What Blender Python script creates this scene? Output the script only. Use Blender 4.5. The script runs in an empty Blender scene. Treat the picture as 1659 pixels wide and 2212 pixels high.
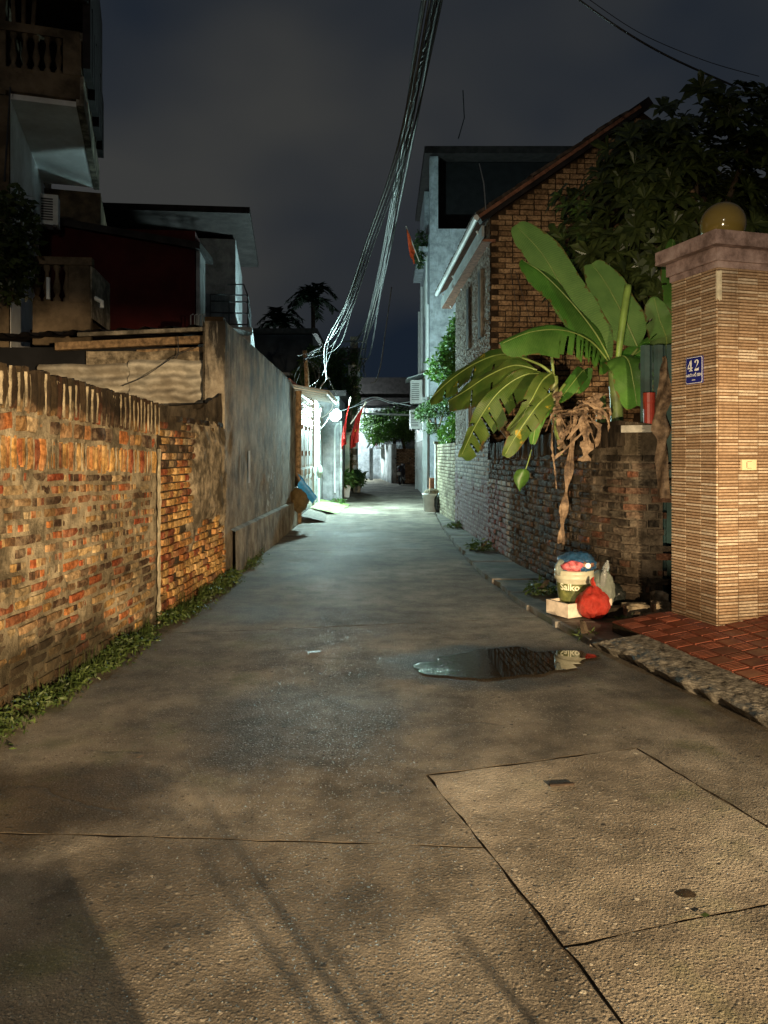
import bpy, bmesh, math, random
import numpy as np
from mathutils import Vector, Matrix, noise as mnoise

random.seed(7)
R = math.radians
sc = bpy.context.scene
COL = sc.collection

# ------------------------------------------------------------------ camera
cam_d = bpy.data.cameras.new("camera")
cam_d.sensor_fit = 'VERTICAL'
cam_d.sensor_height = 24.0
cam_d.lens = 24.0 * 1662.0 / 2212.0
cam_d.shift_y = -126.0 / 2212.0
cam_d.clip_start = 0.05
cam_d.clip_end = 500.0
cam = bpy.data.objects.new("camera", cam_d)
COL.objects.link(cam)
cam.location = (0, 0, 1.5)
cam.rotation_euler = (R(90), 0, 0)
sc.camera = cam

# ------------------------------------------------------------------ night sky
world = bpy.data.worlds.new("World")
sc.world = world
world.use_nodes = True
wt = world.node_tree
wt.nodes.clear()
w_out = wt.nodes.new('ShaderNodeOutputWorld')
w_bg = wt.nodes.new('ShaderNodeBackground')
w_tc = wt.nodes.new('ShaderNodeTexCoord')
w_mp = wt.nodes.new('ShaderNodeMapping')
w_mp.inputs['Scale'].default_value = (1.0, 1.0, 1.6)
w_nz = wt.nodes.new('ShaderNodeTexNoise')
w_nz.inputs['Scale'].default_value = 2.1
w_nz.inputs['Detail'].default_value = 3.0
w_nz.inputs['Roughness'].default_value = 0.45
w_rp = wt.nodes.new('ShaderNodeValToRGB')
w_rp.color_ramp.elements[0].position = 0.36
w_rp.color_ramp.elements[0].color = (0.0085, 0.0140, 0.0240, 1)
w_rp.color_ramp.elements[1].position = 0.64
w_rp.color_ramp.elements[1].color = (0.0400, 0.0410, 0.0400, 1)
wt.links.new(w_tc.outputs['Generated'], w_mp.inputs['Vector'])
wt.links.new(w_mp.outputs['Vector'], w_nz.inputs['Vector'])
wt.links.new(w_nz.outputs['Fac'], w_rp.inputs['Fac'])
wt.links.new(w_rp.outputs['Color'], w_bg.inputs['Color'])
w_bg.inputs['Strength'].default_value = 1.0
wt.links.new(w_bg.outputs['Background'], w_out.inputs['Surface'])

# lamp positions (each lamp is built with its fixture below)
LAMP_STREET = Vector((-1.30, 20.9, 2.55))      # cold white lamp over the lane
LAMP_GATE = Vector((2.95, -3.30, 1.15))         # assumed warm lamp on an added gate pillar behind
LAMP_BIKE = Vector((-1.45, -3.75, 0.78))        # assumed motorbike headlight behind
P_STREET = 3300.0                               # emission of the lamp globe
P_GATE = 9500.0
P_BIKE = 4000.0
P_BACK = 550.0

sc.view_settings.view_transform = 'Standard'
sc.view_settings.look = 'None'
sc.view_settings.exposure = 0.0
sc.view_settings.gamma = 1.0
sc.view_settings.use_curve_mapping = False
sc.cycles.use_denoising = True
sc.cycles.max_bounces = 6
sc.cycles.sample_clamp_indirect = 4.0
sc.cycles.blur_glossy = 0.5

# ------------------------------------------------------------------ helpers
F_, CX_, HZ_, EYE = 1662.0, 829.5, 980.0, 1.5
def at(px, py, Y):
    return Vector(((px - CX_) / F_ * Y, Y, EYE - (py - HZ_) / F_ * Y))
def gr(px, py, z=0.0):
    Y = F_ * (EYE - z) / (py - HZ_)
    return Vector(((px - CX_) / F_ * Y, Y, z))
def V(*a): return Vector(a)
def rnd(a, b): return random.uniform(a, b)
def lerp(a, b, t): return a + (b - a) * t
def interp(x, pts):
    if x <= pts[0][0]: return pts[0][1]
    for (x0, y0), (x1, y1) in zip(pts, pts[1:]):
        if x <= x1: return lerp(y0, y1, (x - x0) / (x1 - x0))
    return pts[-1][1]
def nz(x, y=0.0, z=0.0, s=1.0): return mnoise.noise(Vector((x * s, y * s, z * s)))
def srgb(r, g, b):
    f = lambda c: (c / 255 / 12.92) if c / 255 <= 0.04045 else ((c / 255 + 0.055) / 1.055) ** 2.4
    return (f(r), f(g), f(b), 1.0)

BASE = {}      # object -> world position of its origin

def tag(o, label=None, cat=None, group=None, kind=None):
    if label: o["label"] = label
    if cat: o["category"] = cat
    if group: o["group"] = group
    if kind: o["kind"] = kind
    return o
def thing(name, label, cat, base=(0, 0, 0), group=None):
    o = bpy.data.objects.new(name, None)
    COL.objects.link(o)
    o.empty_display_size = 0.2
    o.location = base
    BASE[o] = Vector(base)
    return tag(o, label, cat, group)

class MB:
    def __init__(s): s.v = []; s.f = []; s.m = []; s.mi = 0
    def face(s, idx): s.f.append(tuple(idx)); s.m.append(s.mi)
    def poly(s, pts):
        b = len(s.v); s.v += [Vector(p) for p in pts]; s.face(range(b, b + len(pts)))
    def add(s, verts, faces):
        b = len(s.v); s.v += [Vector(p) for p in verts]
        for f in faces: s.face([b + i for i in f])
    def obox(s, c, a, b, d):
        c, a, b, d = Vector(c), Vector(a), Vector(b), Vector(d)
        vs = [c + a * i + b * j + d * k for k in (-1, 1) for j in (-1, 1) for i in (-1, 1)]
        s.add(vs, [(0, 2, 3, 1), (4, 5, 7, 6), (0, 1, 5, 4), (2, 6, 7, 3), (0, 4, 6, 2), (1, 3, 7, 5)])
        return s
    def box(s, x0, x1, y0, y1, z0, z1):
        return s.obox(((x0 + x1) / 2, (y0 + y1) / 2, (z0 + z1) / 2), ((x1 - x0) / 2, 0, 0), (0, (y1 - y0) / 2, 0), (0, 0, (z1 - z0) / 2))
    def rbox(s, c, sx, sy, sz, ang=0.0):
        ca, sa = math.cos(ang), math.sin(ang)
        return s.obox(c, (sx / 2 * ca, sx / 2 * sa, 0), (-sy / 2 * sa, sy / 2 * ca, 0), (0, 0, sz / 2))
    def wallbox(s, p, q, th, z0, z1, z1b=None):
        # wall from p to q (xy), thickness th to the left of p->q, top z1 at p and z1b at q
        z1b = z1 if z1b is None else z1b
        p, q = Vector((p[0], p[1])), Vector((q[0], q[1]))
        d = (q - p).normalized(); n = Vector((-d.y, d.x)) * th
        a, b, c2, e = p, q, q + n, p + n
        vs = [(a.x, a.y, z0), (b.x, b.y, z0), (c2.x, c2.y, z0), (e.x, e.y, z0), (a.x, a.y, z1), (b.x, b.y, z1b), (c2.x, c2.y, z1b), (e.x, e.y, z1)]
        s.add(vs, [(0, 3, 2, 1), (4, 5, 6, 7), (0, 1, 5, 4), (1, 2, 6, 5), (2, 3, 7, 6), (3, 0, 4, 7)])
        return s
    def tube(s, pts, r, n=8, cap=True):
        pts = [Vector(p) for p in pts]
        k = len(pts); rs = r if isinstance(r, (list, tuple)) else [r] * k
        b = len(s.v); prev = None
        for i, p in enumerate(pts):
            t = (pts[min(i + 1, k - 1)] - pts[max(i - 1, 0)])
            t = t.normalized() if t.length > 1e-9 else Vector((0, 0, 1))
            if prev is None:
                u = t.orthogonal().normalized()
            else:
                u = prev - t * prev.dot(t)
                u = u.normalized() if u.length > 1e-6 else t.orthogonal().normalized()
            prev = u; w = t.cross(u)
            for j in range(n):
                a = 2 * math.pi * j / n
                s.v.append(p + (u * math.cos(a) + w * math.sin(a)) * rs[i])
        for i in range(k - 1):
            for j in range(n):
                s.face((b + i * n + j, b + i * n + (j + 1) % n, b + (i + 1) * n + (j + 1) % n, b + (i + 1) * n + j))
        if cap:
            s.face([b + j for j in reversed(range(n))]); s.face([b + (k - 1) * n + j for j in range(n)])
        return s
    def ball(s, c, r, seg=16, rings=10, sc3=(1, 1, 1), fn=None):
        c = Vector(c); b = len(s.v)
        for i in range(rings + 1):
            th = math.pi * i / rings
            for j in range(seg):
                ph = 2 * math.pi * j / seg
                d = Vector((math.sin(th) * math.cos(ph), math.sin(th) * math.sin(ph), math.cos(th)))
                k = fn(d) if fn else 1.0
                s.v.append(c + Vector((d.x * sc3[0], d.y * sc3[1], d.z * sc3[2])) * (r * k))
        for i in range(rings):
            for j in range(seg):
                s.face((b + i * seg + j, b + (i + 1) * seg + j, b + (i + 1) * seg + (j + 1) % seg, b + i * seg + (j + 1) % seg))
        return s
    def lathe(s, c, prof, n=20, axis=None):
        c = Vector(c); b = len(s.v); k = len(prof)
        ax = Vector(axis).normalized() if axis else Vector((0, 0, 1))
        u = ax.orthogonal().normalized() if axis else Vector((1, 0, 0)); w = ax.cross(u)
        for (r, h) in prof:
            for j in range(n):
                a = 2 * math.pi * j / n
                s.v.append(c + ax * h + (u * math.cos(a) + w * math.sin(a)) * r)
        for i in range(k - 1):
            for j in range(n):
                s.face((b + i * n + j, b + i * n + (j + 1) % n, b + (i + 1) * n + (j + 1) % n, b + (i + 1) * n + j))
        return s
    def grid(s, fn, nu, nv):
        b = len(s.v)
        for i in range(nu + 1):
            for j in range(nv + 1): s.v.append(Vector(fn(i / nu, j / nv)))
        for i in range(nu):
            for j in range(nv):
                a = b + i * (nv + 1) + j
                s.face((a, a + nv + 1, a + nv + 2, a + 1))
        return s
    def prism(s, pts, z0, z1):
        n = len(pts); b = len(s.v)
        s.v += [Vector((p[0], p[1], z0)) for p in pts] + [Vector((p[0], p[1], z1)) for p in pts]
        s.face([b + i for i in reversed(range(n))]); s.face([b + n + i for i in range(n)])
        for i in range(n): s.face((b + i, b + (i + 1) % n, b + n + (i + 1) % n, b + n + i))
        return s
    def build(s, name, mats, parent=None, smooth=False, loc=None):
        mats = mats if isinstance(mats, (list, tuple)) else [mats]
        me = bpy.data.meshes.new(name)
        if parent is not None: base = BASE[parent]
        elif loc is not None: base = Vector(loc)
        else:
            xs = [p.x for p in s.v]; ys = [p.y for p in s.v]; zs = [p.z for p in s.v]
            base = Vector(((min(xs) + max(xs)) / 2, (min(ys) + max(ys)) / 2, min(zs)))
        me.from_pydata([tuple(p - base) for p in s.v], [], s.f)
        for m in mats: me.materials.append(m)
        if len(mats) > 1: me.polygons.foreach_set("material_index", s.m)
        if smooth: me.polygons.foreach_set("use_smooth", [True] * len(me.polygons))
        me.update()
        o = bpy.data.objects.new(name, me)
        COL.objects.link(o)
        if parent is not None:
            o.parent = parent; BASE[o] = Vector(base)
        else:
            o.location = base; BASE[o] = Vector(base)
        return o

def bez(pts, n):
    # Catmull-Rom through points
    P = [Vector(p) for p in pts]; out = []
    k = len(P) - 1
    for i in range(n + 1):
        t = i / n * k; a = min(int(t), k - 1); u = t - a
        p0 = P[max(a - 1, 0)]; p1 = P[a]; p2 = P[a + 1]; p3 = P[min(a + 2, k)]
        out.append(0.5 * ((2 * p1) + (p2 - p0) * u + (2 * p0 - 5 * p1 + 4 * p2 - p3) * u * u + (3 * p1 - p0 - 3 * p2 + p3) * u ** 3))
    return out

# ------------------------------------------------------------------ material helpers
class NT:
    def __init__(s, name):
        s.mat = bpy.data.materials.new(name); s.mat.use_nodes = True
        s.t = s.mat.node_tree; s.t.nodes.clear()
        s.out = s.t.nodes.new('ShaderNodeOutputMaterial')
        s.p = s.t.nodes.new('ShaderNodeBsdfPrincipled')
        s.t.links.new(s.p.outputs[0], s.out.inputs[0])
        s.geo = s.t.nodes.new('ShaderNodeNewGeometry')
        s.pos = s.geo.outputs['Position']
    def n(s, t): return s.t.nodes.new(t)
    def l(s, a, b): s.t.links.new(a, b)
    def put(s, sock, val):
        if isinstance(val, bpy.types.NodeSocket): s.l(val, sock)
        elif val is not None:
            if sock.type == 'RGBA' and not isinstance(val, (int, float)):
                val = tuple(val) if len(val) == 4 else tuple(val) + (1.0,)
            elif sock.type == 'RGBA': val = (val, val, val, 1)
            sock.default_value = val
    def map(s, scale=(1, 1, 1), loc=(0, 0, 0), vec=None, rot=(0, 0, 0)):
        m = s.n('ShaderNodeMapping'); s.l(vec or s.pos, m.inputs['Vector'])
        m.inputs['Scale'].default_value = scale; m.inputs['Location'].default_value = loc; m.inputs['Rotation'].default_value = rot
        return m.outputs[0]
    def noise(s, scale, detail=4.0, rough=0.55, vec=None, dist=0.0):
        m = s.n('ShaderNodeTexNoise'); s.l(vec or s.pos, m.inputs['Vector'])
        m.inputs['Scale'].default_value = scale; m.inputs['Detail'].default_value = detail
        m.inputs['Roughness'].default_value = rough; m.inputs['Distortion'].default_value = dist
        return m.outputs['Fac']
    def voro(s, scale, vec=None, feat='F1', out='Distance'):
        m = s.n('ShaderNodeTexVoronoi'); m.feature = feat; s.l(vec or s.pos, m.inputs['Vector'])
        m.inputs['Scale'].default_value = scale
        return m.outputs[out]
    def ramp(s, fac, stops, interp=None):
        m = s.n('ShaderNodeValToRGB'); s.l(fac, m.inputs['Fac']); cr = m.color_ramp
        if interp: cr.interpolation = interp
        while len(cr.elements) > 1: cr.elements.remove(cr.elements[0])
        cr.elements[0].position = stops[0][0]
        c = stops[0][1]; cr.elements[0].color = (c, c, c, 1) if isinstance(c, (int, float)) else tuple(c[:3]) + (1,)
        for p, c in stops[1:]:
            e = cr.elements.new(p); e.color = (c, c, c, 1) if isinstance(c, (int, float)) else tuple(c[:3]) + (1,)
        return m.outputs[0]
    def mix(s, fac, a, b, mode='MIX'):
        m = s.n('ShaderNodeMix'); m.data_type = 'RGBA'; m.blend_type = mode
        s.put(m.inputs[0], fac); s.put(m.inputs[6], a); s.put(m.inputs[7], b)
        return m.outputs[2]
    def math(s, op, a, b=None, clamp=False):
        m = s.n('ShaderNodeMath'); m.operation = op; m.use_clamp = clamp
        s.put(m.inputs[0], a)
        if b is not None: s.put(m.inputs[1], b)
        return m.outputs[0]
    def xyz(s, vec=None):
        m = s.n('ShaderNodeSeparateXYZ'); s.l(vec or s.pos, m.inputs[0]); return m.outputs
    def bump(s, h, strength=0.5, dist=0.01, nrm=None):
        m = s.n('ShaderNodeBump'); s.put(m.inputs['Height'], h)
        m.inputs['Strength'].default_value = strength; m.inputs['Distance'].default_value = dist
        if nrm: s.l(nrm, m.inputs['Normal'])
        return m.outputs[0]
    def rand(s):
        o = s.n('ShaderNodeObjectInfo')
        return s.math('FRACT', s.math('ADD', o.outputs['Random'], s.math('MULTIPLY', s.geo.outputs['Random Per Island'], 7.31)))
    def ell(s, cx, cy, rx, ry, rot=0.0, soft=0.5, nzs=3.0, nza=0.5):
        # ~1 inside a ragged ellipse on the ground, 0 outside
        m = s.n('ShaderNodeMapping'); m.vector_type = 'TEXTURE'; s.l(s.pos, m.inputs['Vector'])
        m.inputs['Location'].default_value = (cx, cy, 0); m.inputs['Rotation'].default_value = (0, 0, rot); m.inputs['Scale'].default_value = (rx, ry, 1000.0)
        ln = s.n('ShaderNodeVectorMath'); ln.operation = 'LENGTH'; s.l(m.outputs[0], ln.inputs[0])
        d = s.math('ADD', ln.outputs['Value'], s.math('MULTIPLY', s.math('SUBTRACT', s.noise(nzs, 4, 0.6), 0.5), nza))
        return s.math('SUBTRACT', 1.0, s.math('DIVIDE', s.math('SUBTRACT', d, 1 - soft), soft), clamp=True)
    def fin(s, color=None, rough=None, normal=None, metal=None, spec=None, trans=None, emit=None, estr=None, sheen=None, coat=None, alpha=None, sub=None):
        i = s.p.inputs
        s.put(i['Base Color'], color)
        if rough is not None: s.put(i['Roughness'], rough)
        if normal is not None: s.l(normal, i['Normal'])
        if metal is not None: s.put(i['Metallic'], metal)
        if spec is not None: s.put(i['Specular IOR Level'], spec)
        if trans is not None: s.put(i['Transmission Weight'], trans)
        if emit is not None: s.put(i['Emission Color'], emit); s.put(i['Emission Strength'], estr)
        if coat is not None: s.put(i['Coat Weight'], coat)
        if alpha is not None: s.put(i['Alpha'], alpha)
        return s.mat
    def translucent(s, color, w):
        tr = s.n('ShaderNodeBsdfTranslucent'); s.put(tr.inputs['Color'], color)
        mx = s.n('ShaderNodeMixShader'); mx.inputs[0].default_value = w
        s.l(s.p.outputs[0], mx.inputs[1]); s.l(tr.outputs[0], mx.inputs[2]); s.l(mx.outputs[0], s.out.inputs[0])

def simple(name, col, rough=0.7, var=0.25, scale=6.0, bump=0.15, bdist=0.004, metal=None, spec=None, dirt=None):
    m = NT(name)
    if spec is None and rough > 0.65: spec = 0.15
    a = m.noise(scale, 5, 0.6)
    k = m.ramp(a, [(0.38, 1 - var * 1.2), (0.62, 1 + var * 1.2)])
    c = m.mix(1.0, col, k, 'MULTIPLY')
    if dirt:
        d = m.ramp(m.noise(scale * 0.35, 6, 0.65), [(0.46, 0.0), (0.60, 1.0)])
        c = m.mix(m.math('MULTIPLY', d, dirt[1]), c, dirt[0])
    return m.fin(c, rough, m.bump(m.noise(scale * 9, 4, 0.6), bump, bdist), metal, spec)

M = {}
# --- road concrete: worn, aggregate showing, damp in places, darker mid-lane
def mk_road():
    m = NT('road_concrete')
    tint = m.n('ShaderNodeObjectInfo').outputs['Color']
    big = m.noise(0.8, 6, 0.62); mid = m.noise(3.4, 8, 0.68); fine = m.noise(75, 4, 0.65); grit = m.noise(210, 2, 0.6)
    c = m.ramp(big, [(0.38, (0.110, 0.092, 0.070)), (0.50, (0.175, 0.150, 0.118)), (0.62, (0.255, 0.226, 0.184))])
    c = m.mix(0.75, c, m.ramp(mid, [(0.37, 0.42), (0.5, 0.95), (0.63, 1.40)]), 'MULTIPLY')
    c = m.mix(0.6, c, m.ramp(grit, [(0.36, 0.45), (0.64, 1.5)]), 'MULTIPLY')
    wear = m.noise(1.1, 6, 0.65, m.map((1, 1, 1), (11, 4, 0)))
    stones = glint = peb = None
    for (sc_, th, hi) in ((95, 0.60, 0.85), (46, 0.80, 0.9), (27, 0.93, 1.0)):
        v = m.voro(sc_, out='Color'); vd = m.voro(sc_)
        vx = m.n('ShaderNodeSeparateColor'); m.l(v, vx.inputs[0])
        col = m.ramp(vx.outputs[0], [(0.0, (0.035, 0.030, 0.026)), (0.45, (0.10, 0.088, 0.072)), (0.75, (0.20, 0.175, 0.145)), (1.0, (0.36, 0.33, 0.27))])
        k = m.math('MULTIPLY', m.ramp(m.math('ADD', vd, m.math('MULTIPLY', m.math('SUBTRACT', fine, 0.5), 0.25)), [(0.22, 1.0), (0.36, 0.0)]), m.ramp(m.math('ADD', vx.outputs[1], m.math('MULTIPLY', m.math('SUBTRACT', wear, 0.5), 1.1)), [(th, 0.0), (th + 0.06, hi)]))
        c = m.mix(k, c, col); stones = k if stones is None else m.math('MAXIMUM', stones, k)
        gl_ = m.math('MULTIPLY', m.ramp(vd, [(0.30, 1.0), (0.42, 0.0)]), m.ramp(vx.outputs[2], [(0.72, 0.0), (0.95, 1.0)]))
        glint = gl_ if glint is None else glint
        peb = m.math('MULTIPLY', m.math('SUBTRACT', 0.5, vd), vx.outputs[0]) if peb is None else peb
    # a few wandering hair cracks
    wob = m.n('ShaderNodeMix'); wob.data_type = 'VECTOR'
    nv = m.n('ShaderNodeTexNoise'); m.l(m.pos, nv.inputs['Vector']); nv.inputs['Scale'].default_value = 2.3; nv.inputs['Detail'].default_value = 6
    wob.inputs[0].default_value = 0.28; m.l(m.pos, wob.inputs[4]); m.l(nv.outputs['Color'], wob.inputs[5])
    ed = m.n('ShaderNodeTexVoronoi'); ed.feature = 'DISTANCE_TO_EDGE'; ed.inputs['Scale'].default_value = 0.55; m.l(wob.outputs[1], ed.inputs['Vector'])
    crack = m.math('MULTIPLY', m.ramp(ed.outputs['Distance'], [(0.0015, 1.0), (0.006, 0.0)]), m.ramp(m.noise(0.7, 3, 0.5, m.map((1, 1, 1), (2, 8, 0))), [(0.56, 0.0), (0.62, 0.35)]))
    c = m.mix(crack, c, (0.022, 0.017, 0.012, 1))
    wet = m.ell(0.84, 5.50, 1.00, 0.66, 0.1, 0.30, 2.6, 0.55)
    damp = m.math('MAXIMUM', wet, m.math('MULTIPLY', m.ell(-0.40, 4.3, 1.15, 1.15, 0.3, 0.6, 1.9, 1.1), 0.75))  # mid-lane oval: darker and smoother concrete
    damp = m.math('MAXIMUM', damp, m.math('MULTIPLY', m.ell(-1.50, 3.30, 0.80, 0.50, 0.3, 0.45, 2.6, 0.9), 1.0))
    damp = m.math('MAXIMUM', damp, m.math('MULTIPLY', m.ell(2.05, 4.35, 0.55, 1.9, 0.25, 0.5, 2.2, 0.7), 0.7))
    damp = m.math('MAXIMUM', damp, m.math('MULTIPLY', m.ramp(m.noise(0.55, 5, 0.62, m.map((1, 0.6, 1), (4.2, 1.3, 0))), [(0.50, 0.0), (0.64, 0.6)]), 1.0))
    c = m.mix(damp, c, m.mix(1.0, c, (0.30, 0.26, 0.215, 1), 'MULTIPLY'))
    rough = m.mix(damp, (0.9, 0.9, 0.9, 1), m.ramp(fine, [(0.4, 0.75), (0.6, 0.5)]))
    rough = m.mix(glint, rough, (0.36, 0.36, 0.36, 1))
    moss = m.math('MULTIPLY', m.ramp(m.noise(1.6, 5, 0.65), [(0.54, 0.0), (0.68, 0.6)]), m.ramp(m.math('ABSOLUTE', m.xyz()[0]), [(0.5, 0.0), (0.95, 1.0)]))
    c = m.mix(moss, c, (0.085, 0.092, 0.036, 1))
    c = m.mix(1.0, c, tint, 'MULTIPLY')
    h = m.math('ADD', m.math('ADD', m.math('MULTIPLY', peb, 0.75), m.math('MULTIPLY', fine, 0.5)), m.math('ADD', m.math('MULTIPLY', stones, 0.35), m.math('ADD', m.math('MULTIPLY', grit, 0.3), m.math('MULTIPLY', crack, -1.5))))
    nrm = m.bump(h, 0.7, 0.007)
    return m.fin(c, rough, nrm, spec=m.math('ADD', 0.18, m.math('MULTIPLY', glint, 0.32)))
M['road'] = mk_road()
M['soil'] = simple('soil', (0.045, 0.036, 0.026), 0.95, 0.4, 9, 0.6, 0.01)

def mk_verge():
    m = NT('drain_cover_concrete')
    c = m.ramp(m.noise(3.1, 6, 0.65), [(0.38, (0.05, 0.044, 0.036)), (0.52, (0.115, 0.10, 0.083)), (0.64, (0.2, 0.18, 0.15))])
    moss = m.ramp(m.noise(2.3, 5, 0.65, m.map((1, 1, 1), (3, 9, 0))), [(0.48, 0.0), (0.66, 0.8)])
    c = m.mix(moss, c, (0.05, 0.065, 0.02, 1))
    return m.fin(c, m.ramp(m.noise(6), [(0.3, 0.6), (0.7, 0.85)]), m.bump(m.noise(45, 5, 0.65), 0.7, 0.008))
M['verge'] = mk_verge()

def mk_kerb():
    m = NT('rough_cement')
    a = m.noise(17, 8, 0.75, m.map((1, 1, 2.0)))
    c = m.ramp(a, [(0.36, (0.055, 0.049, 0.040)), (0.50, (0.16, 0.145, 0.12)), (0.64, (0.28, 0.255, 0.215))])
    return m.fin(c, 0.85, m.bump(m.math('ADD', m.noise(22, 6, 0.7), m.math('MULTIPLY', m.noise(90, 3), 0.3)), 0.7, 0.012), spec=0.15)
M['kerb'] = mk_kerb()

# --- bricks
def mk_brick(name, stops, dust=(0.34, 0.27, 0.18), dust_amt=0.55, foot_z=0.5, foot_amt=0.9, top_z=None, rough=0.85, grime=0.75):
    m = NT(name)
    r = m.rand()
    c = m.ramp(r, stops)
    g = m.noise(28, 5, 0.65)
    c = m.mix(0.8, c, m.ramp(g, [(0.38, 0.38), (0.62, 1.45)]), 'MULTIPLY')
    d = m.math('MULTIPLY', m.ramp(m.noise(7, 6, 0.7), [(0.46, 0.0), (0.64, 1.0)]), dust_amt)
    c = m.mix(d, c, tuple(dust) + (1,))
    z = m.xyz()[2]
    if foot_amt > 0:
        a = m.math('SUBTRACT', m.math('ADD', m.math('MULTIPLY', m.noise(1.5, 6, 0.65), 1.6), m.math('ADD', -0.40, m.math('MULTIPLY', m.math('SUBTRACT', 5.6, m.xyz()[1]), 0.09), clamp=False)), m.math('DIVIDE', z, foot_z * 2))  # darker towards the foot and towards the near end
        k = m.math('MULTIPLY', m.ramp(a, [(0.02, 0.0), (0.22, 1.0)]), foot_amt)
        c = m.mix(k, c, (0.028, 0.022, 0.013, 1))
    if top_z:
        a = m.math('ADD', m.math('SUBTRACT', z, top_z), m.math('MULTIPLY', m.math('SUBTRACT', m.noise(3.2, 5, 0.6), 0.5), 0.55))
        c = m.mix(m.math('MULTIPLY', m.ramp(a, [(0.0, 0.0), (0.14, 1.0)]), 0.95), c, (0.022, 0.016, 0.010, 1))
    gm = m.ramp(m.noise(2.1, 9, 0.72, m.map((1, 1, 1), (7, 3, 5))), [(0.42, 0.0), (0.60, grime)])
    c = m.mix(gm, c, m.mix(1.0, c, (0.26, 0.23, 0.20, 1), 'MULTIPLY'))
    return m.fin(c, rough, m.bump(m.math('ADD', m.noise(70, 5, 0.65), m.noise(24, 5, 0.7)), 0.9, 0.009), spec=0.15)
OCH = (0.52, 0.30, 0.10); RED = (0.33, 0.075, 0.03); ORG = (0.48, 0.19, 0.06); DRK = (0.085, 0.05, 0.032); BEI = (0.46, 0.36, 0.21); BRN = (0.21, 0.12, 0.06)
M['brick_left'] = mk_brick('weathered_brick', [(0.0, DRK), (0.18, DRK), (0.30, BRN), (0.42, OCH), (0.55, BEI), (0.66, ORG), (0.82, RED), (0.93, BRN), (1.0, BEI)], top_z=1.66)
M['brick_yellow'] = mk_brick('yellow_brick', [(0.0, ORG), (0.3, OCH), (0.75, (0.58, 0.36, 0.14)), (0.88, RED), (1.0, BRN)], dust_amt=0.35, foot_amt=0.45, top_z=1.62)
M['brick_gable'] = mk_brick('gable_brick', [(0.0, (0.20, 0.12, 0.062)), (0.3, (0.38, 0.235, 0.125)), (0.7, (0.45, 0.29, 0.16)), (1.0, (0.30, 0.17, 0.09))], dust=(0.2, 0.13, 0.08), dust_amt=0.25, foot_amt=0.0)
M['brick_right'] = mk_brick('mouldy_brick', [(0.0, (0.020, 0.016, 0.012)), (0.35, (0.055, 0.040, 0.028)), (0.6, (0.10, 0.076, 0.054)), (0.8, (0.13, 0.052, 0.028)), (0.9, (0.07, 0.05, 0.035)), (1.0, (0.17, 0.135, 0.10))], dust=(0.13, 0.11, 0.08), dust_amt=0.5, foot_z=0.6, foot_amt=0.5, top_z=1.38)
M['brick_far'] = mk_brick('far_brick', [(0.0, (0.26, 0.15, 0.09)), (0.5, (0.36, 0.22, 0.13)), (1.0, (0.42, 0.28, 0.18))], dust_amt=0.3, foot_amt=0.3)
def mk_mortar(name, col, dark=0.5, top_z=None, footz=0.5):
    m = NT(name)
    c = m.ramp(m.noise(6, 7, 0.68), [(0.38, tuple(x * dark for x in col)), (0.5, col), (0.63, tuple(min(1, x * 1.45) for x in col))])
    z = m.xyz()[2]
    a = m.math('SUBTRACT', m.math('ADD', m.math('MULTIPLY', m.noise(1.5, 6, 0.65), 1.6), m.math('ADD', -0.40, m.math('MULTIPLY', m.math('SUBTRACT', 5.6, m.xyz()[1]), 0.09))), m.math('DIVIDE', z, footz * 2))  # same darkening low down and at the near end
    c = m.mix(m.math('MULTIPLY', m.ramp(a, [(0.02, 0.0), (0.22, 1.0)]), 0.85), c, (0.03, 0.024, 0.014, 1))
    if top_z:
        a = m.math('ADD', m.math('SUBTRACT', z, top_z), m.math('MULTIPLY', m.math('SUBTRACT', m.noise(3.2, 5, 0.6), 0.5), 0.55))
        c = m.mix(m.math('MULTIPLY', m.ramp(a, [(0.0, 0.0), (0.14, 1.0)]), 0.6), c, (0.045, 0.036, 0.022, 1))
    gm = m.ramp(m.noise(2.1, 9, 0.72, m.map((1, 1, 1), (7, 3, 5))), [(0.46, 0.0), (0.62, 0.7)])
    c = m.mix(gm, c, m.mix(1.0, c, (0.30, 0.27, 0.23, 1), 'MULTIPLY'))
    return m.fin(c, 0.92, m.bump(m.math('ADD', m.noise(30, 6, 0.7), m.noise(110, 3)), 1.0, 0.016), spec=0.1)
M['mortar'] = mk_mortar('mortar', (0.30, 0.25, 0.17), 0.45, None)
M['mortar_dark'] = mk_mortar('dark_mortar', (0.085, 0.066, 0.045), 0.5)
M['mortar_gable'] = mk_mortar('gable_mortar', (0.06, 0.04, 0.025), 0.6)

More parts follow.
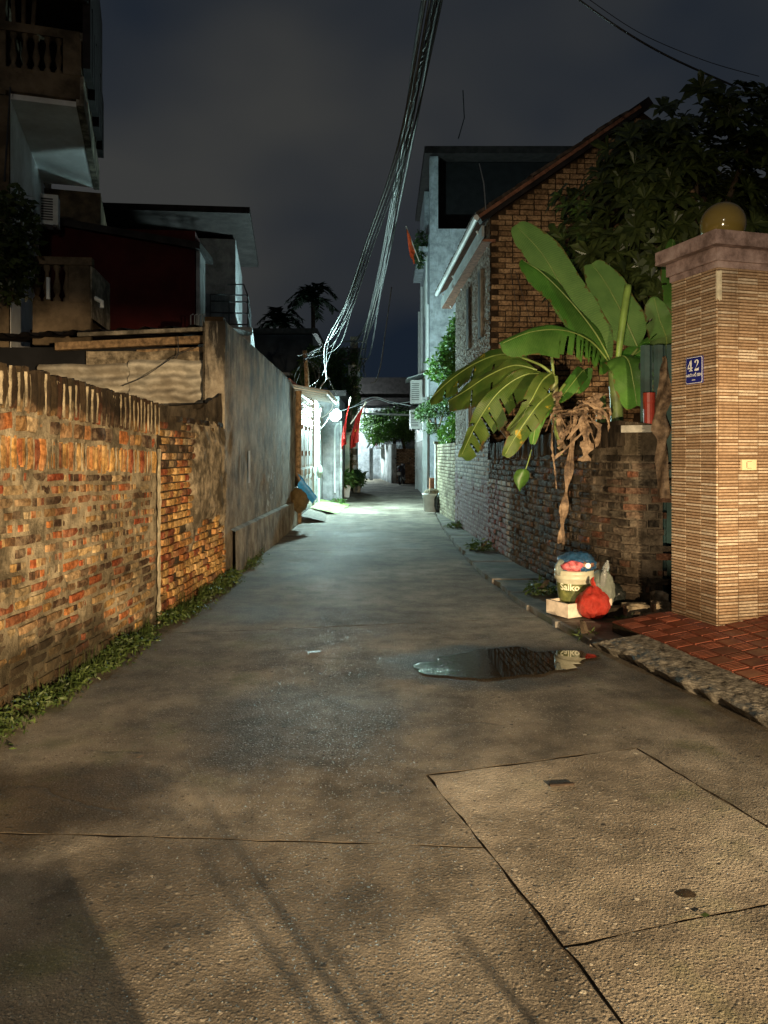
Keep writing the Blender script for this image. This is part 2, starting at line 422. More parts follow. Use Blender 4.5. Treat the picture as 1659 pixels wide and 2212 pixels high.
# --- stained render on the tall lane wall
def mk_stained(name, base, dark, warm=None, streak=0.45, amt=0.9, low=None):
    m = NT(name)
    st = m.noise(1.0, 8, 0.75, m.map((5, 5, 0.45)))
    st2 = m.noise(1.0, 6, 0.65, m.map((1.1, 1.1, 0.8), (5, 2, 1)))
    c = m.ramp(m.noise(4, 7, 0.65), [(0.38, tuple(x * 0.7 for x in base)), (0.62, tuple(min(1, x * 1.3) for x in base))])
    if warm: c = m.mix(m.ramp(st2, [(0.4, 0.0), (0.62, 0.8)]), c, tuple(warm) + (1,))
    k = m.math('MULTIPLY', m.ramp(m.math('ADD', m.math('MULTIPLY', st, 0.75), m.math('MULTIPLY', st2, 0.45)), [(streak + 0.03, 0.0), (streak + 0.15, 1.0)]), amt)
    c = m.mix(k, c, tuple(dark) + (1,))
    pale = m.ramp(m.noise(1.0, 7, 0.7, m.map((9, 9, 0.9), (1, 7, 3))), [(0.56, 0.0), (0.66, 0.7)])
    c = m.mix(pale, c, tuple(min(0.8, x * 1.7) for x in base) + (1,))
    if low is not None:
        a = m.math('SUBTRACT', m.math('ADD', m.math('MULTIPLY', m.noise(2.5, 6, 0.65), 0.9), low), m.xyz()[2])
        c = m.mix(m.math('MULTIPLY', m.ramp(a, [(0.3, 0.0), (0.7, 1.0)]), 0.8), c, tuple(x * 0.9 for x in dark) + (1,))
    return m.fin(c, 0.88, m.bump(m.math('ADD', m.noise(16, 7, 0.7), m.math('MULTIPLY', st, 0.8)), 0.5, 0.012), spec=0.12)
M['render_grey'] = mk_stained('stained_render', (0.25, 0.22, 0.18), (0.026, 0.025, 0.025), (0.20, 0.15, 0.10), 0.47, 0.95)
def mk_mould():
    m = NT('mould_streaked_render')
    c = m.ramp(m.noise(2.6, 9, 0.7), [(0.38, (0.085, 0.07, 0.052)), (0.5, (0.185, 0.152, 0.112)), (0.62, (0.30, 0.26, 0.20))])
    z = m.xyz()[2]
    st = m.noise(1.0, 9, 0.78, m.map((3.6, 3.6, 0.42)), 0.6); bl = m.noise(1.3, 7, 0.68, m.map((1, 1, 1), (3, 5, 2)))
    top = m.math('MULTIPLY', m.math('SUBTRACT', z, 1.35), 0.085)
    k = m.ramp(m.math('ADD', m.math('ADD', m.math('MULTIPLY', st, 0.62), m.math('MULTIPLY', bl, 0.42)), top), [(0.60, 0.0), (0.70, 0.92)])
    c = m.mix(k, c, (0.016, 0.016, 0.016, 1))
    pale = m.math('MULTIPLY', m.ramp(m.noise(1.0, 9, 0.75, m.map((8, 8, 0.8), (1, 7, 3))), [(0.54, 0.0), (0.62, 0.85)]), m.ramp(bl, [(0.4, 0.0), (0.6, 1.0)]))
    c = m.mix(pale, c, (0.27, 0.25, 0.22, 1))
    return m.fin(c, 0.9, m.bump(m.math('ADD', m.noise(13, 9, 0.72), m.math('MULTIPLY', bl, 1.2)), 0.7, 0.02), spec=0.06)
M['mould'] = mk_mould()
M['render_pale'] = mk_stained('pale_render', (0.46, 0.48, 0.48), (0.06, 0.065, 0.065), None, 0.56, 0.85, low=0.25)
M['render_house'] = mk_stained('grey_house_render', (0.27, 0.285, 0.30), (0.06, 0.066, 0.07), None, 0.62, 0.7, low=0.2)
M['render_blue'] = mk_stained('tall_house_render', (0.36, 0.40, 0.44), (0.12, 0.135, 0.15), None, 0.66, 0.6)
M['render_brown'] = simple('brown_masonry', (0.13, 0.095, 0.060), 0.92, 0.35, 2.5, 0.5, 0.01, dirt=((0.03, 0.024, 0.017, 1), 0.8))
M['white_wall'] = simple('white_limewash', (0.78, 0.80, 0.82), 0.8, 0.10, 1.5, 0.2, 0.003, dirt=((0.32, 0.30, 0.27, 1), 0.45))
M['plaster_patch'] = simple('old_plaster', (0.24, 0.195, 0.135), 0.92, 0.5, 9, 0.9, 0.012, dirt=((0.055, 0.043, 0.028, 1), 0.85))
M['fibro'] = simple('fibre_cement_sheet', (0.36, 0.33, 0.27), 0.85, 0.25, 5, 0.3, 0.004, dirt=((0.13, 0.10, 0.065, 1), 0.6))
M['timber'] = simple('old_timber', (0.20, 0.13, 0.07), 0.8, 0.4, 14, 0.5, 0.005)
M['concrete_cap'] = simple('weathered_concrete', (0.25, 0.22, 0.17), 0.9, 0.4, 7, 0.8, 0.01, dirt=((0.05, 0.042, 0.03, 1), 0.8))
M['dark_roof'] = simple('dark_roofing', (0.022, 0.018, 0.018), 0.7, 0.3, 5, 0.3, 0.005)
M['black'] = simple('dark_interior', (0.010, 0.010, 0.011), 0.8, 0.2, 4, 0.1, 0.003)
M['red_wall'] = simple('dark_red_paint', (0.05, 0.006, 0.006), 0.75, 0.2, 2, 0.2, 0.003)
M['rust_roof'] = simple('rusty_sheet', (0.26, 0.10, 0.08), 0.7, 0.3, 5, 0.3, 0.004)
M['gate_white'] = simple('white_gate_paint', (0.30, 0.32, 0.32), 0.45, 0.06, 4, 0.08, 0.002, dirt=((0.42, 0.36, 0.30, 1), 0.35))
M['gate_shade'] = simple('gate_panel_paint', (0.19, 0.22, 0.25), 0.5, 0.08, 6, 0.1, 0.002, dirt=((0.36, 0.32, 0.28, 1), 0.4))
M['brown_gap'] = simple('brown_frame_paint', (0.16, 0.075, 0.045), 0.65, 0.3, 8, 0.2, 0.003)
M['awning'] = simple('translucent_corrugated_sheet', (0.55, 0.57, 0.56), 0.5, 0.2, 4, 0.1, 0.002, dirt=((0.26, 0.20, 0.15, 1), 0.5))
M['metal_grey'] = simple('pale_sheet_metal', (0.42, 0.47, 0.48), 0.45, 0.12, 3, 0.08, 0.002, dirt=((0.2, 0.2, 0.19, 1), 0.4))
M['teal_metal'] = simple('dark_teal_sheet_metal', (0.045, 0.085, 0.08), 0.45, 0.25, 4, 0.1, 0.002, dirt=((0.05, 0.045, 0.03, 1), 0.5))
M['pipe_white'] = simple('white_pvc', (0.66, 0.70, 0.71), 0.45, 0.08, 5, 0.05, 0.002)
M['ac_white'] = simple('ac_casing', (0.62, 0.63, 0.62), 0.5, 0.08, 5, 0.05, 0.002, dirt=((0.3, 0.28, 0.24, 1), 0.4))
M['iron'] = simple('black_iron', (0.03, 0.032, 0.036), 0.5, 0.2, 8, 0.1, 0.002)
M['steel'] = simple('galvanised_steel', (0.45, 0.47, 0.48), 0.4, 0.1, 8, 0.1, 0.002, metal=0.7)
M['cable'] = simple('cable_sheath', (0.025, 0.025, 0.027), 0.6, 0.2, 10, 0.1, 0.001)
M['cable_pale'] = simple('worn_cable_sheath', (0.095, 0.092, 0.086), 0.45, 0.3, 12, 0.1, 0.001)
M['rooftile'] = simple('old_roof_tile', (0.075, 0.055, 0.042), 0.85, 0.45, 9, 0.6, 0.008)
M['wood_red'] = simple('red_brown_wood', (0.22, 0.10, 0.06), 0.7, 0.3, 12, 0.3, 0.003)
M['glass_dark'] = NT('dark_window_glass').fin((0.015, 0.02, 0.025, 1), 0.08, spec=0.6)
M['bark'] = simple('bark', (0.075, 0.055, 0.038), 0.9, 0.4, 12, 0.9, 0.012)

def mk_leaf(name, a, b, rough=0.4, trans=0.25, spec=0.4, spots=None):
    m = NT(name)
    c = m.ramp(m.rand(), [(0.0, a), (1.0, b)])
    c = m.mix(0.6, c, m.ramp(m.noise(7, 3), [(0.38, 0.55), (0.62, 1.4)]), 'MULTIPLY')
    if spots: c = m.mix(m.ramp(m.noise(spots[1], 5, 0.65), [(spots[2], 0.0), (spots[2] + 0.07, 1.0)]), c, tuple(spots[0]) + (1,))
    m.fin(c, rough, spec=spec)
    m.translucent(m.mix(1.0, c, (1.3, 1.5, 0.7, 1), 'MULTIPLY'), trans)
    return m.mat
M['leaf_dark'] = mk_leaf('dark_glossy_leaf', (0.022, 0.034, 0.009), (0.065, 0.085, 0.024), 0.34)
M['leaf_mid'] = mk_leaf('lane_leaf', (0.03, 0.085, 0.018), (0.10, 0.19, 0.045), 0.5)
M['leaf_far'] = mk_leaf('far_leaf', (0.02, 0.05, 0.016), (0.06, 0.11, 0.03), 0.55)
M['leaf_palm'] = mk_leaf('palm_leaf', (0.006, 0.010, 0.007), (0.011, 0.017, 0.011), 0.95, 0.05, 0.03)
M['weed'] = mk_leaf('weed_leaf', (0.024, 0.048, 0.011), (0.075, 0.10, 0.024), 0.55)
def mk_banana(name, a, b, spots=None):
    m = NT(name)
    tc = m.n('ShaderNodeUVMap'); uv = m.xyz(tc.outputs[0])
    vein = m.math('SINE', m.math('MULTIPLY', uv[0], 160.0))
    c = m.ramp(m.noise(3.5, 6, 0.65), [(0.38, a), (0.62, b)])
    c = m.mix(m.math('MULTIPLY', m.ramp(vein, [(0.0, 0.0), (1.0, 1.0)]), 0.22), c, tuple(x * 1.5 for x in b) + (1,))
    if spots: c = m.mix(m.ramp(m.noise(spots[1], 5, 0.65), [(spots[2], 0.0), (spots[2] + 0.06, 1.0)]), c, tuple(spots[0]) + (1,))
    eg = m.math('ADD', uv[1], m.math('MULTIPLY', m.math('SUBTRACT', m.noise(11, 5, 0.65), 0.5), 0.9))
    c = m.mix(m.ramp(eg, [(0.96, 0.0), (1.06, 0.9)]), c, (0.12, 0.075, 0.025, 1))
    m.fin(c, 0.45, m.bump(vein, 0.3, 0.003), spec=0.35)
    m.translucent(m.mix(1.0, c, (1.4, 1.5, 0.6, 1), 'MULTIPLY'), 0.28)
    return m.mat
M['banana'] = mk_banana('banana_leaf', (0.045, 0.12, 0.018), (0.085, 0.19, 0.035))
M['banana_pale'] = mk_banana('banana_leaf_underside', (0.10, 0.17, 0.055), (0.15, 0.23, 0.075))
M['banana_old'] = mk_banana('ageing_banana_leaf', (0.04, 0.085, 0.014), (0.09, 0.13, 0.025), ((0.42, 0.30, 0.03), 4.5, 0.62))
M['rib'] = simple('leaf_midrib', (0.20, 0.27, 0.07), 0.45, 0.15, 9, 0.1, 0.002)
M['stem'] = simple('banana_stem', (0.20, 0.27, 0.08), 0.5, 0.3, 7, 0.2, 0.003, dirt=((0.13, 0.085, 0.04, 1), 0.6))
def mk_dry():
    m = NT('dry_banana_leaf')
    c = m.ramp(m.noise(9, 6, 0.65), [(0.37, (0.05, 0.030, 0.017)), (0.5, (0.155, 0.098, 0.056)), (0.63, (0.30, 0.205, 0.125))])
    m.fin(c, 0.75, m.bump(m.noise(1.0, 5, 0.6, m.map((60, 60, 8))), 0.6, 0.006))
    m.translucent(c, 0.15)
    return m.mat
M['dry'] = mk_dry()

# ================================================================== GROUND AND LANE
mb = MB(); mb.box(-90, 90, -40, 140, -0.4, -0.06)
tag(mb.build('ground', M['soil']), kind='structure')

def ragged(pts, step=0.16, amp=0.006, seed=0.0, closed=True):
    out = []
    n = len(pts)
    for i in range(n if closed else n - 1):
        a = Vector((pts[i][0], pts[i][1])); b = Vector((pts[(i + 1) % n][0], pts[(i + 1) % n][1]))
        L = (b - a).length; k = max(1, int(L / step)); d = (b - a) / max(L, 1e-6); nn = Vector((-d.y, d.x))
        for j in range(k):
            p = a + (b - a) * (j / k)
            o = 0 if j == 0 else amp * (nz(p.x, p.y, seed, 5.0) + 0.6 * nz(p.x, p.y, seed + 7, 19.0)) * 2.0
            out.append(p + nn * o)
    return out
def inset(pts, d):
    n = len(pts); out = []
    ar = sum(pts[i][0] * pts[(i + 1) % n][1] - pts[(i + 1) % n][0] * pts[i][1] for i in range(n))
    sg = 1 if ar > 0 else -1
    for i in range(n):
        p0, p1, p2 = (Vector((pts[(i + k) % n][0], pts[(i + k) % n][1])) for k in (-1, 0, 1))
        a = (p1 - p0).normalized(); b = (p2 - p1).normalized()
        na = Vector((-a.y, a.x)) * sg; nb = Vector((-b.y, b.x)) * sg
        m = na + nb
        m = m / max(m.length_squared / 2, 0.35)
        out.append(p1 + m * d)
    return out

lane = bpy.data.objects.new('road', None); COL.objects.link(lane); BASE[lane] = Vector((0, 0, 0)); lane["kind"] = 'structure'
SL = [
    [(0.20, 3.59), (1.285, 3.92), (1.67, 2.68), (0.543, 2.341)],
    [(0.543, 2.341), (1.67, 2.68), (2.45, -0.3), (1.30, -0.4)],
    [(-2.3, 3.05), (-1.2, 3.03), (0.385, 2.93), (0.20, 3.59), (1.285, 3.92), (1.67, 2.68), (2.45, -0.3), (3.9, -0.3), (2.55, 4.0), (1.80, 6.1), (1.42, 7.05), (0.2, 6.80), (-1.3, 6.50), (-2.1, 6.42)],
    [(-2.35, 3.05), (-1.2, 3.03), (0.385, 2.93), (0.543, 2.341), (1.30, -0.4), (-2.6, -0.4)],
    [(-2.1, 6.42), (-1.3, 6.50), (0.2, 6.80), (1.42, 7.05), (1.20, 9.97), (1.16, 12.05), (-0.4, 11.95), (-2.0, 11.9)],
    [(-2.0, 11.9), (-0.4, 11.95), (1.16, 12.05), (1.16, 14.7), (1.28, 19.9), (-0.1, 19.8), (-2.0, 19.9)],
    [(-2.0, 19.9), (-0.1, 19.8), (1.28, 19.9), (1.40, 27.1), (-0.3, 27.0), (-1.9, 27.2)],
    [(-1.9, 27.2), (-0.3, 27.0), (1.40, 27.1), (1.50, 33.2), (1.9, 38.3), (0.6, 38.2), (-1.7, 38.0)],
    [(-1.7, 38.0), (0.6, 38.2), (1.9, 38.3), (0.75, 41.6), (-1.0, 58.0), (-4.2, 61.0), (-5.0, 58.0), (-3.2, 48.0)],
    [(-2.6, -0.4), (1.30, -0.4), (2.45, -0.3), (3.9, -0.3), (4.6, -9.0), (-3.0, -9.0)],
]
for i, p in enumerate(SL):
    q = ragged(inset(p, 0.0065), 0.07 if i < 5 else 0.3, 0.006, i * 3.1)
    mb = MB(); mb.prism(q, -0.08, 0.0); mb.m = [1 if k_ != 1 else 0 for k_ in range(len(mb.f))]
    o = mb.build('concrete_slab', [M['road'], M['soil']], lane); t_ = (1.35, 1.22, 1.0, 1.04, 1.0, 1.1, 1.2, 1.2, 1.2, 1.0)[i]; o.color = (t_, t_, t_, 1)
mb = MB(); mb.prism([(-2.6, -9), (4.6, -9), (3.9, -.3), (2.5, 4), (1.75, 6.1), (1.4, 7), (1.15, 12), (1.3, 20), (1.45, 33), (1.9, 38.3), (.75, 41.6), (-1, 58), (-4.2, 61), (-5, 58), (-3.2, 48), (-1.7, 38), (-2, 20), (-2, 12), (-2.1, 6.4)], -0.05, -0.007)
mb.build('joint_dirt', M['soil'], lane)

# raised verge of loose drain covers along the foot of the wall that faces the lane lamp
verge = bpy.data.objects.new('pavement', None); COL.objects.link(verge); BASE[verge] = Vector((0, 0, 0)); verge["kind"] = 'structure'
def verge_in(y): return interp(y, [(5.9, 1.63), (7.1, 1.40), (10, 1.17), (14.7, 1.17), (20, 1.29), (26, 1.38)])
def verge_out(y): return interp(y, [(6.2, 2.62), (7.2, 2.35), (8.4, 1.98), (11.4, 1.68), (16, 1.52), (19.5, 1.42), (20, 1.46), (26, 1.50)])
ys = [5.98, 6.62, 7.35, 8.05, 8.85, 9.6, 10.35, 11.1, 11.9, 12.75, 13.6, 14.5, 15.4, 16.4, 17.5, 18.6, 19.8, 21.5, 23.5, 25.9]
for i in range(len(ys) - 1):
    y0, y1 = ys[i], ys[i + 1]
    dz = rnd(-0.006, 0.006)
    q = [(verge_in(y0) + rnd(-.03, .03), y0), (verge_out(y0), y0 + rnd(-.03, .03)), (verge_out(y1), y1 + rnd(-.03, .03)), (verge_in(y1) + rnd(-.03, .03), y1)]
    q = ragged(inset(q, 0.010), 0.09, 0.012, i * 1.7)
    mb = MB(); mb.prism(q, -0.1, 0.055 + dz)
    mb.build('drain_cover_slab', M['verge'], verge)

# ================================================================== BRICK KIT
def brick_variants():
    out = []
    rr = random.Random(3)
    for k in range(7):                       # solid, with worn edges
        nx, nzz = 3, 2
        vs = []; fs = []
        for j in range(nzz + 1):
            for i in range(nx + 1):
                x = i / nx - 0.5; z = j / nzz - 0.5
                edge = (i in (0, nx)) + (j in (0, nzz))
                y = 0.5 - (0.0, 0.05, 0.13)[edge] - rr.uniform(0, 0.09)
                if rr.random() < 0.14 and edge: y -= rr.uniform(0.05, 0.3)
                vs.append((x * (1 - 0.0) + rr.uniform(-.02, .02), y, z + rr.uniform(-.035, .035)))
        for j in range(nzz):
            for i in range(nx):
                a = j * (nx + 1) + i
                fs.append((a, a + nx + 1, a + nx + 2, a + 1))
        ring = [i for i in range(nx + 1)] + [(nx + 1) * j + nx for j in range(1, nzz + 1)] + [(nx + 1) * nzz + i for i in range(nx - 1, -1, -1)] + [(nx + 1) * j for j in range(nzz - 1, 0, -1)]
        b = len(vs)
        for r in ring: vs.append((vs[r][0] * 1.0, -0.5, vs[r][2]))
        n = len(ring)
        for i in range(n):
            fs.append((ring[i], ring[(i + 1) % n], b + (i + 1) % n, b + i))
        out.append((vs, fs))
    for lug in (2, 3, 3, 4):                    # hollow brick ends: ribs with dark cells between
        vs = []; fs = []
        def bx(x0, x1, y0, y1, z0, z1):
            b = len(vs)
            vs.extend([(x0, y0, z0), (x1, y0, z0), (x1, y1, z0), (x0, y1, z0), (x0, y0, z1), (x1, y0, z1), (x1, y1, z1), (x0, y1, z1)])
            fs.extend([tuple(b + q for q in f) for f in ((0, 4, 5, 1), (3, 2, 6, 7), (0, 3, 7, 4), (1, 5, 6, 2), (4, 7, 6, 5), (0, 1, 2, 3))])
        g = 0.34 / lug
        for i in range(lug):
            x0 = -0.5 + i / lug + rr.uniform(0, g * 0.5); x1 = -0.5 + (i + 1) / lug - rr.uniform(g * 0.4, g)
            z1 = 0.5 - rr.uniform(0, .14); z0 = -0.5 + rr.uniform(0, .14)
            bx(x0, x1, -0.5, 0.5 - rr.uniform(0, .35), z0, z1)
        out.append((vs, fs))
    return out
BV = brick_variants()
BV_SOLID = list(range(7)); BV_LUG = [7, 8, 9, 10]
_bm = {}
def brick_mesh(v, mat, name='brick'):
    k = (v, mat.name, name)
    if k not in _bm:
        me = bpy.data.meshes.new(name); me.from_pydata([tuple(p) for p in BV[v][0]], [], BV[v][1]); me.materials.append(mat); me.update()
        _bm[k] = me
    return _bm[k]
def lay(parent, specs, max_ind=295, name='brick', rest='brickwork'):
    """specs: (centre, u*len, n*depth, up*height, variant, material, rank). First ones become parts, the rest one joined part."""
    specs = sorted(specs, key=lambda s: -s[6])
    base = BASE[parent]
    for (c, u, n, w, v, mt, _) in specs[:max_ind]:
        o = bpy.data.objects.new(name, brick_mesh(v, mt, name)); COL.objects.link(o)
        o.parent = parent
        mx = Matrix.Identity(4)
        for r in range(3):
            mx[r][0], mx[r][1], mx[r][2], mx[r][3] = u[r], n[r], w[r], c[r] - base[r]
        o.matrix_local = mx
        BASE[o] = Vector(c)
    if len(specs) > max_ind:
        mb = MB(); mats = []
        for (c, u, n, w, v, mt, _) in specs[max_ind:]:
            if mt not in mats: mats.append(mt)
            mb.mi = mats.index(mt)
            mb.add([c + u * p[0] + n * p[1] + w * p[2] for p in BV[v][0]], BV[v][1])
        o = mb.build(rest, mats, parent); o["kind"] = 'stuff'

def proj_size(c, s):
    return s / max(0.5, c.y)

# ================================================================== LEFT WALL, NEAR LENGTH (old hollow bricks)
LA, LB = Vector((-2.235, 1.75, 0)), Vector((-1.985, 6.74, 0))
def left_x(y): return interp(y, [(1.75, -2.235), (6.74, -1.985), (9.05, -1.87), (16.5, -1.90)])
uL = (LB - LA).normalized(); nL = Vector((uL.y, -uL.x, 0)); UP = Vector((0, 0, 1))
def z_t(y): return 1.406 - 0.0367 * (y - 4.225)
def z_top(y): return interp(y, [(1.7, 2.02), (4.2, 2.0), (4.6, 2.0), (5.2, 1.985), (5.9, 1.965), (6.6, 1.945), (6.8, 1.94)])
wall = thing('brick_wall', 'low lit wall of ochre and red hollow bricks with upright brick courses along its top', 'wall', (-2.2, 4.2, 0))
mb = MB()
N = 60
for i in range(N):
    ya, yb = lerp(1.75, 6.74, i / N), lerp(1.75, 6.74, (i + 1) / N)
    for (y, s) in ((ya, 0), (yb, 1)):
        pass
mb.grid(lambda a, b: (lambda y: Vector((left_x(y), y, 0)) - nL * 0.006 + nL * (0.010 * nz(y, b * 2, 0, 4) + 0.010 * nz(y, b * 2, 3, 15)) + UP * (-0.05 + b * (z_top(y) + 0.02 + 0.012 * nz(y, 0, 9, 9))))(lerp(1.75, 6.74, a)), 240, 90)
mb.wallbox((LA.x - 0.05, LA.y), (LB.x - 0.05, LB.y), 0.17, -0.05, 1.97, 1.90)
mb.build('mortar', M['mortar'], wall)
specs = []
def bspec(y, z, L, Hh, D, mats, var, out=0.0, tilt=0.0, u=None, n=None, xf=left_x):
    u = u or uL; n = n or nL
    c = Vector((xf(y), y, z)) + n * (out - D / 2 + 0.012)
    ut = (u * math.cos(tilt) + UP * math.sin(tilt)); wt_ = (UP * math.cos(tilt) - u * math.sin(tilt))
    return (c, ut * L, n * D, wt_ * Hh, var, mats, proj_size(c, L))
for k in range(19):
    y = 1.8 + (0.11 if k % 2 else 0) + rnd(-.02, .02)
    while y < 6.66:
        L = random.choice([0.205, 0.205, 0.205, 0.10, 0.16])
        z = (k + 0.5) / 19 * z_t(y) + 0.006 * nz(y, k, 0, 3)
        if random.random() < 0.96 and y + L < 6.72:
            up = k > 9
            var = random.choice(BV_LUG) if random.random() < (0.58 if up else 0.16) else random.choice(BV_SOLID)
            specs.append(bspec(y + L / 2, z, L * rnd(.86, .98), 0.049 * rnd(.84, 1.08), 0.05, M['brick_left'], var, rnd(-.012, .007), rnd(-.02, .02)))
        y += L + rnd(0.012, 0.022)
# upright course of thin ribs
rib_j = []
y = 1.8
while y < 6.70:
    w = rnd(0.05, 0.075)
    z = z_t(y) + 0.105
    var = random.choice(BV_LUG[:2]) if random.random() < 0.6 else random.choice(BV_SOLID)
    specs.append(bspec(y + w / 2, z + 0.01 * nz(y, 3, 1, 4), w * 0.92, 0.195 * rnd(.9, 1.03), 0.05, M['brick_yellow'], var, rnd(-.008, .008), rnd(-.03, .03)))
    g_ = rnd(0.006, 0.02)
    if g_ > .014: rib_j.append((y + w + g_ / 2, z_t(y) + .01, z_t(y) + .2, g_ * .7, rnd(.008, .02)))
    y += w + g_
# rough course of broken pieces
y = 1.8
while y < 6.70:
    L = rnd(0.08, 0.2)
    z = z_t(y) + 0.275 + 0.01 * nz(y, 8, 0, 5)
    specs.append(bspec(y + L / 2, z, L * 0.9, rnd(0.07, 0.105), 0.06, M['brick_left'], random.choice(BV_SOLID), rnd(-.02, .02), rnd(-.12, .12)))
    y += L + rnd(0.015, 0.05)
# coping of bricks on edge
joints = []
y = 1.8
while y < 6.72:
    w = rnd(0.058, 0.068)
    zt, zb = z_top(y) + 0.012 * nz(y, 5, 2, 5), z_t(y) + 0.345
    specs.append(bspec(y + w / 2, (zt + zb) / 2 + 0.004, w, (zt - zb) * rnd(.96, 1.02), 0.10, M['brick_left'], random.choice(BV_SOLID), rnd(.002, .014), rnd(-.035, .035)))
    g_ = rnd(0.014, 0.028)
    if random.random() < .8: joints.append((y + w + g_ / 2, zb + rnd(0, .03), zt - rnd(0.0, .05), g_ * .75, rnd(.016, .026)))
    y += w + g_
lay(wall, specs)
mb = MB()
for (jy, jb, jt, jw, jo) in joints + rib_j:
    p_ = Vector((left_x(jy), jy, 0)); k_ = 9
    mb.grid(lambda a, b: p_ + nL * (jo * (1 - abs(b - .5) * 1.2) + .006 * nz(jy * 9, a * 4, b, 1)) + uL * ((b - .5) * jw * (1.3 + .7 * nz(jy * 7, a * 5, 3, 1)) + .006 * nz(jy * 5, a * 3, 1, 1)) + UP * lerp(jb, jt, a), k_, 3)
o = mb.build('pale_joints', M['mortar'], wall); o["kind"] = 'stuff'

# pale vertical seam of cement between the two lengths
mb = MB()
mb.grid(lambda a, b: (Vector((left_x(6.74), 6.74, 0)) + nL * (0.022 + 0.010 * nz(a * 9, b, 0, 2)) + uL * (-.02 + (b - 0.5) * (0.085 + 0.03 * nz(a * 14, 0, 4, 1)) + 0.012 * nz(a * 5, 1, 1, 1)) + UP * (0.02 + a * 1.52)), 40, 3)
mb.build('cement_seam', simple('pale_cement', (0.42, 0.36, 0.25), 0.9, 0.3, 14, 0.7, 0.008), wall)

# ================================================================== LEFT WALL, SECOND LENGTH (narrow bricks, half rendered)
wall2 = thing('brick_wall', 'mossy wall of small yellow bricks partly covered by peeling render beside the grey wall', 'wall', (-2.0, 7.9, 0))
def z_top2(y): return interp(y, [(6.74, 1.93), (7.2, 1.95), (7.7, 1.95), (8.1, 1.97), (8.5, 2.07), (8.9, 2.19), (9.05, 2.2)])
u2 = (Vector((-1.87, 9.05, 0)) - Vector((-1.985, 6.74, 0))).normalized(); n2 = Vector((u2.y, -u2.x, 0))
mb = MB()
mb.grid(lambda a, b: (lambda y: Vector((left_x(y), y, 0)) - n2 * (0.035 - 0.012 * nz(y, b * 2, 0, 7) - (0.03 * max(0, nz(y, b * 2, 5, 4)) if b > .7 else 0)) + UP * (-0.05 + b * (z_top2(y) + 0.05 + 0.03 * nz(y, 0, 9, 7))))(lerp(6.74, 9.05, a)), 70, 50)
mb.wallbox((-1.985 - 0.07, 6.745), (-1.87 - 0.07, 9.04), 0.15, -0.05, 1.9, 2.1)
mb.build('mortar', M['mortar_dark'], wall2)
specs = []
def in_plaster(y, z):
    a = (y - 7.72) + 0.30 * nz(y, z, 0, 2.2) + 0.12 * nz(y, z, 5, 7)
    b = z - 0.62 - 0.25 * nz(y, z, 9, 2.5)
    return a > .06 and b > .06 and z < 1.72 + 0.1 * nz(y, z, 3, 5)
def plaster_m(y, z):
    a = (y - 7.72) + 0.30 * nz(y, z, 0, 2.2) + 0.12 * nz(y, z, 5, 7)
    b = z - 0.62 - 0.25 * nz(y, z, 9, 2.5)
    c = 1.85 + 0.1 * nz(y, z, 3, 5) - z
    return min(a, b, c) - .12 * max(0, nz(y, z, 21, 6))
for k in range(26):
    y = 6.80 + (0.06 if k % 2 else 0)
    while y < 8.98:
        L = 0.105 if random.random() < 0.75 else 0.2
        z = 0.03 + (k + 0.5) * 0.0705
        if z < z_top2(y) - 0.12 and not in_plaster(y + L / 2, z) and random.random() < (0.97 if z < 1.45 else 0.66):
            mt = M['brick_yellow'] if z < 1.4 else M['brick_left']
            specs.append(bspec(y + L / 2, z, L * .93, 0.056, 0.06, mt, random.choice(BV_SOLID), rnd(-.012, .012), rnd(-.03, .03), u2, n2))
        y += L + 0.012
lay(wall2, specs, 240)
mb = MB()
NU, NV = 60, 56
vid = {}
for i in range(NU + 1):
    for j in range(NV + 1):
        y = lerp(7.3, 9.04, i / NU); z = lerp(0.3, 1.95, j / NV)
        k_ = min(1.0, max(0.0, plaster_m(y, z) / .22))
        p = Vector((left_x(y), y, z)) + n2 * (-0.03 + .055 * k_ ** .6 + 0.016 * nz(y, z, 1, 6) + 0.007 * nz(y, z, 1, 19))
        vid[i, j] = len(mb.v); mb.v.append(p)
for i in range(NU):
    for j in range(NV):
        y = lerp(7.3, 9.04, (i + .5) / NU); z = lerp(0.3, 1.95, (j + .5) / NV)
        if plaster_m(y, z) > -.02: mb.face((vid[i, j], vid[i + 1, j], vid[i + 1, j + 1], vid[i, j + 1]))
mb.build('peeling_render', M['plaster_patch'], wall2)

# ================================================================== TALL GREY LANE WALL
gw = thing('rendered_wall', 'tall grey cement wall streaked with black mould, leading to the white gate', 'wall', (-1.95, 12.7, 0))
def gtop(y): return interp(y, [(9.05, 3.06), (12, 3.03), (15.2, 3.0), (15.9, 2.96), (16.3, 2.86), (16.5, 2.72)])
mb = MB()
mb.grid(lambda a, b: (lambda y: Vector((left_x(y) + 0.018 * nz(y, b * 3, 0, 1.3) + 0.008 * nz(y, b * 3, 4, 5), y, b * gtop(y))))(lerp(9.05, 16.5, a)), 90, 36)
mb.grid(lambda a, b: (lambda y: Vector((lerp(left_x(y) + 0.018 * nz(y, 3, 0, 1.3) + 0.008 * nz(y, 3, 4, 5), left_x(y) - 0.23, b), y, gtop(y))))(lerp(9.05, 16.5, a)), 90, 2)
mb.grid(lambda a, b: Vector((lerp(left_x(9.05) - 0.24, left_x(9.05) + 0.018 * nz(9.05, b * 3, 0, 1.3) + 0.008 * nz(9.05, b * 3, 4, 5), a), 9.05 + 0.010 * nz(a, b * 3, 2, 4), b * gtop(9.05))), 6, 36)
mb.poly([(-2.13, 9.05, 0), (-2.13, 9.05, 3.06), (-2.13, 16.5, 2.72), (-2.13, 16.5, 0)])
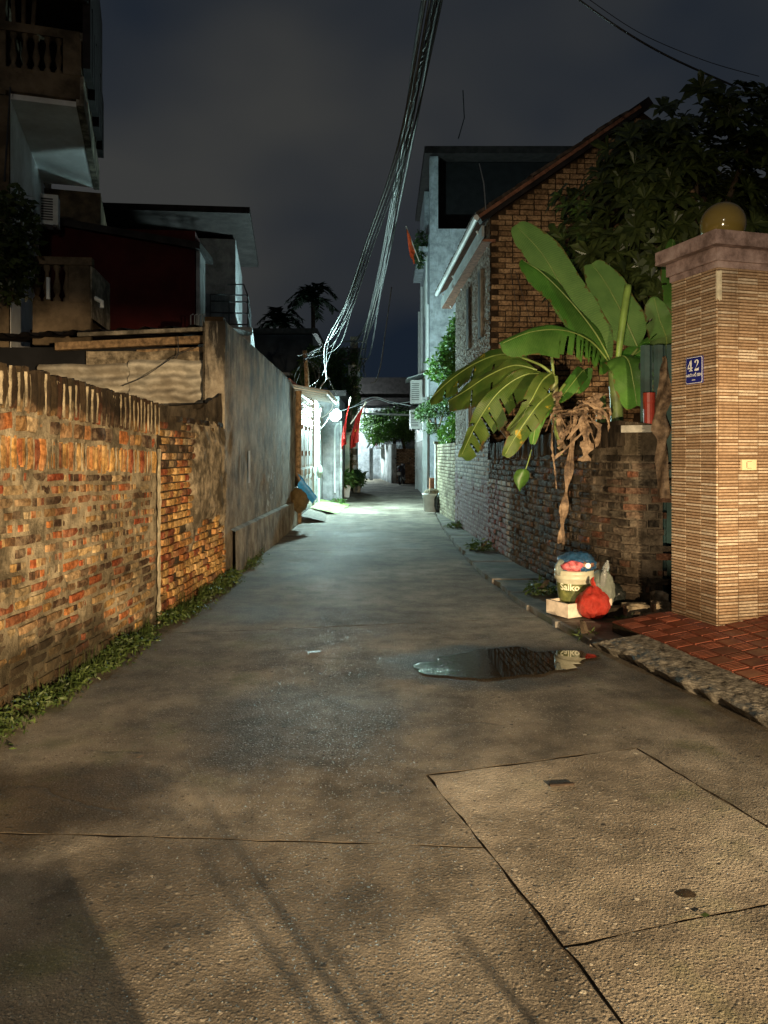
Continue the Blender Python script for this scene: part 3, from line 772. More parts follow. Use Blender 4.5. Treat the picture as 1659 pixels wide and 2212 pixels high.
mb.poly([(-2.13, 16.5, 0), (-2.13, 16.5, 2.72), (-1.9, 16.5, 2.72), (-1.9, 16.5, 0)])
mb.build('wall_face', M['mould'], gw, smooth=True)
mb = MB()
def plinth(a, b):
    y = lerp(9.3, 16.3, a); zt = interp(y, [(9.3, 0.56), (16.3, 0.50)]) + 0.012 * nz(y, 0, 0, 5)
    pr = [(0.0, 0.0), (0.07, 0.0), (0.062, 1.0), (0.0, 1.04)]
    k = b * 3; i = min(int(k), 2); f = k - i
    o = lerp(pr[i][0], pr[i + 1][0], f); h = lerp(pr[i][1], pr[i + 1][1], f)
    return Vector((left_x(y) + o + 0.012 + 0.01 * nz(y, b, 3, 3), y, h * zt))
mb.grid(plinth, 70, 9)
mb.build('plinth', M['mould'], gw)
mb = MB(); mb.obox((-2.02, 9.2, 3.095), (0.11, 0.01, 0), (0, 0.055, 0), (0, 0, 0.032))
tag(mb.build('loose_brick', M['brick_yellow']), 'single yellow brick lying on the end of the grey cement wall', 'brick')
for (y, z, hw, hh) in ((10.55, 1.32, 0.07, 0.22),):
    mb = MB()
    mb.grid(lambda a, b: Vector((left_x(y) + 0.030 + 0.006 * nz(a * 3, b * 3, 1, 1) , y + (a - .5) * 2 * hw * (1 + .1 * nz(b * 4, 0, 0, 1)), z + (b - .5) * 2 * hh + .01 * nz(a * 5, 0, 0, 1))), 4, 8)
    tag(mb.build('poster_scrap', simple('torn_paper', (0.42, 0.41, 0.42), 0.8, 0.1, 6, 0.1, 0.002)), 'narrow strip of pale paper stuck on the stained grey wall', 'poster')
mb = MB()
rr = random.Random(5)
for i in range(26):
    y = 12.55 + rr.uniform(-.45, .45); z = 0.98 + (y - 12.55) * 0.35 + rr.uniform(-.3, .25); a = rr.uniform(.02, .06); b = rr.uniform(.03, .1)
    mb.grid(lambda s, t: Vector((left_x(y) + 0.034 + 0.004 * nz(s, t, i, 2), y + (s - .5) * a * (1.2 - .6 * t), z + (t - .5) * b)), 2, 2)
o = mb.build("bill_remains", simple("torn_white_paper", (0.5, 0.5, 0.48), 0.8, 0.1, 6, 0.1, 0.002)); tag(o, "scraped off remains of white bills low on the grey wall", "poster", kind="stuff")

# ================================================================== SHED BEHIND THE LOW WALL
shed = thing('shed', 'lean-to shed clad in corrugated sheets behind the low brick wall', 'shed', (-3.1, 9.6, 0))
def sheet(x0, x1, z0, z1, y, waves, ph, ragged_b=0.0):
    m2 = MB()
    m2.grid(lambda a, b: Vector((lerp(x0, x1, a), y - 0.045 * math.sin((lerp(z0, z1, b)) * 2 * math.pi / 0.18 + ph) + 0.012 * nz(a * 3, b, ph, 1), lerp(z0, z1, b) + ragged_b * nz(a * 6, 0, ph, 1) * (1 - b) + 0.02 * nz(a * 4, 1, ph, 1))), 24, 40)
    return m2
sheet(-3.05, -2.09, 2.02, 2.62, 9.20, 4, 0.3, 0.05).build('corrugated_sheet', M['fibro'], shed, True)
sheet(-4.15, -3.00, 1.90, 2.58, 9.25, 4, 1.2, 0.05).build('corrugated_sheet', M['fibro'], shed, True)
mb = MB(); mb.grid(lambda a, b: Vector((lerp(-3.6, -2.2, a), 9.30 + .02 * nz(a * 4, b, 0, 1), lerp(2.50, 2.74, b) + .03 * nz(a * 5, b * 0, 2, 1))), 20, 4)
mb.build('wall_band', M['plaster_patch'], shed)
mb = MB(); mb.obox((-3.05, 9.33, 2.84), (0.92, 0, 0.045), (0, 0.05, 0), (0, 0, 0.045)); mb.build('roof_beam', M['timber'], shed)
mb = MB(); mb.obox((-2.55, 9.36, 2.75), (0.45, 0, 0.02), (0, 0.03, 0), (0, 0, 0.03)); mb.build('batten', M['timber'], shed)
mb = MB(); mb.grid(lambda a, b: Vector((lerp(-5.2, -2.02, a), lerp(9.14, 12.0, b) , lerp(2.86, 3.00, a) + 0.028 * math.sin(a * 70) + b * 0.35 + .02)), 160, 4); mb.build('roof_sheet', M['dark_roof'], shed)
mb = MB(); mb.obox((-2.85, 9.13, 2.945), (0.78, 0, 0.035), (0, 0.03, 0), (0, 0, 0.022)); mb.build('roof_edge', M['concrete_cap'], shed)
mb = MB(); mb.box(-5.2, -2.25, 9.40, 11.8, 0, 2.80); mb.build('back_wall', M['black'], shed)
mb = MB(); mb.tube(bez([(-2.45, 9.14, 2.9), (-2.44, 9.12, 2.7), (-2.47, 9.11, 2.62)], 8), 0.006, 5); mb.build('hanging_wire', M['cable'], shed)
mb = MB(); mb.tube(bez([(-3.1, 9.1, 2.30), (-2.8, 9.05, 2.42), (-2.45, 9.08, 2.66), (-2.1, 9.0, 2.78)], 12), 0.005, 5); mb.build('hanging_wire', M['cable'], shed)

# ================================================================== HOUSES ON THE LEFT
def windows(parent, c, u, n, w, h, fm, gm, bars=1, frame=0.06):
    """one window: frame with a pane sub-part"""
    c, u, n = Vector(c), Vector(u).normalized(), Vector(n).normalized()
    f = MB()
    for s in (-1, 1):
        f.obox(c + u * s * (w / 2 - frame / 2) + n * .02, u * (frame / 2), n * .04, UP * (h / 2))
        f.obox(c + UP * s * (h / 2 - frame / 2) + n * .02, u * (w / 2 - frame), n * .037, UP * (frame / 2))
    for i in range(bars):
        f.obox(c + u * ((i + 1) / (bars + 1) - .5) * w + n * .02, u * .02, n * .034, UP * (h / 2 - frame))
    o = f.build('window', fm, parent)
    g = MB(); g.obox(c - n * .01, u * (w / 2 - .01), n * .012, UP * (h / 2 - .01)); g.build('pane', gm, o)
    return o
def baluster(mbx, c, h, r=0.06):
    mbx.lathe(c, [(r * .9, 0), (r * .9, h * .08), (r * .45, h * .16), (r * .95, h * .38), (r * .55, h * .62), (r * .4, h * .8), (r * .8, h * .9), (r * .85, h)], 10)

def ac_unit(label, c, u, n, w=0.8, h=0.55, d=0.28, fan=True, group=None):
    c, u, n = Vector(c), Vector(u).normalized(), Vector(n).normalized()
    t = thing('air_conditioner', label, 'air conditioner', c - UP * h / 2, group)
    b = MB(); b.obox(c, u * w / 2, n * d / 2, UP * h / 2); b.build('casing', M['ac_white'], t)
    f = MB()
    for i in range(9):
        f.obox(c + n * (d / 2 + .008) + UP * ((i - 4) * h * .085) - u * w * .10, u * w * .32, n * .006, UP * .012)
    f.build('grille', M['iron'], t)
    f = MB(); f.obox(c - UP * (h / 2 + .02) - u * w * .3, u * .02, n * d * .55, UP * .02); f.obox(c - UP * (h / 2 + .02) + u * w * .3, u * .02, n * d * .55, UP * .02); f.build('bracket', M['iron'], t)
    return t

# tall house with stacked balconies
hA = thing('house', 'tall old house with white balcony soffit and brown balustrades stacked above the shed', 'house', (-6.2, 12.2, 0))
ca, sa = math.cos(R(17)), math.sin(R(17))
uA = Vector((ca, sa, 0)); dA = Vector((-sa, ca, 0))         # along the near face / going away
O_A = at(22, 210, 10.6); O_A.z = 0                           # ground point under the near inner corner of the balcony
def pA(x, y, z): return O_A + uA * x + dA * y + UP * z
mb = MB(); mb.obox(pA(-2.5, 2.6, 3.2), uA * 2.5, dA * 2.55, UP * 3.2); mb.build('wall', M['white_wall'], hA)
mb = MB(); mb.obox(pA(-2.55, 2.55, 8.2), uA * 2.5, dA * 2.6, UP * 1.78); mb.build('upper_wall', M['render_brown'], hA)
mb = MB(); mb.obox(pA(-0.10, -0.05, 3.2), uA * 0.10, dA * 0.06, UP * 3.18); mb.build('corner_pier', M['render_brown'], hA)
mb = MB(); mb.obox(pA(0.42, 1.75, 6.47), uA * 0.44, dA * 1.72, UP * 0.07); mb.build('balcony_slab', M['white_wall'], hA)
mb = MB(); mb.obox(pA(0.40, 0.0, 6.64), uA * 0.50, dA * 0.06, UP * 0.165); mb.build('balcony_fascia', M['render_brown'], hA)
mb = MB(); mb.obox(pA(0.90, 1.75, 6.60), uA * 0.05, dA * 1.80, UP * 0.21); mb.build('balcony_fascia', M['concrete_cap'], hA)
mb = MB(); mb.obox(pA(0.38, 0.0, 7.36), uA * 0.52, dA * 0.07, UP * 0.06); mb.build('balustrade_rail', M['render_brown'], hA)
mb = MB(); mb.obox(pA(0.80, 0.0, 7.05), uA * 0.12, dA * 0.07, UP * 0.25); mb.build('balustrade_pier', M['render_brown'], hA)
for i in range(5):
    mb = MB(); baluster(mb, pA(0.04 + i * 0.145, 0, 6.805), 0.50, 0.055); mb.build('baluster', M['render_brown'], hA, True)
mb = MB(); mb.obox(pA(0.90, 1.75, 7.36), uA * 0.06, dA * 1.8, UP * 0.06); mb.build('side_rail', M['concrete_cap'], hA)
for i in range(11):
    mb = MB(); baluster(mb, pA(0.90, 0.25 + i * 0.28, 6.815), 0.48, 0.05); mb.build('baluster', M['concrete_cap'], hA, True)
mb = MB(); mb.obox(pA(0.50, 1.5, 8.55), uA * 0.52, dA * 1.7, UP * 0.75); mb.build('upper_screen', M['dark_roof'], hA)
for i in range(7):
    mb = MB(); mb.obox(pA(0.99, 0.1 + i * .5, 7.4 + (i % 2) * .12), uA * 0.05, dA * 0.2, UP * 0.5); mb.build('awning_slat', M['dark_roof'], hA)
for i in range(3):
    mb = MB(); mb.tube([pA(0.05 + i * .12, -.02, 7.43), pA(0.02 + i * .16, -.03, 8.2)], 0.03, 6); mb.build('screen_post', M['render_brown'], hA)
mb = MB(); mb.obox(pA(0.45, 4.7, 4.5), uA * 0.52, dA * 1.1, UP * 1.85); mb.build('rear_wing', M['render_brown'], hA)
mb = MB(); mb.tube([pA(0.02, -.12, 6.5), pA(-.05, -.14, 5.2)], .012, 5); mb.build('wall_wire', M['cable'], hA)
# first-floor balcony
O_B = at(78, 980, 9.95); O_B.z = 0
uB = Vector((math.cos(R(6)), math.sin(R(6)), 0)); dB = Vector((-math.sin(R(8)), math.cos(R(8)), 0))
def pB(x, y, z): return O_B + uB * x + dB * y + UP * z
mb = MB(); mb.obox(pB(0.34, 0.5, 3.32), uB * 0.36, dB * 0.55, UP * 0.06); mb.build('lower_balcony_slab', M['render_brown'], hA)
mb = MB(); mb.obox(pB(0.34, -0.03, 3.18), uB * 0.36, dB * 0.05, UP * 0.28); mb.build('lower_fascia', M['render_brown'], hA)
mb = MB(); mb.obox(pB(0.34, -0.03, 3.98), uB * 0.38, dB * 0.075, UP * 0.05); mb.build('lower_rail', M['render_brown'], hA)
mb = MB(); mb.obox(pB(0.56, -0.03, 3.69), uB * 0.13, dB * 0.06, UP * 0.24); mb.build('lower_pier', M['render_brown'], hA)
mb = MB(); mb.obox(pB(0.68, 0.5, 3.60), uB * 0.03, dB * 0.55, UP * 0.34); mb.build('lower_parapet', M['concrete_cap'], hA)
for i in range(4):
    mb = MB(); baluster(mb, pB(0.02 + i * 0.125, -0.03, 3.46), 0.47, 0.055); mb.build('baluster', M['render_brown'], hA, True)
mb = MB(); mb.obox(pB(0.18, -.1, 3.62), uB * .02, dB * .02, UP * .14); mb.build('drain_pipe', M['pipe_white'], hA)
mb = MB(); mb.tube([pB(.71, .1, 3.55), pB(.80, .1, 3.5), pB(.80, .1, 3.42)], .03, 8); mb.build('drain_spout', M['pipe_white'], hA)
ac_unit('white air conditioner hung beside the balcony of the tall house', at(108, 458, 12.9), uA, -dA, 0.28, 0.50, 0.3)

# dark red walled house
hB = thing('house', 'house with a plain dark red side wall and a black roof', 'house', (-5.0, 13.9, 0))
mb = MB(); mb.obox((-5.05, 13.9, 2.72), (1.66, 0.15, 0), (-0.05, .45, 0), (0, 0, 2.72)); mb.build('wall', M['red_wall'], hB)
mb = MB()
mb.add([(-6.75, 13.15, 5.62), (-3.22, 13.45, 5.08), (-3.28, 14.75, 5.12), (-6.85, 14.4, 5.68), (-6.75, 13.15, 5.74), (-3.22, 13.45, 5.20), (-3.28, 14.75, 5.24), (-6.85, 14.4, 5.80)], [(0, 3, 2, 1), (4, 5, 6, 7), (0, 1, 5, 4), (1, 2, 6, 5), (2, 3, 7, 6), (3, 0, 4, 7)])
mb.build('roof', M['dark_roof'], hB)
mb = MB(); mb.obox((-3.345, 14.05, 2.58), (0.03, 0.01, 0), (-0.05, .42, 0), (0, 0, 2.58)); mb.build('end_wall', M['render_house'], hB)
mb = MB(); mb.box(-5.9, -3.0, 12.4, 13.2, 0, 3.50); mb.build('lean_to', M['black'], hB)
for i in range(4):
    mb = MB(); x = (412 + i * 8.5 - CX_) / F_ * 12.35
    mb.tube([(x, 12.35, 3.45), (x, 12.35, 3.72), (x + .045, 12.35, 3.74)], 0.011, 6); mb.build('vent_pipe', M['steel'], hB)

# flat roofed house with deep eaves and an iron balcony
hC = thing('house', 'pale house with deep black eaves and an iron railed balcony', 'house', (-5.2, 21, 0))
mb = MB(); mb.obox((-6.0, 21.5, 3.5), (1.9, 0.28, 0), (-0.3, 2.1, 0), (0, 0, 3.48)); mb.build('wall', M['render_house'], hC)
mb = MB()
mb.add([(-7.2, 17.6, 7.12), (-3.14, 18.0, 7.12), (-3.72, 22.8, 7.02), (-8.0, 22.4, 7.02), (-7.2, 17.6, 7.27), (-3.14, 18.0, 7.27), (-3.72, 22.8, 7.17), (-8.0, 22.4, 7.17)], [(0, 3, 2, 1), (4, 5, 6, 7), (0, 1, 5, 4), (1, 2, 6, 5), (2, 3, 7, 6), (3, 0, 4, 7)])
mb.build('roof', M['dark_roof'], hC)
windows(hC, (-4.24, 20.6, 5.75), (-0.14, 1, 0), (1, 0.14, 0), 1.1, 1.5, M['gate_shade'], M['glass_dark'])
mb = MB(); mb.obox((-3.95, 20.6, 4.55), (0.45, 0.05, 0), (-0.22, 1.5, 0), (0, 0, 0.10)); mb.obox((-3.62, 20.6, 4.0), (0.10, 0.01, 0), (-0.20, 1.45, 0), (0, 0, 0.48)); mb.build('balcony_slab', M['render_house'], hC)
mb = MB(); mb.obox((-3.75, 20.8, 2.0), (0.20, 0.02, 0), (-0.2, 1.4, 0), (0, 0, 1.9)); mb.build('stair_wall', M['render_house'], hC)
rail = MB()
p0, p1 = Vector((-4.3, 19.05, 0)), Vector((-3.40, 19.2, 0)); p2 = Vector((-3.82, 22.1, 0))
for (a, b) in ((p0, p1), (p1, p2)):
    for z in (4.72, 5.0, 5.28, 5.45): rail.tube([a + UP * z, b + UP * z], 0.018, 5)
    k = int((b - a).length / 0.35)
    for i in range(k + 1): q = a + (b - a) * i / k; rail.tube([q + UP * 4.66, q + UP * 5.45], 0.014, 5)
rail.tube([p1 + UP * 5.45, p1 + V(-.1, 0, 5.72), p1 + V(-.5, 0, 5.72)], .018, 5)
rail.build('balcony_railing', M['iron'], hC)

# broad dark house beneath the palms
hD = thing('house', 'broad dark house under the palms behind the tin roofed gate', 'house', (-4.6, 34, 0))
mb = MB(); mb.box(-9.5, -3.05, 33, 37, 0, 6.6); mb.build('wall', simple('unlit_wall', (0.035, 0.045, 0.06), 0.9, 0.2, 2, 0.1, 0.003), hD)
mb = MB(); mb.box(-9.7, -2.85, 32.8, 37.2, 6.62, 6.85); mb.build('roof', M['dark_roof'], hD)
mb = MB(); mb.box(-5.3, -3.9, 32.85, 32.99, 4.85, 4.97); mb.build('ledge', M['render_house'], hD)
windows(hD, (-4.6, 33.0, 3.9), (1, 0, 0), (0, -1, 0), 1.2, 1.3, M['iron'], M['glass_dark'])

# ================================================================== WHITE FOLDING GATE
GX = -1.885
gate = thing('gate', 'tall white folding metal gate with four panelled leaves and a barred transom', 'gate', (GX, 18.3, 0))
gy0, gy1 = 16.62, 20.05
lw = (gy1 - gy0) / 4
for i in range(4):
    a = gy0 + i * lw + 0.018; b = gy0 + (i + 1) * lw - 0.018
    z0 = 0.10; z1 = 2.26
    leaf = MB()
    leaf.box(GX - .02, GX + .02, a, a + .09, z0, z1); leaf.box(GX - .02, GX + .02, b - .09, b, z0, z1)
    for (q0, q1) in ((z0, z0 + .16), (0.90, 1.18), (z1 - .10, z1)): leaf.box(GX - .02, GX + .018, a + .091, b - .091, q0, q1)
    leaf.box(GX - .02, GX + .016, (a + b) / 2 - .04, (a + b) / 2 + .04, z0 + .161, .899); leaf.box(GX - .02, GX + .016, (a + b) / 2 - .04, (a + b) / 2 + .04, 1.181, z1 - .101)
    lo = leaf.build('gate_leaf', M['gate_white'], gate)
    for (q0, q1) in ((z0 + .16, .90), (1.18, z1 - .10)):
        for (c0, c1) in ((a + .09, (a + b) / 2 - .04), ((a + b) / 2 + .04, b - .09)):
            pn = MB(); pn.box(GX - .018, GX - .006, c0, c1, q0, q1); pn.box(GX - .006, GX + .006, c0 + .045, c1 - .045, q0 + .06, q1 - .06); pn.build('panel', M['gate_shade'], lo)
    lk = MB(); lk.box(GX + .022, GX + .06, b - .14, b + .06, 1.00, 1.14); lk.build('lock_plate', M['gate_white'], lo)
    for zz in (0.35, 1.45, 2.05):
        hg = MB(); hg.tube([(GX + .025, b + .016, zz), (GX + .025, b + .016, zz + .12)], .018, 8); hg.build('hinge', M['brown_gap'], lo)
mb = MB()
for i in range(5): mb.box(GX - .03, GX - .008, gy0 + i * lw - .017, gy0 + i * lw + .017, 0.05, 2.27)
mb.box(GX - .035, GX + .03, gy0 - .02, gy1 + .02, 2.275, 2.345); mb.box(GX - .035, GX + .03, gy0 - .02, gy1 + .02, 2.78, 2.84); mb.box(GX - .04, GX + .02, gy0, gy1, 0.03, 0.095)
mb.build('gate_frame', M['brown_gap'], gate)
for i in range(13):
    mb = MB(); y = gy0 + (i + .5) * (gy1 - gy0) / 13; mb.box(GX - .012, GX + .012, y - .012, y + .012, 2.346, 2.779); mb.build('transom_bar', M['gate_white'], gate)
for zz in (2.47, 2.63):
    mb = MB(); mb.box(GX + .013, GX + .028, gy0, gy1, zz - .012, zz + .012); mb.build('transom_bar', M['gate_white'], gate)
mb = MB(); mb.box(GX - .06, GX - .045, gy0, gy1, 2.35, 2.78); mb.build('transom_pane', simple('frosted_pane', (0.45, 0.52, 0.54), 0.4, 0.1, 3, 0.05, 0.002), gate)
mb = MB(); mb.box(GX - .05, GX + .07, gy1 + .03, gy1 + .22, 0, 2.9); mb.build('gate_post', M['gate_white'], gate)

mb = MB(); mb.tube([(-1.84, 16.52, 0.0), (-1.845, 16.51, 1.3), (-1.835, 16.53, 2.85)], [.075, .06, .065], 10)
tag(mb.build('timber_post', M['timber']), 'old brown timber post between the grey wall and the white gate', 'post')

aw = thing('awning', 'corrugated sheet awning projecting over the white gate', 'awning', (-1.55, 18.5, 2.7))
mb = MB(); mb.grid(lambda a, b: Vector((lerp(-2.05, -1.17, b) , lerp(16.35, 19.65, a), lerp(2.98, 2.83, b) + 0.018 * math.sin(a * 2 * math.pi * 30))), 240, 3); 
mb.build('sheet', M['awning'], aw, True)
for i in range(5):
    y = 16.5 + i * .77
    mb = MB(); mb.tube([(-2.0, y, 2.92), (-1.2, y, 2.785)], .018, 6); mb.build('rafter', M['pipe_white'], aw)
mb = MB(); mb.tube([(-1.22, 16.4, 2.775), (-1.22, 19.65, 2.775)], .02, 6); mb.build('edge_pipe', M['pipe_white'], aw)
mb = MB(); mb.tube(bez([(-1.86, 19.55, 2.55), (-1.6, 19.6, 2.42), (-1.36, 19.6, 2.6), (-1.3, 19.6, 2.77)], 10), .012, 6); mb.build('brace', M['pipe_white'], aw)

mb = MB()
mb.add([(-4.4, 16.2, 3.55), (-2.03, 16.2, 2.98), (-2.03, 21.0, 2.98), (-4.4, 21.0, 3.55), (-4.4, 16.2, 3.6), (-2.03, 16.2, 3.03), (-2.03, 21.0, 3.03), (-4.4, 21.0, 3.6)], [(0, 3, 2, 1), (4, 5, 6, 7), (0, 1, 5, 4), (1, 2, 6, 5), (2, 3, 7, 6), (3, 0, 4, 7)])
rt = thing('tin_roof', 'low rusty red tin roof behind the white gate', 'roof', (-3.2, 18.6, 3.0))
mb.build('roof_sheet', M['rust_roof'], rt)
mb = MB(); mb.tube([(-2.0, 16.2, 3.05), (-2.0, 21.0, 3.05)], .04, 8); mb.build('ridge_pipe', M['rust_roof'], rt)
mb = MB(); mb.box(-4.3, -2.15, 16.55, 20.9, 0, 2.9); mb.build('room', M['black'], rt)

# pale wall from the gate on
pw = thing('whitewashed_wall', 'bright whitewashed wall stub beside the white gate with moss at its foot', 'wall', (-1.95, 22, 0))
mb = MB(); mb.box(-2.3, -1.86, 20.30, 23.48, 0, 2.95); mb.build('wall_face', M['render_pale'], pw)
mb = MB(); mb.tube([(-1.80, 21.2, 0.05), (-1.80, 21.2, 2.6), (-1.75, 21.25, 2.75)], .03, 8); mb.build('conduit', M['pipe_white'], pw)

# grey house past the gate
hE = thing('house', 'plain grey rendered house front stepping out beyond the white gate', 'house', (-3.0, 25.3, 0))
mb = MB(); mb.box(-5.0, -1.37, 23.5, 27.0, 0, 3.25); mb.build('wall', M['render_house'], hE)
mb = MB(); mb.box(-5.2, -1.15, 23.3, 27.2, 3.26, 3.42); mb.build('roof', M['dark_roof'], hE)
mb = MB(); mb.tube(bez([(-1.5, 23.46, 0.3), (-1.5, 23.45, 2.0), (-1.46, 23.44, 2.35), (-1.36, 23.42, 2.42)], 12), .03, 8); mb.build('drain_pipe', M['pipe_white'], hE)
mb = MB(); mb.box(-1.36, -1.28, 23.52, 23.8, 0, 2.5); mb.build('corner_strip', M['render_pale'], hE)
mb = MB(); mb.box(-1.42, -1.22, 27.25, 27.5, 0, 2.15)
gp = thing('gate_post', 'pale yellowish gate post with a flat cap beside the vine covered pole', 'post', (-1.3, 27.4, 0))
mb.build('shaft', simple('yellowish_paint', (0.50, 0.50, 0.40), 0.8, 0.15, 3, 0.2, 0.003, dirt=((0.2, 0.22, 0.12, 1), 0.5)), gp)
mb = MB(); mb.box(-1.47, -1.17, 27.2, 27.55, 2.151, 2.25); mb.build('cap', M['concrete_cap'], gp)
mb = MB(); mb.box(-4.6, -1.6, 27.25, 30.2, 0, 2.3)
w3 = thing('garden_wall', 'shaded garden wall behind the vine covered pole', 'wall', (-3, 29, 0)); mb.build('wall_face', M['render_grey'], w3)

# ramps at the gate
rp = MB(); rp.grid(lambda a, b: Vector((lerp(-1.84, lerp(-1.28, -1.42, a), b) , lerp(16.75, 18.95, a) + .04 * nz(b * 3, a, 0, 1), 0.012 + 0.13 * (1 - b) ** .8 + .012 * nz(a * 6, b * 4, 0, 1))), 22, 10)
tag(rp.build('gate_ramp', M['kerb']), 'bare grey cement ramp up to the white gate', 'ramp')
def mk_mossy():
    m = NT('mossy_cement')
    c = m.ramp(m.noise(3.0, 6, 0.7), [(0.35, (0.22, 0.24, 0.17)), (0.55, (0.14, 0.21, 0.05)), (0.75, (0.20, 0.28, 0.07))])
    return m.fin(c, 0.9, m.bump(m.noise(40, 5), 0.7, 0.012))
M['mossy'] = mk_mossy()
rp = MB(); rp.grid(lambda a, b: Vector((lerp(-1.84, lerp(-1.15, -0.98, a) + .06 * nz(a * 5, 0, 2, 1), b), lerp(19.0, 22.6, a), 0.012 + 0.15 * (1 - b) ** .9 + .02 * nz(a * 6, b * 4, 3, 1))), 26, 10)
tag(rp.build('mossy_ramp', M['mossy']), 'cement ramp overgrown with bright green moss beside the gate', 'ramp')

# ================================================================== LANE LAMP
M['lamp_glow'] = NT('lamp_glass_lit').fin((0.9, 1, 0.98, 1), 0.3, emit=(0.66, 1.0, 0.97, 1), estr=P_STREET)
M['opal'] = (lambda m: (m.fin((.75, .78, .78, 1), .4), m.translucent((.8, .84, .84, 1), .5), m.mat)[2])(NT('opal_plastic'))
lp = thing('street_lamp', 'bright cold white lamp on a bent bracket over the lane beside the white gate', 'lamp', (-1.8, 20.5, 2.0))
mb = MB(); mb.tube(bez([(-1.86, 20.25, 1.98), (-1.62, 20.5, 2.25), (-1.40, 20.78, 2.62), (-1.31, 20.9, 2.70)], 14), .017, 8); mb.build('bracket', M['pipe_white'], lp)
mb = MB(); mb.lathe(LAMP_STREET, [(0.02, .20), (0.05, .195), (0.065, .16), (0.066, .125)], 16); mb.build('lamp_base', M['steel'], lp, True)
mb = MB(); mb.lathe(LAMP_STREET + V(-.06, .18, -.035), [(.0, 0), (.10, .0), (.13, .02), (.145, .04), (.141, .042), (.125, .025), (.095, .010), (.0, .010)], 24, (.33, -1, .21)); mb.build('back_shade', M['opal'], lp, True)  # disc added to hold light off the house front behind the lamp
mb = MB(); mb.ball(LAMP_STREET, 0.14, 24, 16); mb.build('lamp_globe', M['lamp_glow'], lp, True)

# ================================================================== FLAGS
M['flag_red'] = mk_leaf('red_flag_cloth', (0.26, 0.010, 0.008), (0.32, 0.014, 0.010), 0.7, 0.35, 0.2)
def star(mbx, c, u, w, r, n, off):
    pts = [c + n * off + (u * math.sin(k * math.pi / 5) + w * math.cos(k * math.pi / 5)) * (r if k % 2 == 0 else r * .38) for k in range(10)]
    b = len(mbx.v); mbx.v += [c + n * off] + pts
    for k in range(10): mbx.face((b, b + 1 + k, b + 1 + (k + 1) % 10))
M['yellow'] = simple('yellow_cloth', (0.75, 0.52, 0.03), 0.7, 0.05, 4, 0.05, 0.002)
M['pole_wood'] = simple('pale_flag_pole', (0.62, 0.54, 0.44), 0.6, 0.1, 6, 0.1, 0.002)
def flag(label, foot, tip, attach, drop, width, sway, cat='flag', starred=True, cloth=None):
    foot, tip = Vector(foot), Vector(tip)
    t = thing('flag', label, cat, foot)
    mb = MB(); mb.tube([foot, tip], .016, 8); mb.build('flag_pole', M['pole_wood'], t)
    a0 = foot + (tip - foot) * attach; a1 = tip - (tip - foot) * .03
    hz = (a1 - a0)
    def fn(u, v):
        p = a0 + hz * u
        fold = math.sin(v * 3 + u * 9 + sway) * .045 * (0.3 + v)
        q = p + Vector((0, 0, -drop * v)) + Vector(((hz.x * (-.55 * v * u)) + fold, fold * 1.3, (hz.z * -.55 * v * u)))
        return q + Vector((-.10 * math.sin(v * 2.2) * width, 0.05 * math.sin(u * 7 + v * 4), .05 * nz(u * 3, v * 3, sway, 1)))
    mb = MB(); mb.grid(fn, 18, 18); o = mb.build('flag_cloth', cloth or M['flag_red'], t, True)
    if starred:
        s = MB(); uu = (fn(.62, .55) - fn(.38, .55)).normalized(); ww = (fn(.5, .35) - fn(.5, .65)).normalized(); nn = uu.cross(ww).normalized()
        for sg in (-1, 1): star(s, fn(.5, .52), uu, ww, drop * .20, nn * sg, .035)
        s.build('flag_star', M['yellow'], o)
    return t
flag('red flag with yellow star hanging closest to the lit street lamp', at(741, 945, 22.2), at(757, 858, 21.8), 0.35, 0.75, 0.8, 0.4, starred=False)
flag('red flag with yellow star hanging from a slanted pole by the vine covered pole', at(757, 916, 24.0), at(791, 868, 23.6), 0.28, 0.95, 0.9, 1.9)
flag('small bright red flag flying high on the corner of the tall grey house', at(906, 566, 26.2), at(877, 488, 26.0), 0.30, 0.45, 0.5, 3.0, starred=False, cloth=mk_leaf('orange_red_flag_cloth', (0.75, 0.10, 0.03), (0.8, 0.13, 0.05), 0.7, 0.3, 0.2))

# ================================================================== POLES AND CABLES
up_ = thing('utility_pole', 'concrete utility pole wrapped in dark vines with small notices pasted on it', 'pole', (-1.2, 31.0, 0))
mb = MB(); mb.obox((-1.2, 31.0, 3.1), (.15, 0, 0), (0, .12, 0), (0, 0, 3.1)); mb.build('shaft', M['concrete_cap'], up_)
for (z, s, c) in ((2.35, .16, (.5, .5, .48)), (1.85, .14, (.62, .63, .6)), (1.35, .10, (.4, .42, .42)), (0.95, .09, (.5, .5, .5)), (0.65, .08, (.45, .45, .45))):
    mb = MB(); mb.obox((-1.18, 30.868, z), (s * .8, 0, 0), (0, .006, 0), (0, 0, s)); mb.build('notice', simple('notice_paper', c, 0.8, 0.15, 9, 0.05, 0.001), up_)
mb = MB(); mb.box(-1.42, -0.98, 30.72, 30.87, 4.6, 5.05); mb.build('meter_box', M['metal_grey'], up_)
for z in (5.3, 5.7, 6.0):
    mb = MB(); mb.obox((-1.2, 30.84, z), (.5, 0, 0), (0, .03, 0), (0, 0, .035)); mb.build('cross_arm', M['iron'], up_)
mb = MB()
for i in range(9):
    a = rnd(0, 6.3); mb.tube(bez([(-1.2 + .3 * math.cos(a), 30.85, 5.4 + rnd(0, .5)), (-1.2 + rnd(-.5, .5), 30.75, 4.9 + rnd(-.4, .3)), (-1.2 + .3 * math.cos(a + 2), 30.8, 5.3 + rnd(-.2, .4))], 12), .012, 5)
mb.build('cable_coil', M['cable'], up_)

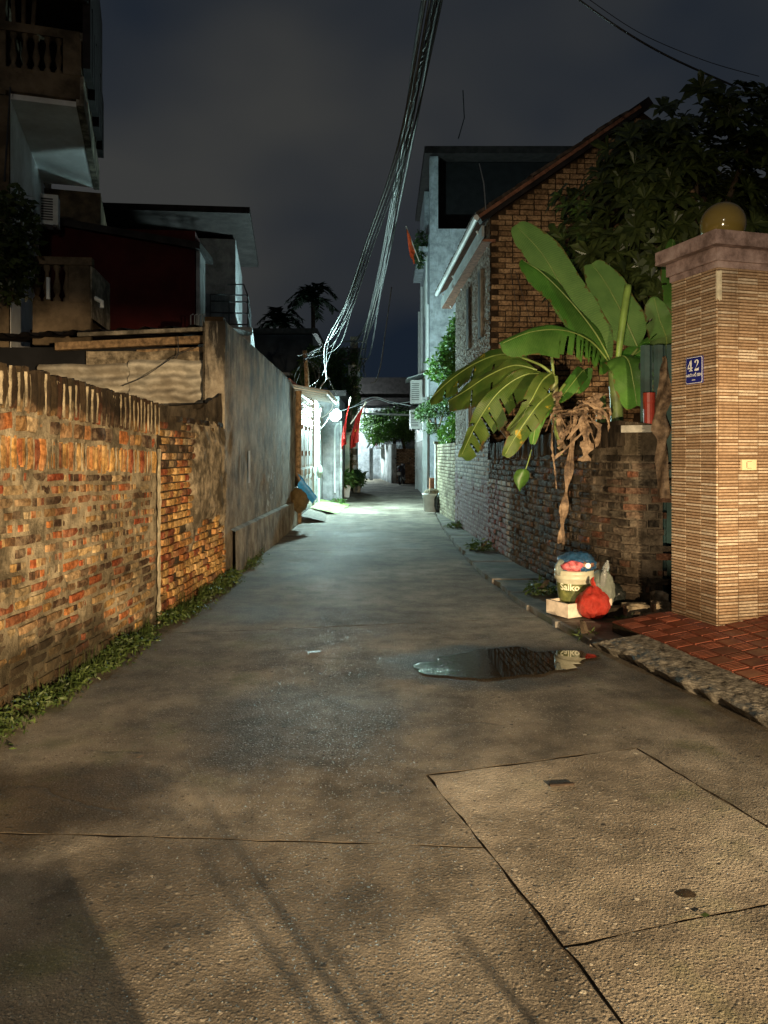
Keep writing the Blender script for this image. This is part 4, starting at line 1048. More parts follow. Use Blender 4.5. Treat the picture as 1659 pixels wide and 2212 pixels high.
sp = thing('service_pole', 'short dark timber pole carrying a knot of wires above the tin roof', 'pole', (-1.98, 19.6, 2.9))
mb = MB(); mb.tube([(-1.95, 19.6, 2.3), (-1.97, 19.6, 3.5), (-2.02, 19.6, 4.12)], [.07, .06, .05], 8); mb.build('shaft', M['timber'], sp)
mb = MB(); mb.tube([(-2.2, 19.55, 4.0), (-1.8, 19.62, 4.04)], .02, 6); mb.build('cross_arm', M['iron'], sp)
mb = MB()
for i in range(6): mb.tube(bez([(-2.02 + rnd(-.1, .1), 19.55, 4.0 + rnd(-.1, .1)), (-1.85 + rnd(-.5, .4), 19.4, 3.4 + rnd(-.4, .3)), (-1.97 + rnd(-.1, .1), 19.58, 2.9 + rnd(-.2, .3))], 12), .008, 5)
mb.build('wire_tangle', M['cable'], sp)
mb = MB(); mb.tube(bez([(-1.70, 19.5, 3.05), (-1.45, 19.6, 3.42), (-1.38, 19.5, 3.40)], 8), .012, 5); mb.tube([(-1.42, 19.5, 3.42), (-1.2, 19.9, 2.95)], .006, 5); mb.build('antenna', M['steel'], sp)

def cable(label, pts, r, mat, group, n=40):
    mb = MB(); mb.tube(bez(pts, n), r, 6)
    return tag(mb.build('overhead_cable', mat, smooth=True), label, 'cable', group)
rr = random.Random(12)
# bundle running over the camera to the vine covered pole
lbl = {'r': 'black cable in the bundle hung from the vine covered utility pole', 'l': 'black cable in the bundle sagging to the short timber pole'}
for i in range(7):
    ox, oz = rr.uniform(-.16, .16), rr.uniform(-.18, .18)
    pts = [Vector((-1.2 + rr.uniform(-.3, .5), 30.8, 5.3 + rr.uniform(-.6, .7))), at(800 + ox * 60, 700 + oz * 40, 24), at(828 + ox * 70, 590, 19) + V(0, 0, oz * .4), at(862 + ox * 90, 420, 14) + V(0, 0, oz * .3), at(898 + ox * 120, 230, 10.5), at(938 + ox * 160, 0, 8.2), Vector((0.95 + ox, 3, 6.9)), Vector((1.6 + ox, -6, 8.2))]
    cable(lbl['r'], pts, (0.014, 0.017, 0.022, 0.012)[i % 4], M['cable_pale'] if i % 3 == 0 else M['cable'], 'cables to the vine covered pole', 60)
for i in range(7):
    ox, oz = rr.uniform(-.15, .15), rr.uniform(-.15, .15)
    end = Vector((-1.98 + rr.uniform(-.1, .15), 19.6, 4.0 + rr.uniform(-.2, .08))) if i % 2 == 0 else Vector((-1.5 + rr.uniform(-.2, .2), 19.4, 3.3 + rr.uniform(0, .5)))
    pts = [end, at(712 + ox * 100, 752 - i * 4, 17.5), at(752 + ox * 60, 660 + oz * 50, 15), at(800 + ox * 70, 520, 12.5), at(866 + ox * 90, 330, 10), at(930 + ox * 140, 20, 7.8), Vector((0.8 + ox, 2, 6.6)), Vector((1.4 + ox, -6, 8.0))]
    cable(lbl['l'], pts, (0.011, 0.015, 0.010)[i % 3], M['cable_pale'] if i % 3 == 1 else M['cable'], 'cables to the short timber pole', 60)
# twisted pair: bright
tw = MB(); base = bez([Vector((-0.9, 30.6, 5.0)), at(800, 760, 25), at(822, 630, 19), at(850, 450, 14), at(872, 330, 11.5), at(905, 160, 9.3), at(940, 0, 8.0), Vector((1.0, 2, 6.9)), Vector((1.6, -6, 8.2))], 260)
for k in range(2):
    tw.tube([p + Vector((math.cos(i * .5 + k * math.pi), 0, math.sin(i * .5 + k * math.pi))) * .013 for i, p in enumerate(base)], .012, 6)
tag(tw.build('twisted_cable', M['cable'], smooth=True), 'pale twisted pair of cables hanging in the overhead bundle', 'cable')
cable('loose cut cable end dangling from the overhead bundle above the lane', [at(846, 620, 18), at(832, 720, 18), at(822, 790, 18), at(812, 822, 18), at(802, 827, 18)], .012, M['cable_pale'], None)
mb = MB(); mb.tube(bez([at(1230, -15, 9), at(1340, 62, 9), at(1450, 125, 9.2), at(1600, 192, 9.5)], 24), .012, 6)
tag(mb.build('overhead_cable', M['cable']), 'single dark cable swooping down into the big leafy tree', 'cable')
mb = MB(); mb.tube(bez([at(1260, -10, 12), at(1380, 70, 12), at(1520, 130, 12), at(1640, 165, 12)], 24), .006, 5)
tag(mb.build('overhead_wire', M['cable']), 'hair thin wire above the dark cable by the leafy tree', 'cable')
for (lab, pts, r) in (('white wire looping from the lamp across the lane', [at(730, 890, 22), at(790, 870, 24), at(815, 862, 25), at(850, 872, 26), at(885, 868, 27)], .010),
                      ('white wire dipping across the lane below the flat roofed building', [at(760, 880, 26), at(805, 858, 27), at(845, 868, 28), at(888, 877, 28)], .010),
                      ('dark wire drooping across the lane from the vine covered pole', [at(768, 838, 30.5), at(800, 858, 30), at(840, 869, 29), at(888, 874, 28)], .013)):
    mb = MB(); mb.tube(bez(pts, 24), r, 5); tag(mb.build('lane_wire', M['cable'] if 'dark' in lab else M['pipe_white']), lab, 'cable')
mb = MB(); mb.tube([at(783, 893, 33), at(895, 897, 33)], .04, 8); mb.tube([at(788, 893, 33), at(789, 862, 33)], .03, 6)
tag(mb.build('lane_beam', M['pipe_white']), 'straight white pipe spanning the lane at first floor height', 'pipe')

# ================================================================== TALL HOUSE BEYOND THE BRICK HOUSE
hT = thing('house', 'tall narrow grey blue house with a flat roof and black open top floor', 'house', (4.0, 29.5, 0))
mb = MB(); mb.box(1.55, 8.0, 26.0, 33.0, 0, 9.1); mb.build('wall', M['render_blue'], hT)
for b_ in ((1.55, 1.83, 26.0, 26.4), (1.55, 1.8, 29.5, 33), (7.6, 8, 26, 26.4)):
    mb = MB(); mb.box(*b_, 9.1, 11.55); mb.build('top_pier', M['render_blue'], hT)
mb = MB(); mb.box(1.84, 7.99, 26.5, 33.0, 9.102, 11.54); mb.build('top_floor_opening', M['black'], hT)
mb = MB(); mb.box(1.36, 8.4, 25.75, 33.3, 11.56, 11.80); mb.build('roof_slab', M['dark_roof'], hT)
mb = MB(); mb.box(1.22, 1.54, 26.9, 32.0, 8.6, 8.75); mb.build('balcony_ledge', M['render_blue'], hT)
for i, (y, z) in enumerate(((28.5, 7.2), (31.0, 7.2), (28.5, 4.2), (31.0, 4.2))): windows(hT, (1.55, y, z), (0, 1, 0), (-1, 0, 0), 1.1, 1.5, M['metal_grey'], M['glass_dark'])
for (x, y, z0, z1, r) in ((1.50, 26.3, 0.0, 6.6, .05), (1.50, 27.1, 2.5, 8.5, .04), (1.47, 30.0, 0.2, 8.0, .05), (1.46, 32.0, .2, 7.4, .05)):
    mb = MB(); mb.tube([(x, y, z0), (x, y, z1)], r, 8); mb.build('down_pipe', M['pipe_white'], hT)
mb = MB(); mb.tube([at(990, 300, 26), at(1003, 255, 26), at(1000, 195, 26)], .02, 5); mb.build('roof_mast', M['iron'], hT)
# sheet-metal shutter front at street level
sh = thing('sheet_metal_gate', 'pale ribbed sheet metal gate at the foot of the tall grey blue house', 'gate', (1.4, 29, 0))
for i in range(14):
    y = 26.2 + i * .45; mb = MB(); mb.box(1.40 - (.03 if i % 2 else 0), 1.47, y, y + .44, 0.05, 2.75); mb.build('metal_panel', M['metal_grey'], sh)
for z in (0.9, 2.0):
    mb = MB(); mb.box(1.355, 1.369, 26.2, 32.4, z - .03, z + .03); mb.build('rail', M['metal_grey'], sh)
mb = MB(); mb.box(1.30, 1.46, 25.98, 26.18, 0, 3.4); mb.build('gate_post', M['metal_grey'], sh)
mb = MB(); mb.box(1.32, 1.46, 32.5, 32.7, 0, 3.3); mb.build('gate_post', M['metal_grey'], sh)
cn = thing('canopy', 'small sloping metal canopy above the upper air conditioner over the lane', 'canopy', (1.2, 28.6, 4.2))
mb = MB(); mb.obox((1.2, 28.5, 4.32), (.38, 0, .12), (0, .9, 0), (0, 0, .015)); mb.build('sheet', M['metal_grey'], cn)
mb = MB(); mb.tube([(0.86, 27.7, 4.2), (1.5, 27.7, 4.4)], .02, 6); mb.tube([(.86, 29.3, 4.2), (1.5, 29.3, 4.4)], .02, 6); mb.build('bracket', M['iron'], cn)
ac_unit('upper air conditioner on the wall facing the lane under the small canopy', (1.18, 28.3, 3.75), (1, 0, 0), (0, -1, 0), 0.42, 0.85, .7)
ac_unit('lower air conditioner above the ribbed metal gate half hidden by shrubs', (1.16, 28.3, 2.75), (1, 0, 0), (0, -1, 0), 0.42, 0.7, .7)

# ================================================================== BRICK HOUSE WITH GABLE
hG = thing('house', 'brick house with a sloping gable, pebble dashed lane wall and old gutter', 'house', (3.0, 14.0, 0))
GA, GB = Vector((1.65, 11.9, 0)), Vector((1.50, 16.0, 0))
GC = Vector((7.2, 12.35, 0))
uG = (GC - GA).normalized(); nG = Vector((uG.y, -uG.x, 0))                         # gable faces the camera
def gable_top(s): return 5.22 + 0.70 * s if s < 2.4 else 5.22 + .7 * 4.8 - .7 * s
mb = MB()
pl = [(0, 0.0), (4.7, 0.0), (4.7, gable_top(4.7)), (2.4, gable_top(2.4)), (0, gable_top(0))]
fr = [GA + uG * s + UP * z - nG * .02 for s, z in pl]; bk = [p - nG * .2 for p in fr]
b0 = len(mb.v); mb.v += fr + bk; n5 = 5
mb.face(range(b0, b0 + 5)); mb.face(reversed(range(b0 + 5, b0 + 10)))
for i in range(5): mb.face((b0 + i, b0 + 5 + i, b0 + 5 + (i + 1) % 5, b0 + (i + 1) % 5))
mb.build('gable_mortar', M['mortar_gable'], hG)
specs = []
for k in range(92):
    z = 0.06 + k * 0.083 + 0.04
    if z < 1.7: continue
    s = (0.115 if k % 2 else 0.0) + 0.01
    while s < 3.2:
        L = 0.215 if random.random() < .8 else 0.105
        if z < gable_top(s + L / 2) - 0.12:
            c = GA + uG * (s + L / 2) + UP * (z + .005 * nz(s, z, 0, 2)) - nG * (.02 + rnd(-.004, .006))
            vis = 1.0 if (z > 2.6) else 0.3
            if not (s > 2.2 and z < 4.0): specs.append((c, uG * L * .955, nG * .05, UP * .066, random.choice(BV_SOLID), M['brick_gable'], vis + rnd(0, .3) - s * .15))
        s += L + 0.012
lay(hG, specs, 295)
# lane wall: pebble dash above, small brick headers below
M['pebble'] = (lambda m: m.fin(m.ramp(m.noise(14, 5, 0.7), [(0.35, (0.10, 0.085, 0.066)), (0.6, (0.30, 0.27, 0.22)), (0.75, (0.42, 0.40, 0.35))]), 0.9, m.bump(m.math('ADD', m.voro(26), m.math('MULTIPLY', m.noise(60, 3), .4)), 1.0, 0.035)))(NT('pebble_dash'))
uH = (GB - GA).normalized(); nH = Vector((-uH.y, uH.x, 0)); nH = nH if nH.x < 0 else -nH
LH = (GB - GA).length
mb = MB(); mb.grid(lambda a, b: GA + uH * (a * LH) + UP * lerp(1.66, 5.15, b) + nH * (.012 + .016 * nz(a * 60, b * 55, 0, 1) + .012 * nz(a * 120, b * 110, 0, 1)), 150, 130); mb.build('pebble_dash', M['pebble'], hG)
mb = MB(); mb.obox(GA + uH * (LH / 2 + .15) + UP * 2.6 - nH * .12, uH * (LH / 2 - .15), nH * .11, UP * 2.62); mb.build('lane_wall', M['mortar_dark'], hG)
for s in (0.75, 2.1):
    for (z, h) in ((3.95, 1.1), (1.95, 0.8)):
        mb = MB(); mb.obox(GA + uH * s + UP * z + nH * .03, uH * .14, nH * .03, UP * h / 2); o = mb.build('window', M['render_grey'], hG)
        mb = MB(); mb.obox(GA + uH * s + UP * z + nH * .055, uH * .06, nH * .008, UP * (h / 2 - .06)); mb.build('pane', M['black'], o)
def mk_header(name, hi, lo):
    m = NT(name); r = m.rand()
    c = m.ramp(r, [(0.0, lo), (0.4, tuple((a + b) / 2 for a, b in zip(lo, hi))), (1.0, hi)])
    c = m.mix(0.7, c, m.ramp(m.noise(24, 5, .65), [(0.3, .5), (.7, 1.3)]), 'MULTIPLY')
    # maroon paint splashed over a stretch of the wall
    y = m.xyz()[1]; z = m.xyz()[2]
    nn = m.math('MULTIPLY', m.math('SUBTRACT', m.noise(2.2, 5, .6), .5), .9)
    a = m.math('ADD', m.math('SUBTRACT', 1.12, z), nn); b = m.math('ADD', m.math('SUBTRACT', y, 10.5), nn)
    mk = m.math('MULTIPLY', m.ramp(a, [(0.0, 0.0), (.12, 1.0)]), m.ramp(b, [(0.0, 0.0), (.2, 1.0)]))
    mk = m.math('MULTIPLY', mk, m.ramp(m.math('SUBTRACT', 16.02, y), [(0.0, 0.0), (.02, 1.0)]))
    mk = m.math('MULTIPLY', mk, m.ramp(m.noise(9, 4, .6), [(.25, .35), (.6, .85)]))
    c = m.mix(mk, c, (0.10, 0.03, 0.045, 1))
    return m.fin(c, .85, m.bump(m.noise(70, 4), .5, .006))
M['header'] = mk_header('grey_brick_header', (0.34, 0.31, 0.27), (0.10, 0.085, 0.07))
M['header_maroon_mortar'] = mk_header('painted_mortar', (0.055, 0.045, 0.04), (0.03, 0.026, 0.022))
specs = []
for k in range(22):
    s = .06 * (k % 2)
    while s < LH - .1:
        c = GA + uH * (s + .05) + UP * (0.09 + k * .073) + nH * .012
        if random.random() < .94: specs.append((c, uH * .1, nH * .05, UP * .056, random.choice(BV_SOLID), M['header'], rnd(0, 1)))
        s += .117
lay(hG, specs, 0, rest='brick_headers')
mb = MB(); mb.obox(GA + uH * LH / 2 + UP * .84 + nH * .002, uH * LH / 2, nH * .012, UP * .84); mb.build('painted_mortar', M['header_maroon_mortar'], hG)
# roof: rows of old tiles, eave on the lane side, gutters
e0 = Vector((1.50, 11.72, 5.12)); e1 = Vector((1.26, 17.1, 5.06))
rdir = Vector((1, 0.08, .70)).normalized()
ev = (e1 - e0); evn = ev.normalized(); rn = rdir.cross(evn).normalized(); rn = rn if rn.z > 0 else -rn
mb = MB(); c4 = [e0 - rdir * .05, e1 - rdir * .05, e1 + rdir * 3.05, e0 + rdir * 3.05]
mb.add([p for p in c4] + [p + rn * .05 for p in c4], [(0, 1, 2, 3), (7, 6, 5, 4), (0, 4, 5, 1), (1, 5, 6, 2), (2, 6, 7, 3), (3, 7, 4, 0)]); mb.build('roof_deck', M['wood_red'], hG)
specs = []
nt = int(ev.length / .2)
for j in range(11):
    for i in range(nt):
        c = e0 + ev * ((i + .5) / nt) + rdir * (j * .26 + .08) + rn * (.085 + .008 * rnd(-1, 1))
        specs.append((c, evn * .185, (rn - rdir * -.10).normalized() * .05, rdir * .30, random.choice(BV_SOLID), M['rooftile'], 10 - j - i * .01 + (6 if i == 0 else 0)))
lay(hG, specs, 280, 'roof_tile', 'roof_tiling')
def gut(a, b, off, r, mat, nm, flat=False):
    mb = MB()
    if flat: mb.obox((a + b) / 2 + off, (b - a) / 2, UP * .085, Vector((.02, 0, 0)))
    else: mb.tube([a + off, b + off], r, 8)
    mb.build(nm, mat, hG)
gut(e0, e1, V(-.09, 0, -.02), .045, M['pipe_white'], 'gutter_pipe')
gut(e0 + V(0, .1, 0), lerp(e0, e1, .62), V(0.02, 0, -.20), .06, M['metal_grey'], 'gutter_board', True)
gut(lerp(e0, e1, .64), e1, V(0.02, 0, -.24), .06, M['metal_grey'], 'gutter_board', True)
mb = MB(); mb.obox(lerp(e0, e1, .5) + V(.12, 0, -.34), ev * .48, Vector((.10, 0, 0)), UP * .02); mb.build('soffit', M['wood_red'], hG)
for t in (.08, .62, .92):
    p = lerp(e0, e1, t); mb = MB(); mb.tube([p + V(-.02, 0, -.1), p + V(.2, 0, -.42)], .018, 6); mb.build('gutter_bracket', M['pipe_white'], hG)
mb = MB(); mb.tube([e0 + V(.05, 0, .1), e0 + V(.02, 0, .5), e0 + V(-.05, 0, .8)], .008, 5); mb.build('roof_wire', M['steel'], hG)
# verge board along the gable slope
mb = MB(); mb.obox(GA + uG * 1.15 + UP * (gable_top(1.15) + .02) + nG * .06, Vector((uG.x * 1.35, uG.y * 1.35, .70 * 1.35)), nG * .09, Vector((-.04, 0, .06))); mb.build('verge_board', M['dark_roof'], hG)
mb = MB()
for i in range(8): mb.tube([GA + uG * (.3 + i * .08) + nG * .03 + UP * (4.35 - i * .02), GA + uG * (.45 + i * .2) + nG * .03 + UP * (3.5 - i * .05)], .004, 4) if i < 2 else None
mb.build('wall_wire', M['cable'], hG)

# lit low garden wall past the brick house
wL = thing('brick_wall', 'low brick wall lit pale green by the lamp beyond the brick house', 'wall', (1.45, 17.8, 0))
q0, q1 = Vector((1.50, 16.02, 0)), Vector((1.36, 19.5, 0)); uq = (q1 - q0).normalized(); nq = Vector((-uq.y, uq.x, 0)); nq = nq if nq.x < 0 else -nq
Lq = (q1 - q0).length
mb = MB(); mb.obox((q0 + q1) / 2 + UP * .85 - nq * .1, uq * Lq / 2, nq * .09, UP * .85); mb.build('mortar', M['mortar_dark'], wL)
M['header_pale'] = mk_brick('pale_brick', [(0.0, (0.25, 0.22, 0.15)), (0.5, (0.42, 0.38, 0.26)), (1.0, (0.5, 0.46, 0.34))], dust_amt=0.3, foot_z=.3, foot_amt=.5)
specs = []
for k in range(22):
    s = .11 * (k % 2)
    while s < Lq - .2:
        specs.append((q0 + uq * (s + .105) + UP * (.05 + k * .077 + .03) + nq * .0, uq * .205, nq * .05, UP * .058, random.choice(BV_SOLID), M['header_pale'], rnd(0, 1)))
        s += .225
lay(wL, specs, 290)
mb = MB(); mb.box(1.30, 1.66, 19.52, 19.75, 0, 1.75); mb.build('end_post', M['render_pale'], wL)
mb = MB(); mb.box(1.27, 1.69, 19.49, 19.78, 1.752, 1.81); mb.build('post_cap', M['concrete_cap'], wL)

# ================================================================== FAR END OF THE LANE
wf = thing('brick_wall', 'short brick wall facing down the lane behind the parked motorbike', 'wall', (1.2, 38.5, 0))
mb = MB(); mb.box(0.62, 1.62, 38.45, 38.7, 0, 1.75); mb.build('mortar', M['mortar_dark'], wf)
specs = []
for k in range(23):
    s = .62 + .11 * (k % 2)
    while s < 1.5:
        specs.append((V(s + .1, 38.44, .04 + k * .075 + .03), V(.205, 0, 0), V(0, -.05, 0), V(0, 0, .06), random.choice(BV_SOLID), M['brick_far'], rnd(0, 1))); s += .22
lay(wf, specs, 200)
mb = MB(); mb.box(1.60, 1.74, 38.2, 38.44, 0, 2.0); mb.build('end_post', M['render_pale'], wf)
for (nm, lab, p, q, h, m_) in (('rendered_wall', 'stained pale wall bending away at the end of the lane', (0.62, 38.8), (-0.95, 57.5), 2.1, 'render_pale'),
                               ('rendered_wall', 'whitish wall closing off the far bend of the lane', (-1.0, 59.0), (-6.0, 60.5), 2.25, 'render_pale')):
    t = thing(nm, lab, 'wall', (p[0], p[1], 0))
    p2, q2 = (p, q)
    mb = MB(); mb.wallbox(q2, p2, -0.25 if nm else .25, 0, h, h - .1); mb.build('wall_face', M[m_], t)
    mb = MB(); d = (Vector(q2) - Vector(p2)); nn = Vector((d.y, -d.x)).normalized() * -.12
    mb.wallbox((q2[0] + nn.x * .0, q2[1]), (p2[0], p2[1]), .10, 0, .32, .38); mb.build('plinth', M['render_grey'], t)
hF = thing('house', 'two storey building with a black flat roof closing the view down the lane', 'house', (-.5, 46, 0))
mb = MB(); mb.box(-1.9, 5.5, 46, 52, 0, 4.35); mb.build('wall', M['render_house'], hF)
mb = MB(); mb.box(-1.6, 5.7, 45.4, 52.4, 4.8, 6.0); mb.build('roof', M['dark_roof'], hF)
mb = MB(); mb.box(-1.75, 5.6, 45.2, 46, 4.36, 4.79); mb.build('eaves_beam', M['dark_roof'], hF)
mb = MB(); mb.box(-1.4, 4, 45.55, 45.99, 3.55, 4.2); mb.build('balcony_band', M['render_pale'], hF)
for x in (-0.2, 1.1):
    windows(hF, (x, 46.0, 2.75), (1, 0, 0), (0, -1, 0), 1.0, 1.1, M['iron'], M['glass_dark'])
hS = thing('gatehouse', 'small gabled gate roof with white railing in front of the far building', 'gate', (-0.3, 43.2, 0))
a0, a1, a2 = at(792, 968, 43), at(822, 934, 43), at(850, 968, 43)
mb = MB()
for (p, q) in ((a0, a1), (a1, a2)):
    mb.add([p, q, q + V(0, 2, 0), p + V(0, 2, 0), p + V(0, 0, .09), q + V(0, 0, .09), q + V(0, 2, .09), p + V(0, 2, .09)], [(0, 3, 2, 1), (4, 5, 6, 7), (0, 1, 5, 4), (1, 2, 6, 5), (2, 3, 7, 6), (3, 0, 4, 7)])
mb.build('roof', M['metal_grey'], hS)
mb = MB(); mb.tube([a0 + V(.3, .05, -.05), a1 + V(0, .05, -.15)], .03, 6); mb.tube([a1 + V(0, .05, -.15), a2 + V(-.3, .05, -.05)], .03, 6); mb.tube([a0 + V(.5, .05, 0), a2 + V(-.5, .05, 0)], .03, 6); mb.build('truss', M['pipe_white'], hS)
mb = MB(); mb.box(a0.x + .15, a0.x + .35, 43.2, 43.4, 0, a0.z); mb.box(a2.x - .35, a2.x - .15, 43.2, 43.4, 0, a2.z); mb.build('post', M['render_house'], hS)
for i in range(8):
    mb = MB(); x = lerp(-.35, .55, i / 7); mb.tube([(x, 43.05, 1.75), (x, 43.05, 2.02)], .022, 6); mb.build('rail_bar', M['pipe_white'], hS)
mb = MB(); mb.ball((-.42, 43.0, 2.0), .06, 12, 8); mb.build('pink_bulb', NT('pink_bulb_lit').fin((1, .3, .8, 1), .4, emit=(1.0, .25, .75, 1), estr=1.6), hS, True)

fl = thing('street_lamp', 'assumed far street lamp on a thin pole around the bend of the lane', 'lamp', (-3.0, 43.8, 0))  # assumed lamp, read off the lit walls at the far bend
mb = MB(); mb.tube([(-3.0, 43.8, 0), (-3.0, 43.8, 3.1), (-2.85, 43.8, 3.22)], .04, 8); mb.build('post', M['steel'], fl)
mb = MB(); mb.ball((-2.8, 43.8, 3.1), .10, 16, 10); mb.build('lamp_globe', NT('assumed_far_lamp_glass_lit').fin((.9, 1, 1, 1), .3, emit=(.80, 1.0, 1.0, 1), estr=P_STREET * 1.5), fl, True)

# ================================================================== LOW WALL UNDER THE BANANAS
wR = thing('brick_wall', 'mouldy dark brick wall below the banana plants with dry leaves hanging over it', 'wall', (1.95, 9.2, 0))
RP = [Vector((1.62, 11.88, 0)), Vector((1.70, 10.4, 0)), Vector((1.89, 8.4, 0)), Vector((2.04, 7.6, 0)), Vector((2.20, 7.10, 0)), Vector((2.30, 7.00, 0)), Vector((2.53, 6.97, 0))]
cum = [0.0]
for a, b in zip(RP, RP[1:]): cum.append(cum[-1] + (b - a).length)
LR = cum[-1]
def rpos(s):
    s = min(max(s, 0), LR)
    for i in range(len(RP) - 1):
        if s <= cum[i + 1] + 1e-9:
            t = (s - cum[i]) / (cum[i + 1] - cum[i]); d = (RP[i + 1] - RP[i]).normalized()
            return RP[i] + (RP[i + 1] - RP[i]) * t, d
    return RP[-1], (RP[-1] - RP[-2]).normalized()
def rpn(s):
    p, d = rpos(s)
    _, d0 = rpos(s - .12); _, d1 = rpos(s + .12); d = (d0 + d1).normalized()
    n = Vector((d.y, -d.x, 0)); return p, d, n     # n to the lane side / camera
def ztr(s): return interp(s, [(0, 1.62), (2.0, 1.66), (3.4, 1.70), (4.2, 1.76), (4.9, 1.78), (LR, 1.76)]) + .02 * nz(s, 0, 0, 3)
mb = MB(); mb.grid(lambda a, b: (lambda q: q[0] - q[2] * (.022 - .012 * nz(a * LR, b * 2, 0, 6) - .006 * nz(a * LR, b * 2, 0, 20)) + UP * (-.05 + b * (ztr(a * LR) + .06)))(rpn(a * LR)), 110, 46)
mb.grid(lambda a, b: (lambda q: q[0] - q[2] * (.02 + .20 * b) + UP * (ztr(a * LR) + .01))(rpn(a * LR)), 60, 2)
mb.grid(lambda a, b: (lambda q: q[0] - q[2] * .22 + UP * (b * (ztr(a * LR) + .01)))(rpn(a * LR)), 60, 2)
mb.build('mortar', mk_mortar('mouldy_mortar', (0.115, 0.09, 0.065), 0.4, 1.45), wR)
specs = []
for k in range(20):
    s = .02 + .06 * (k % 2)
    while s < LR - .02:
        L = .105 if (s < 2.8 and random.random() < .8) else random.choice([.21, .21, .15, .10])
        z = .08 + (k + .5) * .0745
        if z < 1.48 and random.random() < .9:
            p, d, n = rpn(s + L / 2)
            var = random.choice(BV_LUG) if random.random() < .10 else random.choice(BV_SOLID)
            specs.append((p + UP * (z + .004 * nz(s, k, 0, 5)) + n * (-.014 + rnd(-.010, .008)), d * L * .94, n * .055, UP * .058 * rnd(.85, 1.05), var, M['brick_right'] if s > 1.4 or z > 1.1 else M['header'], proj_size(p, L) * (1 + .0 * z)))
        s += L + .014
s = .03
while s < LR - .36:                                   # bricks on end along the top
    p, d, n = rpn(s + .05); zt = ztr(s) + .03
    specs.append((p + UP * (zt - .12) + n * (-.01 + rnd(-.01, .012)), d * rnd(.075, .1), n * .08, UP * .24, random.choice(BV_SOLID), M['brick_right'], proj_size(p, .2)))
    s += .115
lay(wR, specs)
p, d, n = rpn(LR - .17)
mb = MB(); mb.obox(p + UP * 1.725 - n * .06, d * .19, n * .13, UP * .032); tag(mb.build('coping_slab', simple('white_slab', (0.24, 0.23, 0.20), .8, .3, 8, .3, .004, dirt=((.12, .11, .09, 1), .6))), 'white cement slab capping the end of the mouldy brick wall', 'slab')
mb = MB(); pp = p - n * .12 + d * .03
mb.lathe(pp + UP * 1.76, [(.0, .0), (.050, 0), (.052, .2), (.055, .21), (.055, .30), (0, .30)], 14); tag(mb.build('red_pipe_stub', simple('red_pvc', (.30, .035, .02), .45, .15, 6, .05, .002)), 'red pipe stub standing on the white slab under the banana leaf', 'pipe')

# teal sheet between wall and pillar
ts = thing('sheet_metal_gate', 'dark teal corrugated metal sheet between the brick wall and the tiled pillar', 'gate', (2.75, 7.2, 0))
for i in range(5):
    x = 2.42 + i * .115
    mb = MB(); y = 7.26 - i * .02
    mb.add([(x, y, .1), (x + .03, y - .035, .1), (x + .075, y - .035, .1), (x + .105, y, .1), (x + .114, y, .1), (x, y, 2.52), (x + .03, y - .035, 2.52), (x + .075, y - .035, 2.52), (x + .105, y, 2.52), (x + .114, y, 2.52)],
           [(i2, i2 + 1, i2 + 6, i2 + 5) for i2 in range(4)]); mb.build('metal_panel', M['teal_metal'], ts)
mb = MB(); mb.box(2.42, 3.0, 7.28, 7.31, .12, .18); mb.box(2.42, 3.0, 7.28, 7.31, 2.3, 2.36); mb.build('frame_rail', M['iron'], ts)
for i, (x, y, sx, sy, h, a) in enumerate(((2.22, 6.76, .22, .16, .15, .2), (2.40, 6.62, .16, .14, .20, -.15), (2.33, 6.50, .24, .12, .11, .1), (2.46, 6.88, .12, .12, .24, .6))):
    mb = MB(); mb.ball((x, y, .05 + h / 2), 1, 8, 6, (sx / 2 * 1.2, sy / 2 * 1.2, h / 2), lambda d_: 1 / max(abs(d_.x), abs(d_.y), abs(d_.z)) * .85 + .08 * nz(d_.x * 2, d_.y * 2, d_.z * 2 + i, 1))
    tag(mb.build('rubble_stone', M['plaster_patch']), 'chunk of broken masonry lying at the foot of the teal sheet', 'stone', 'rubble at the foot of the teal sheet')

# ================================================================== TILED PAVEMENT AND CEMENT RAMP
k0 = Vector((1.92, 5.96, 0)); e1k = Vector((.213, -.977, 0)).normalized(); e2k = Vector((.977, .213, 0)).normalized()
def pave_z(p):
    d_ = (p - k0).dot(e2k); return .13 + .12 * max(0, d_)
pv = bpy.data.objects.new('tiled_pavement', None); COL.objects.link(pv); BASE[pv] = Vector((0, 0, 0)); pv["kind"] = 'structure'
TS = .30
tilev, tilef = [], []
def tb(x0, x1, y0, y1, z0, z1, skew=0):
    b = len(tilev)
    tilev.extend([(x0, y0, z0), (x1, y0, z0), (x1 + skew, y1, z0), (x0 + skew, y1, z0), (x0, y0, z1), (x1, y0, z1), (x1 + skew, y1, z1), (x0 + skew, y1, z1)])
    tilef.extend([tuple(b + i for i in f) for f in ((0, 3, 2, 1), (4, 5, 6, 7), (0, 1, 5, 4), (1, 2, 6, 5), (2, 3, 7, 6), (3, 0, 4, 7))])
tb(-.147, .147, -.147, .147, -.03, 0)
for qx in (-1, 1):
    for qy in (-1, 1):
        cx, cy = qx * .0735, qy * .0735
        if qx * qy > 0: tb(cx - .066, cx + .066, cy - .066, cy + .066, 0, .006)
        else:
            for i in range(5): tb(cx - .062 + i * .0255, cx - .062 + i * .0255 + .013, cy - .062, cy + .062, 0, .006)
tm = bpy.data.meshes.new('paving_tile'); tm.from_pydata(tilev, [], tilef)
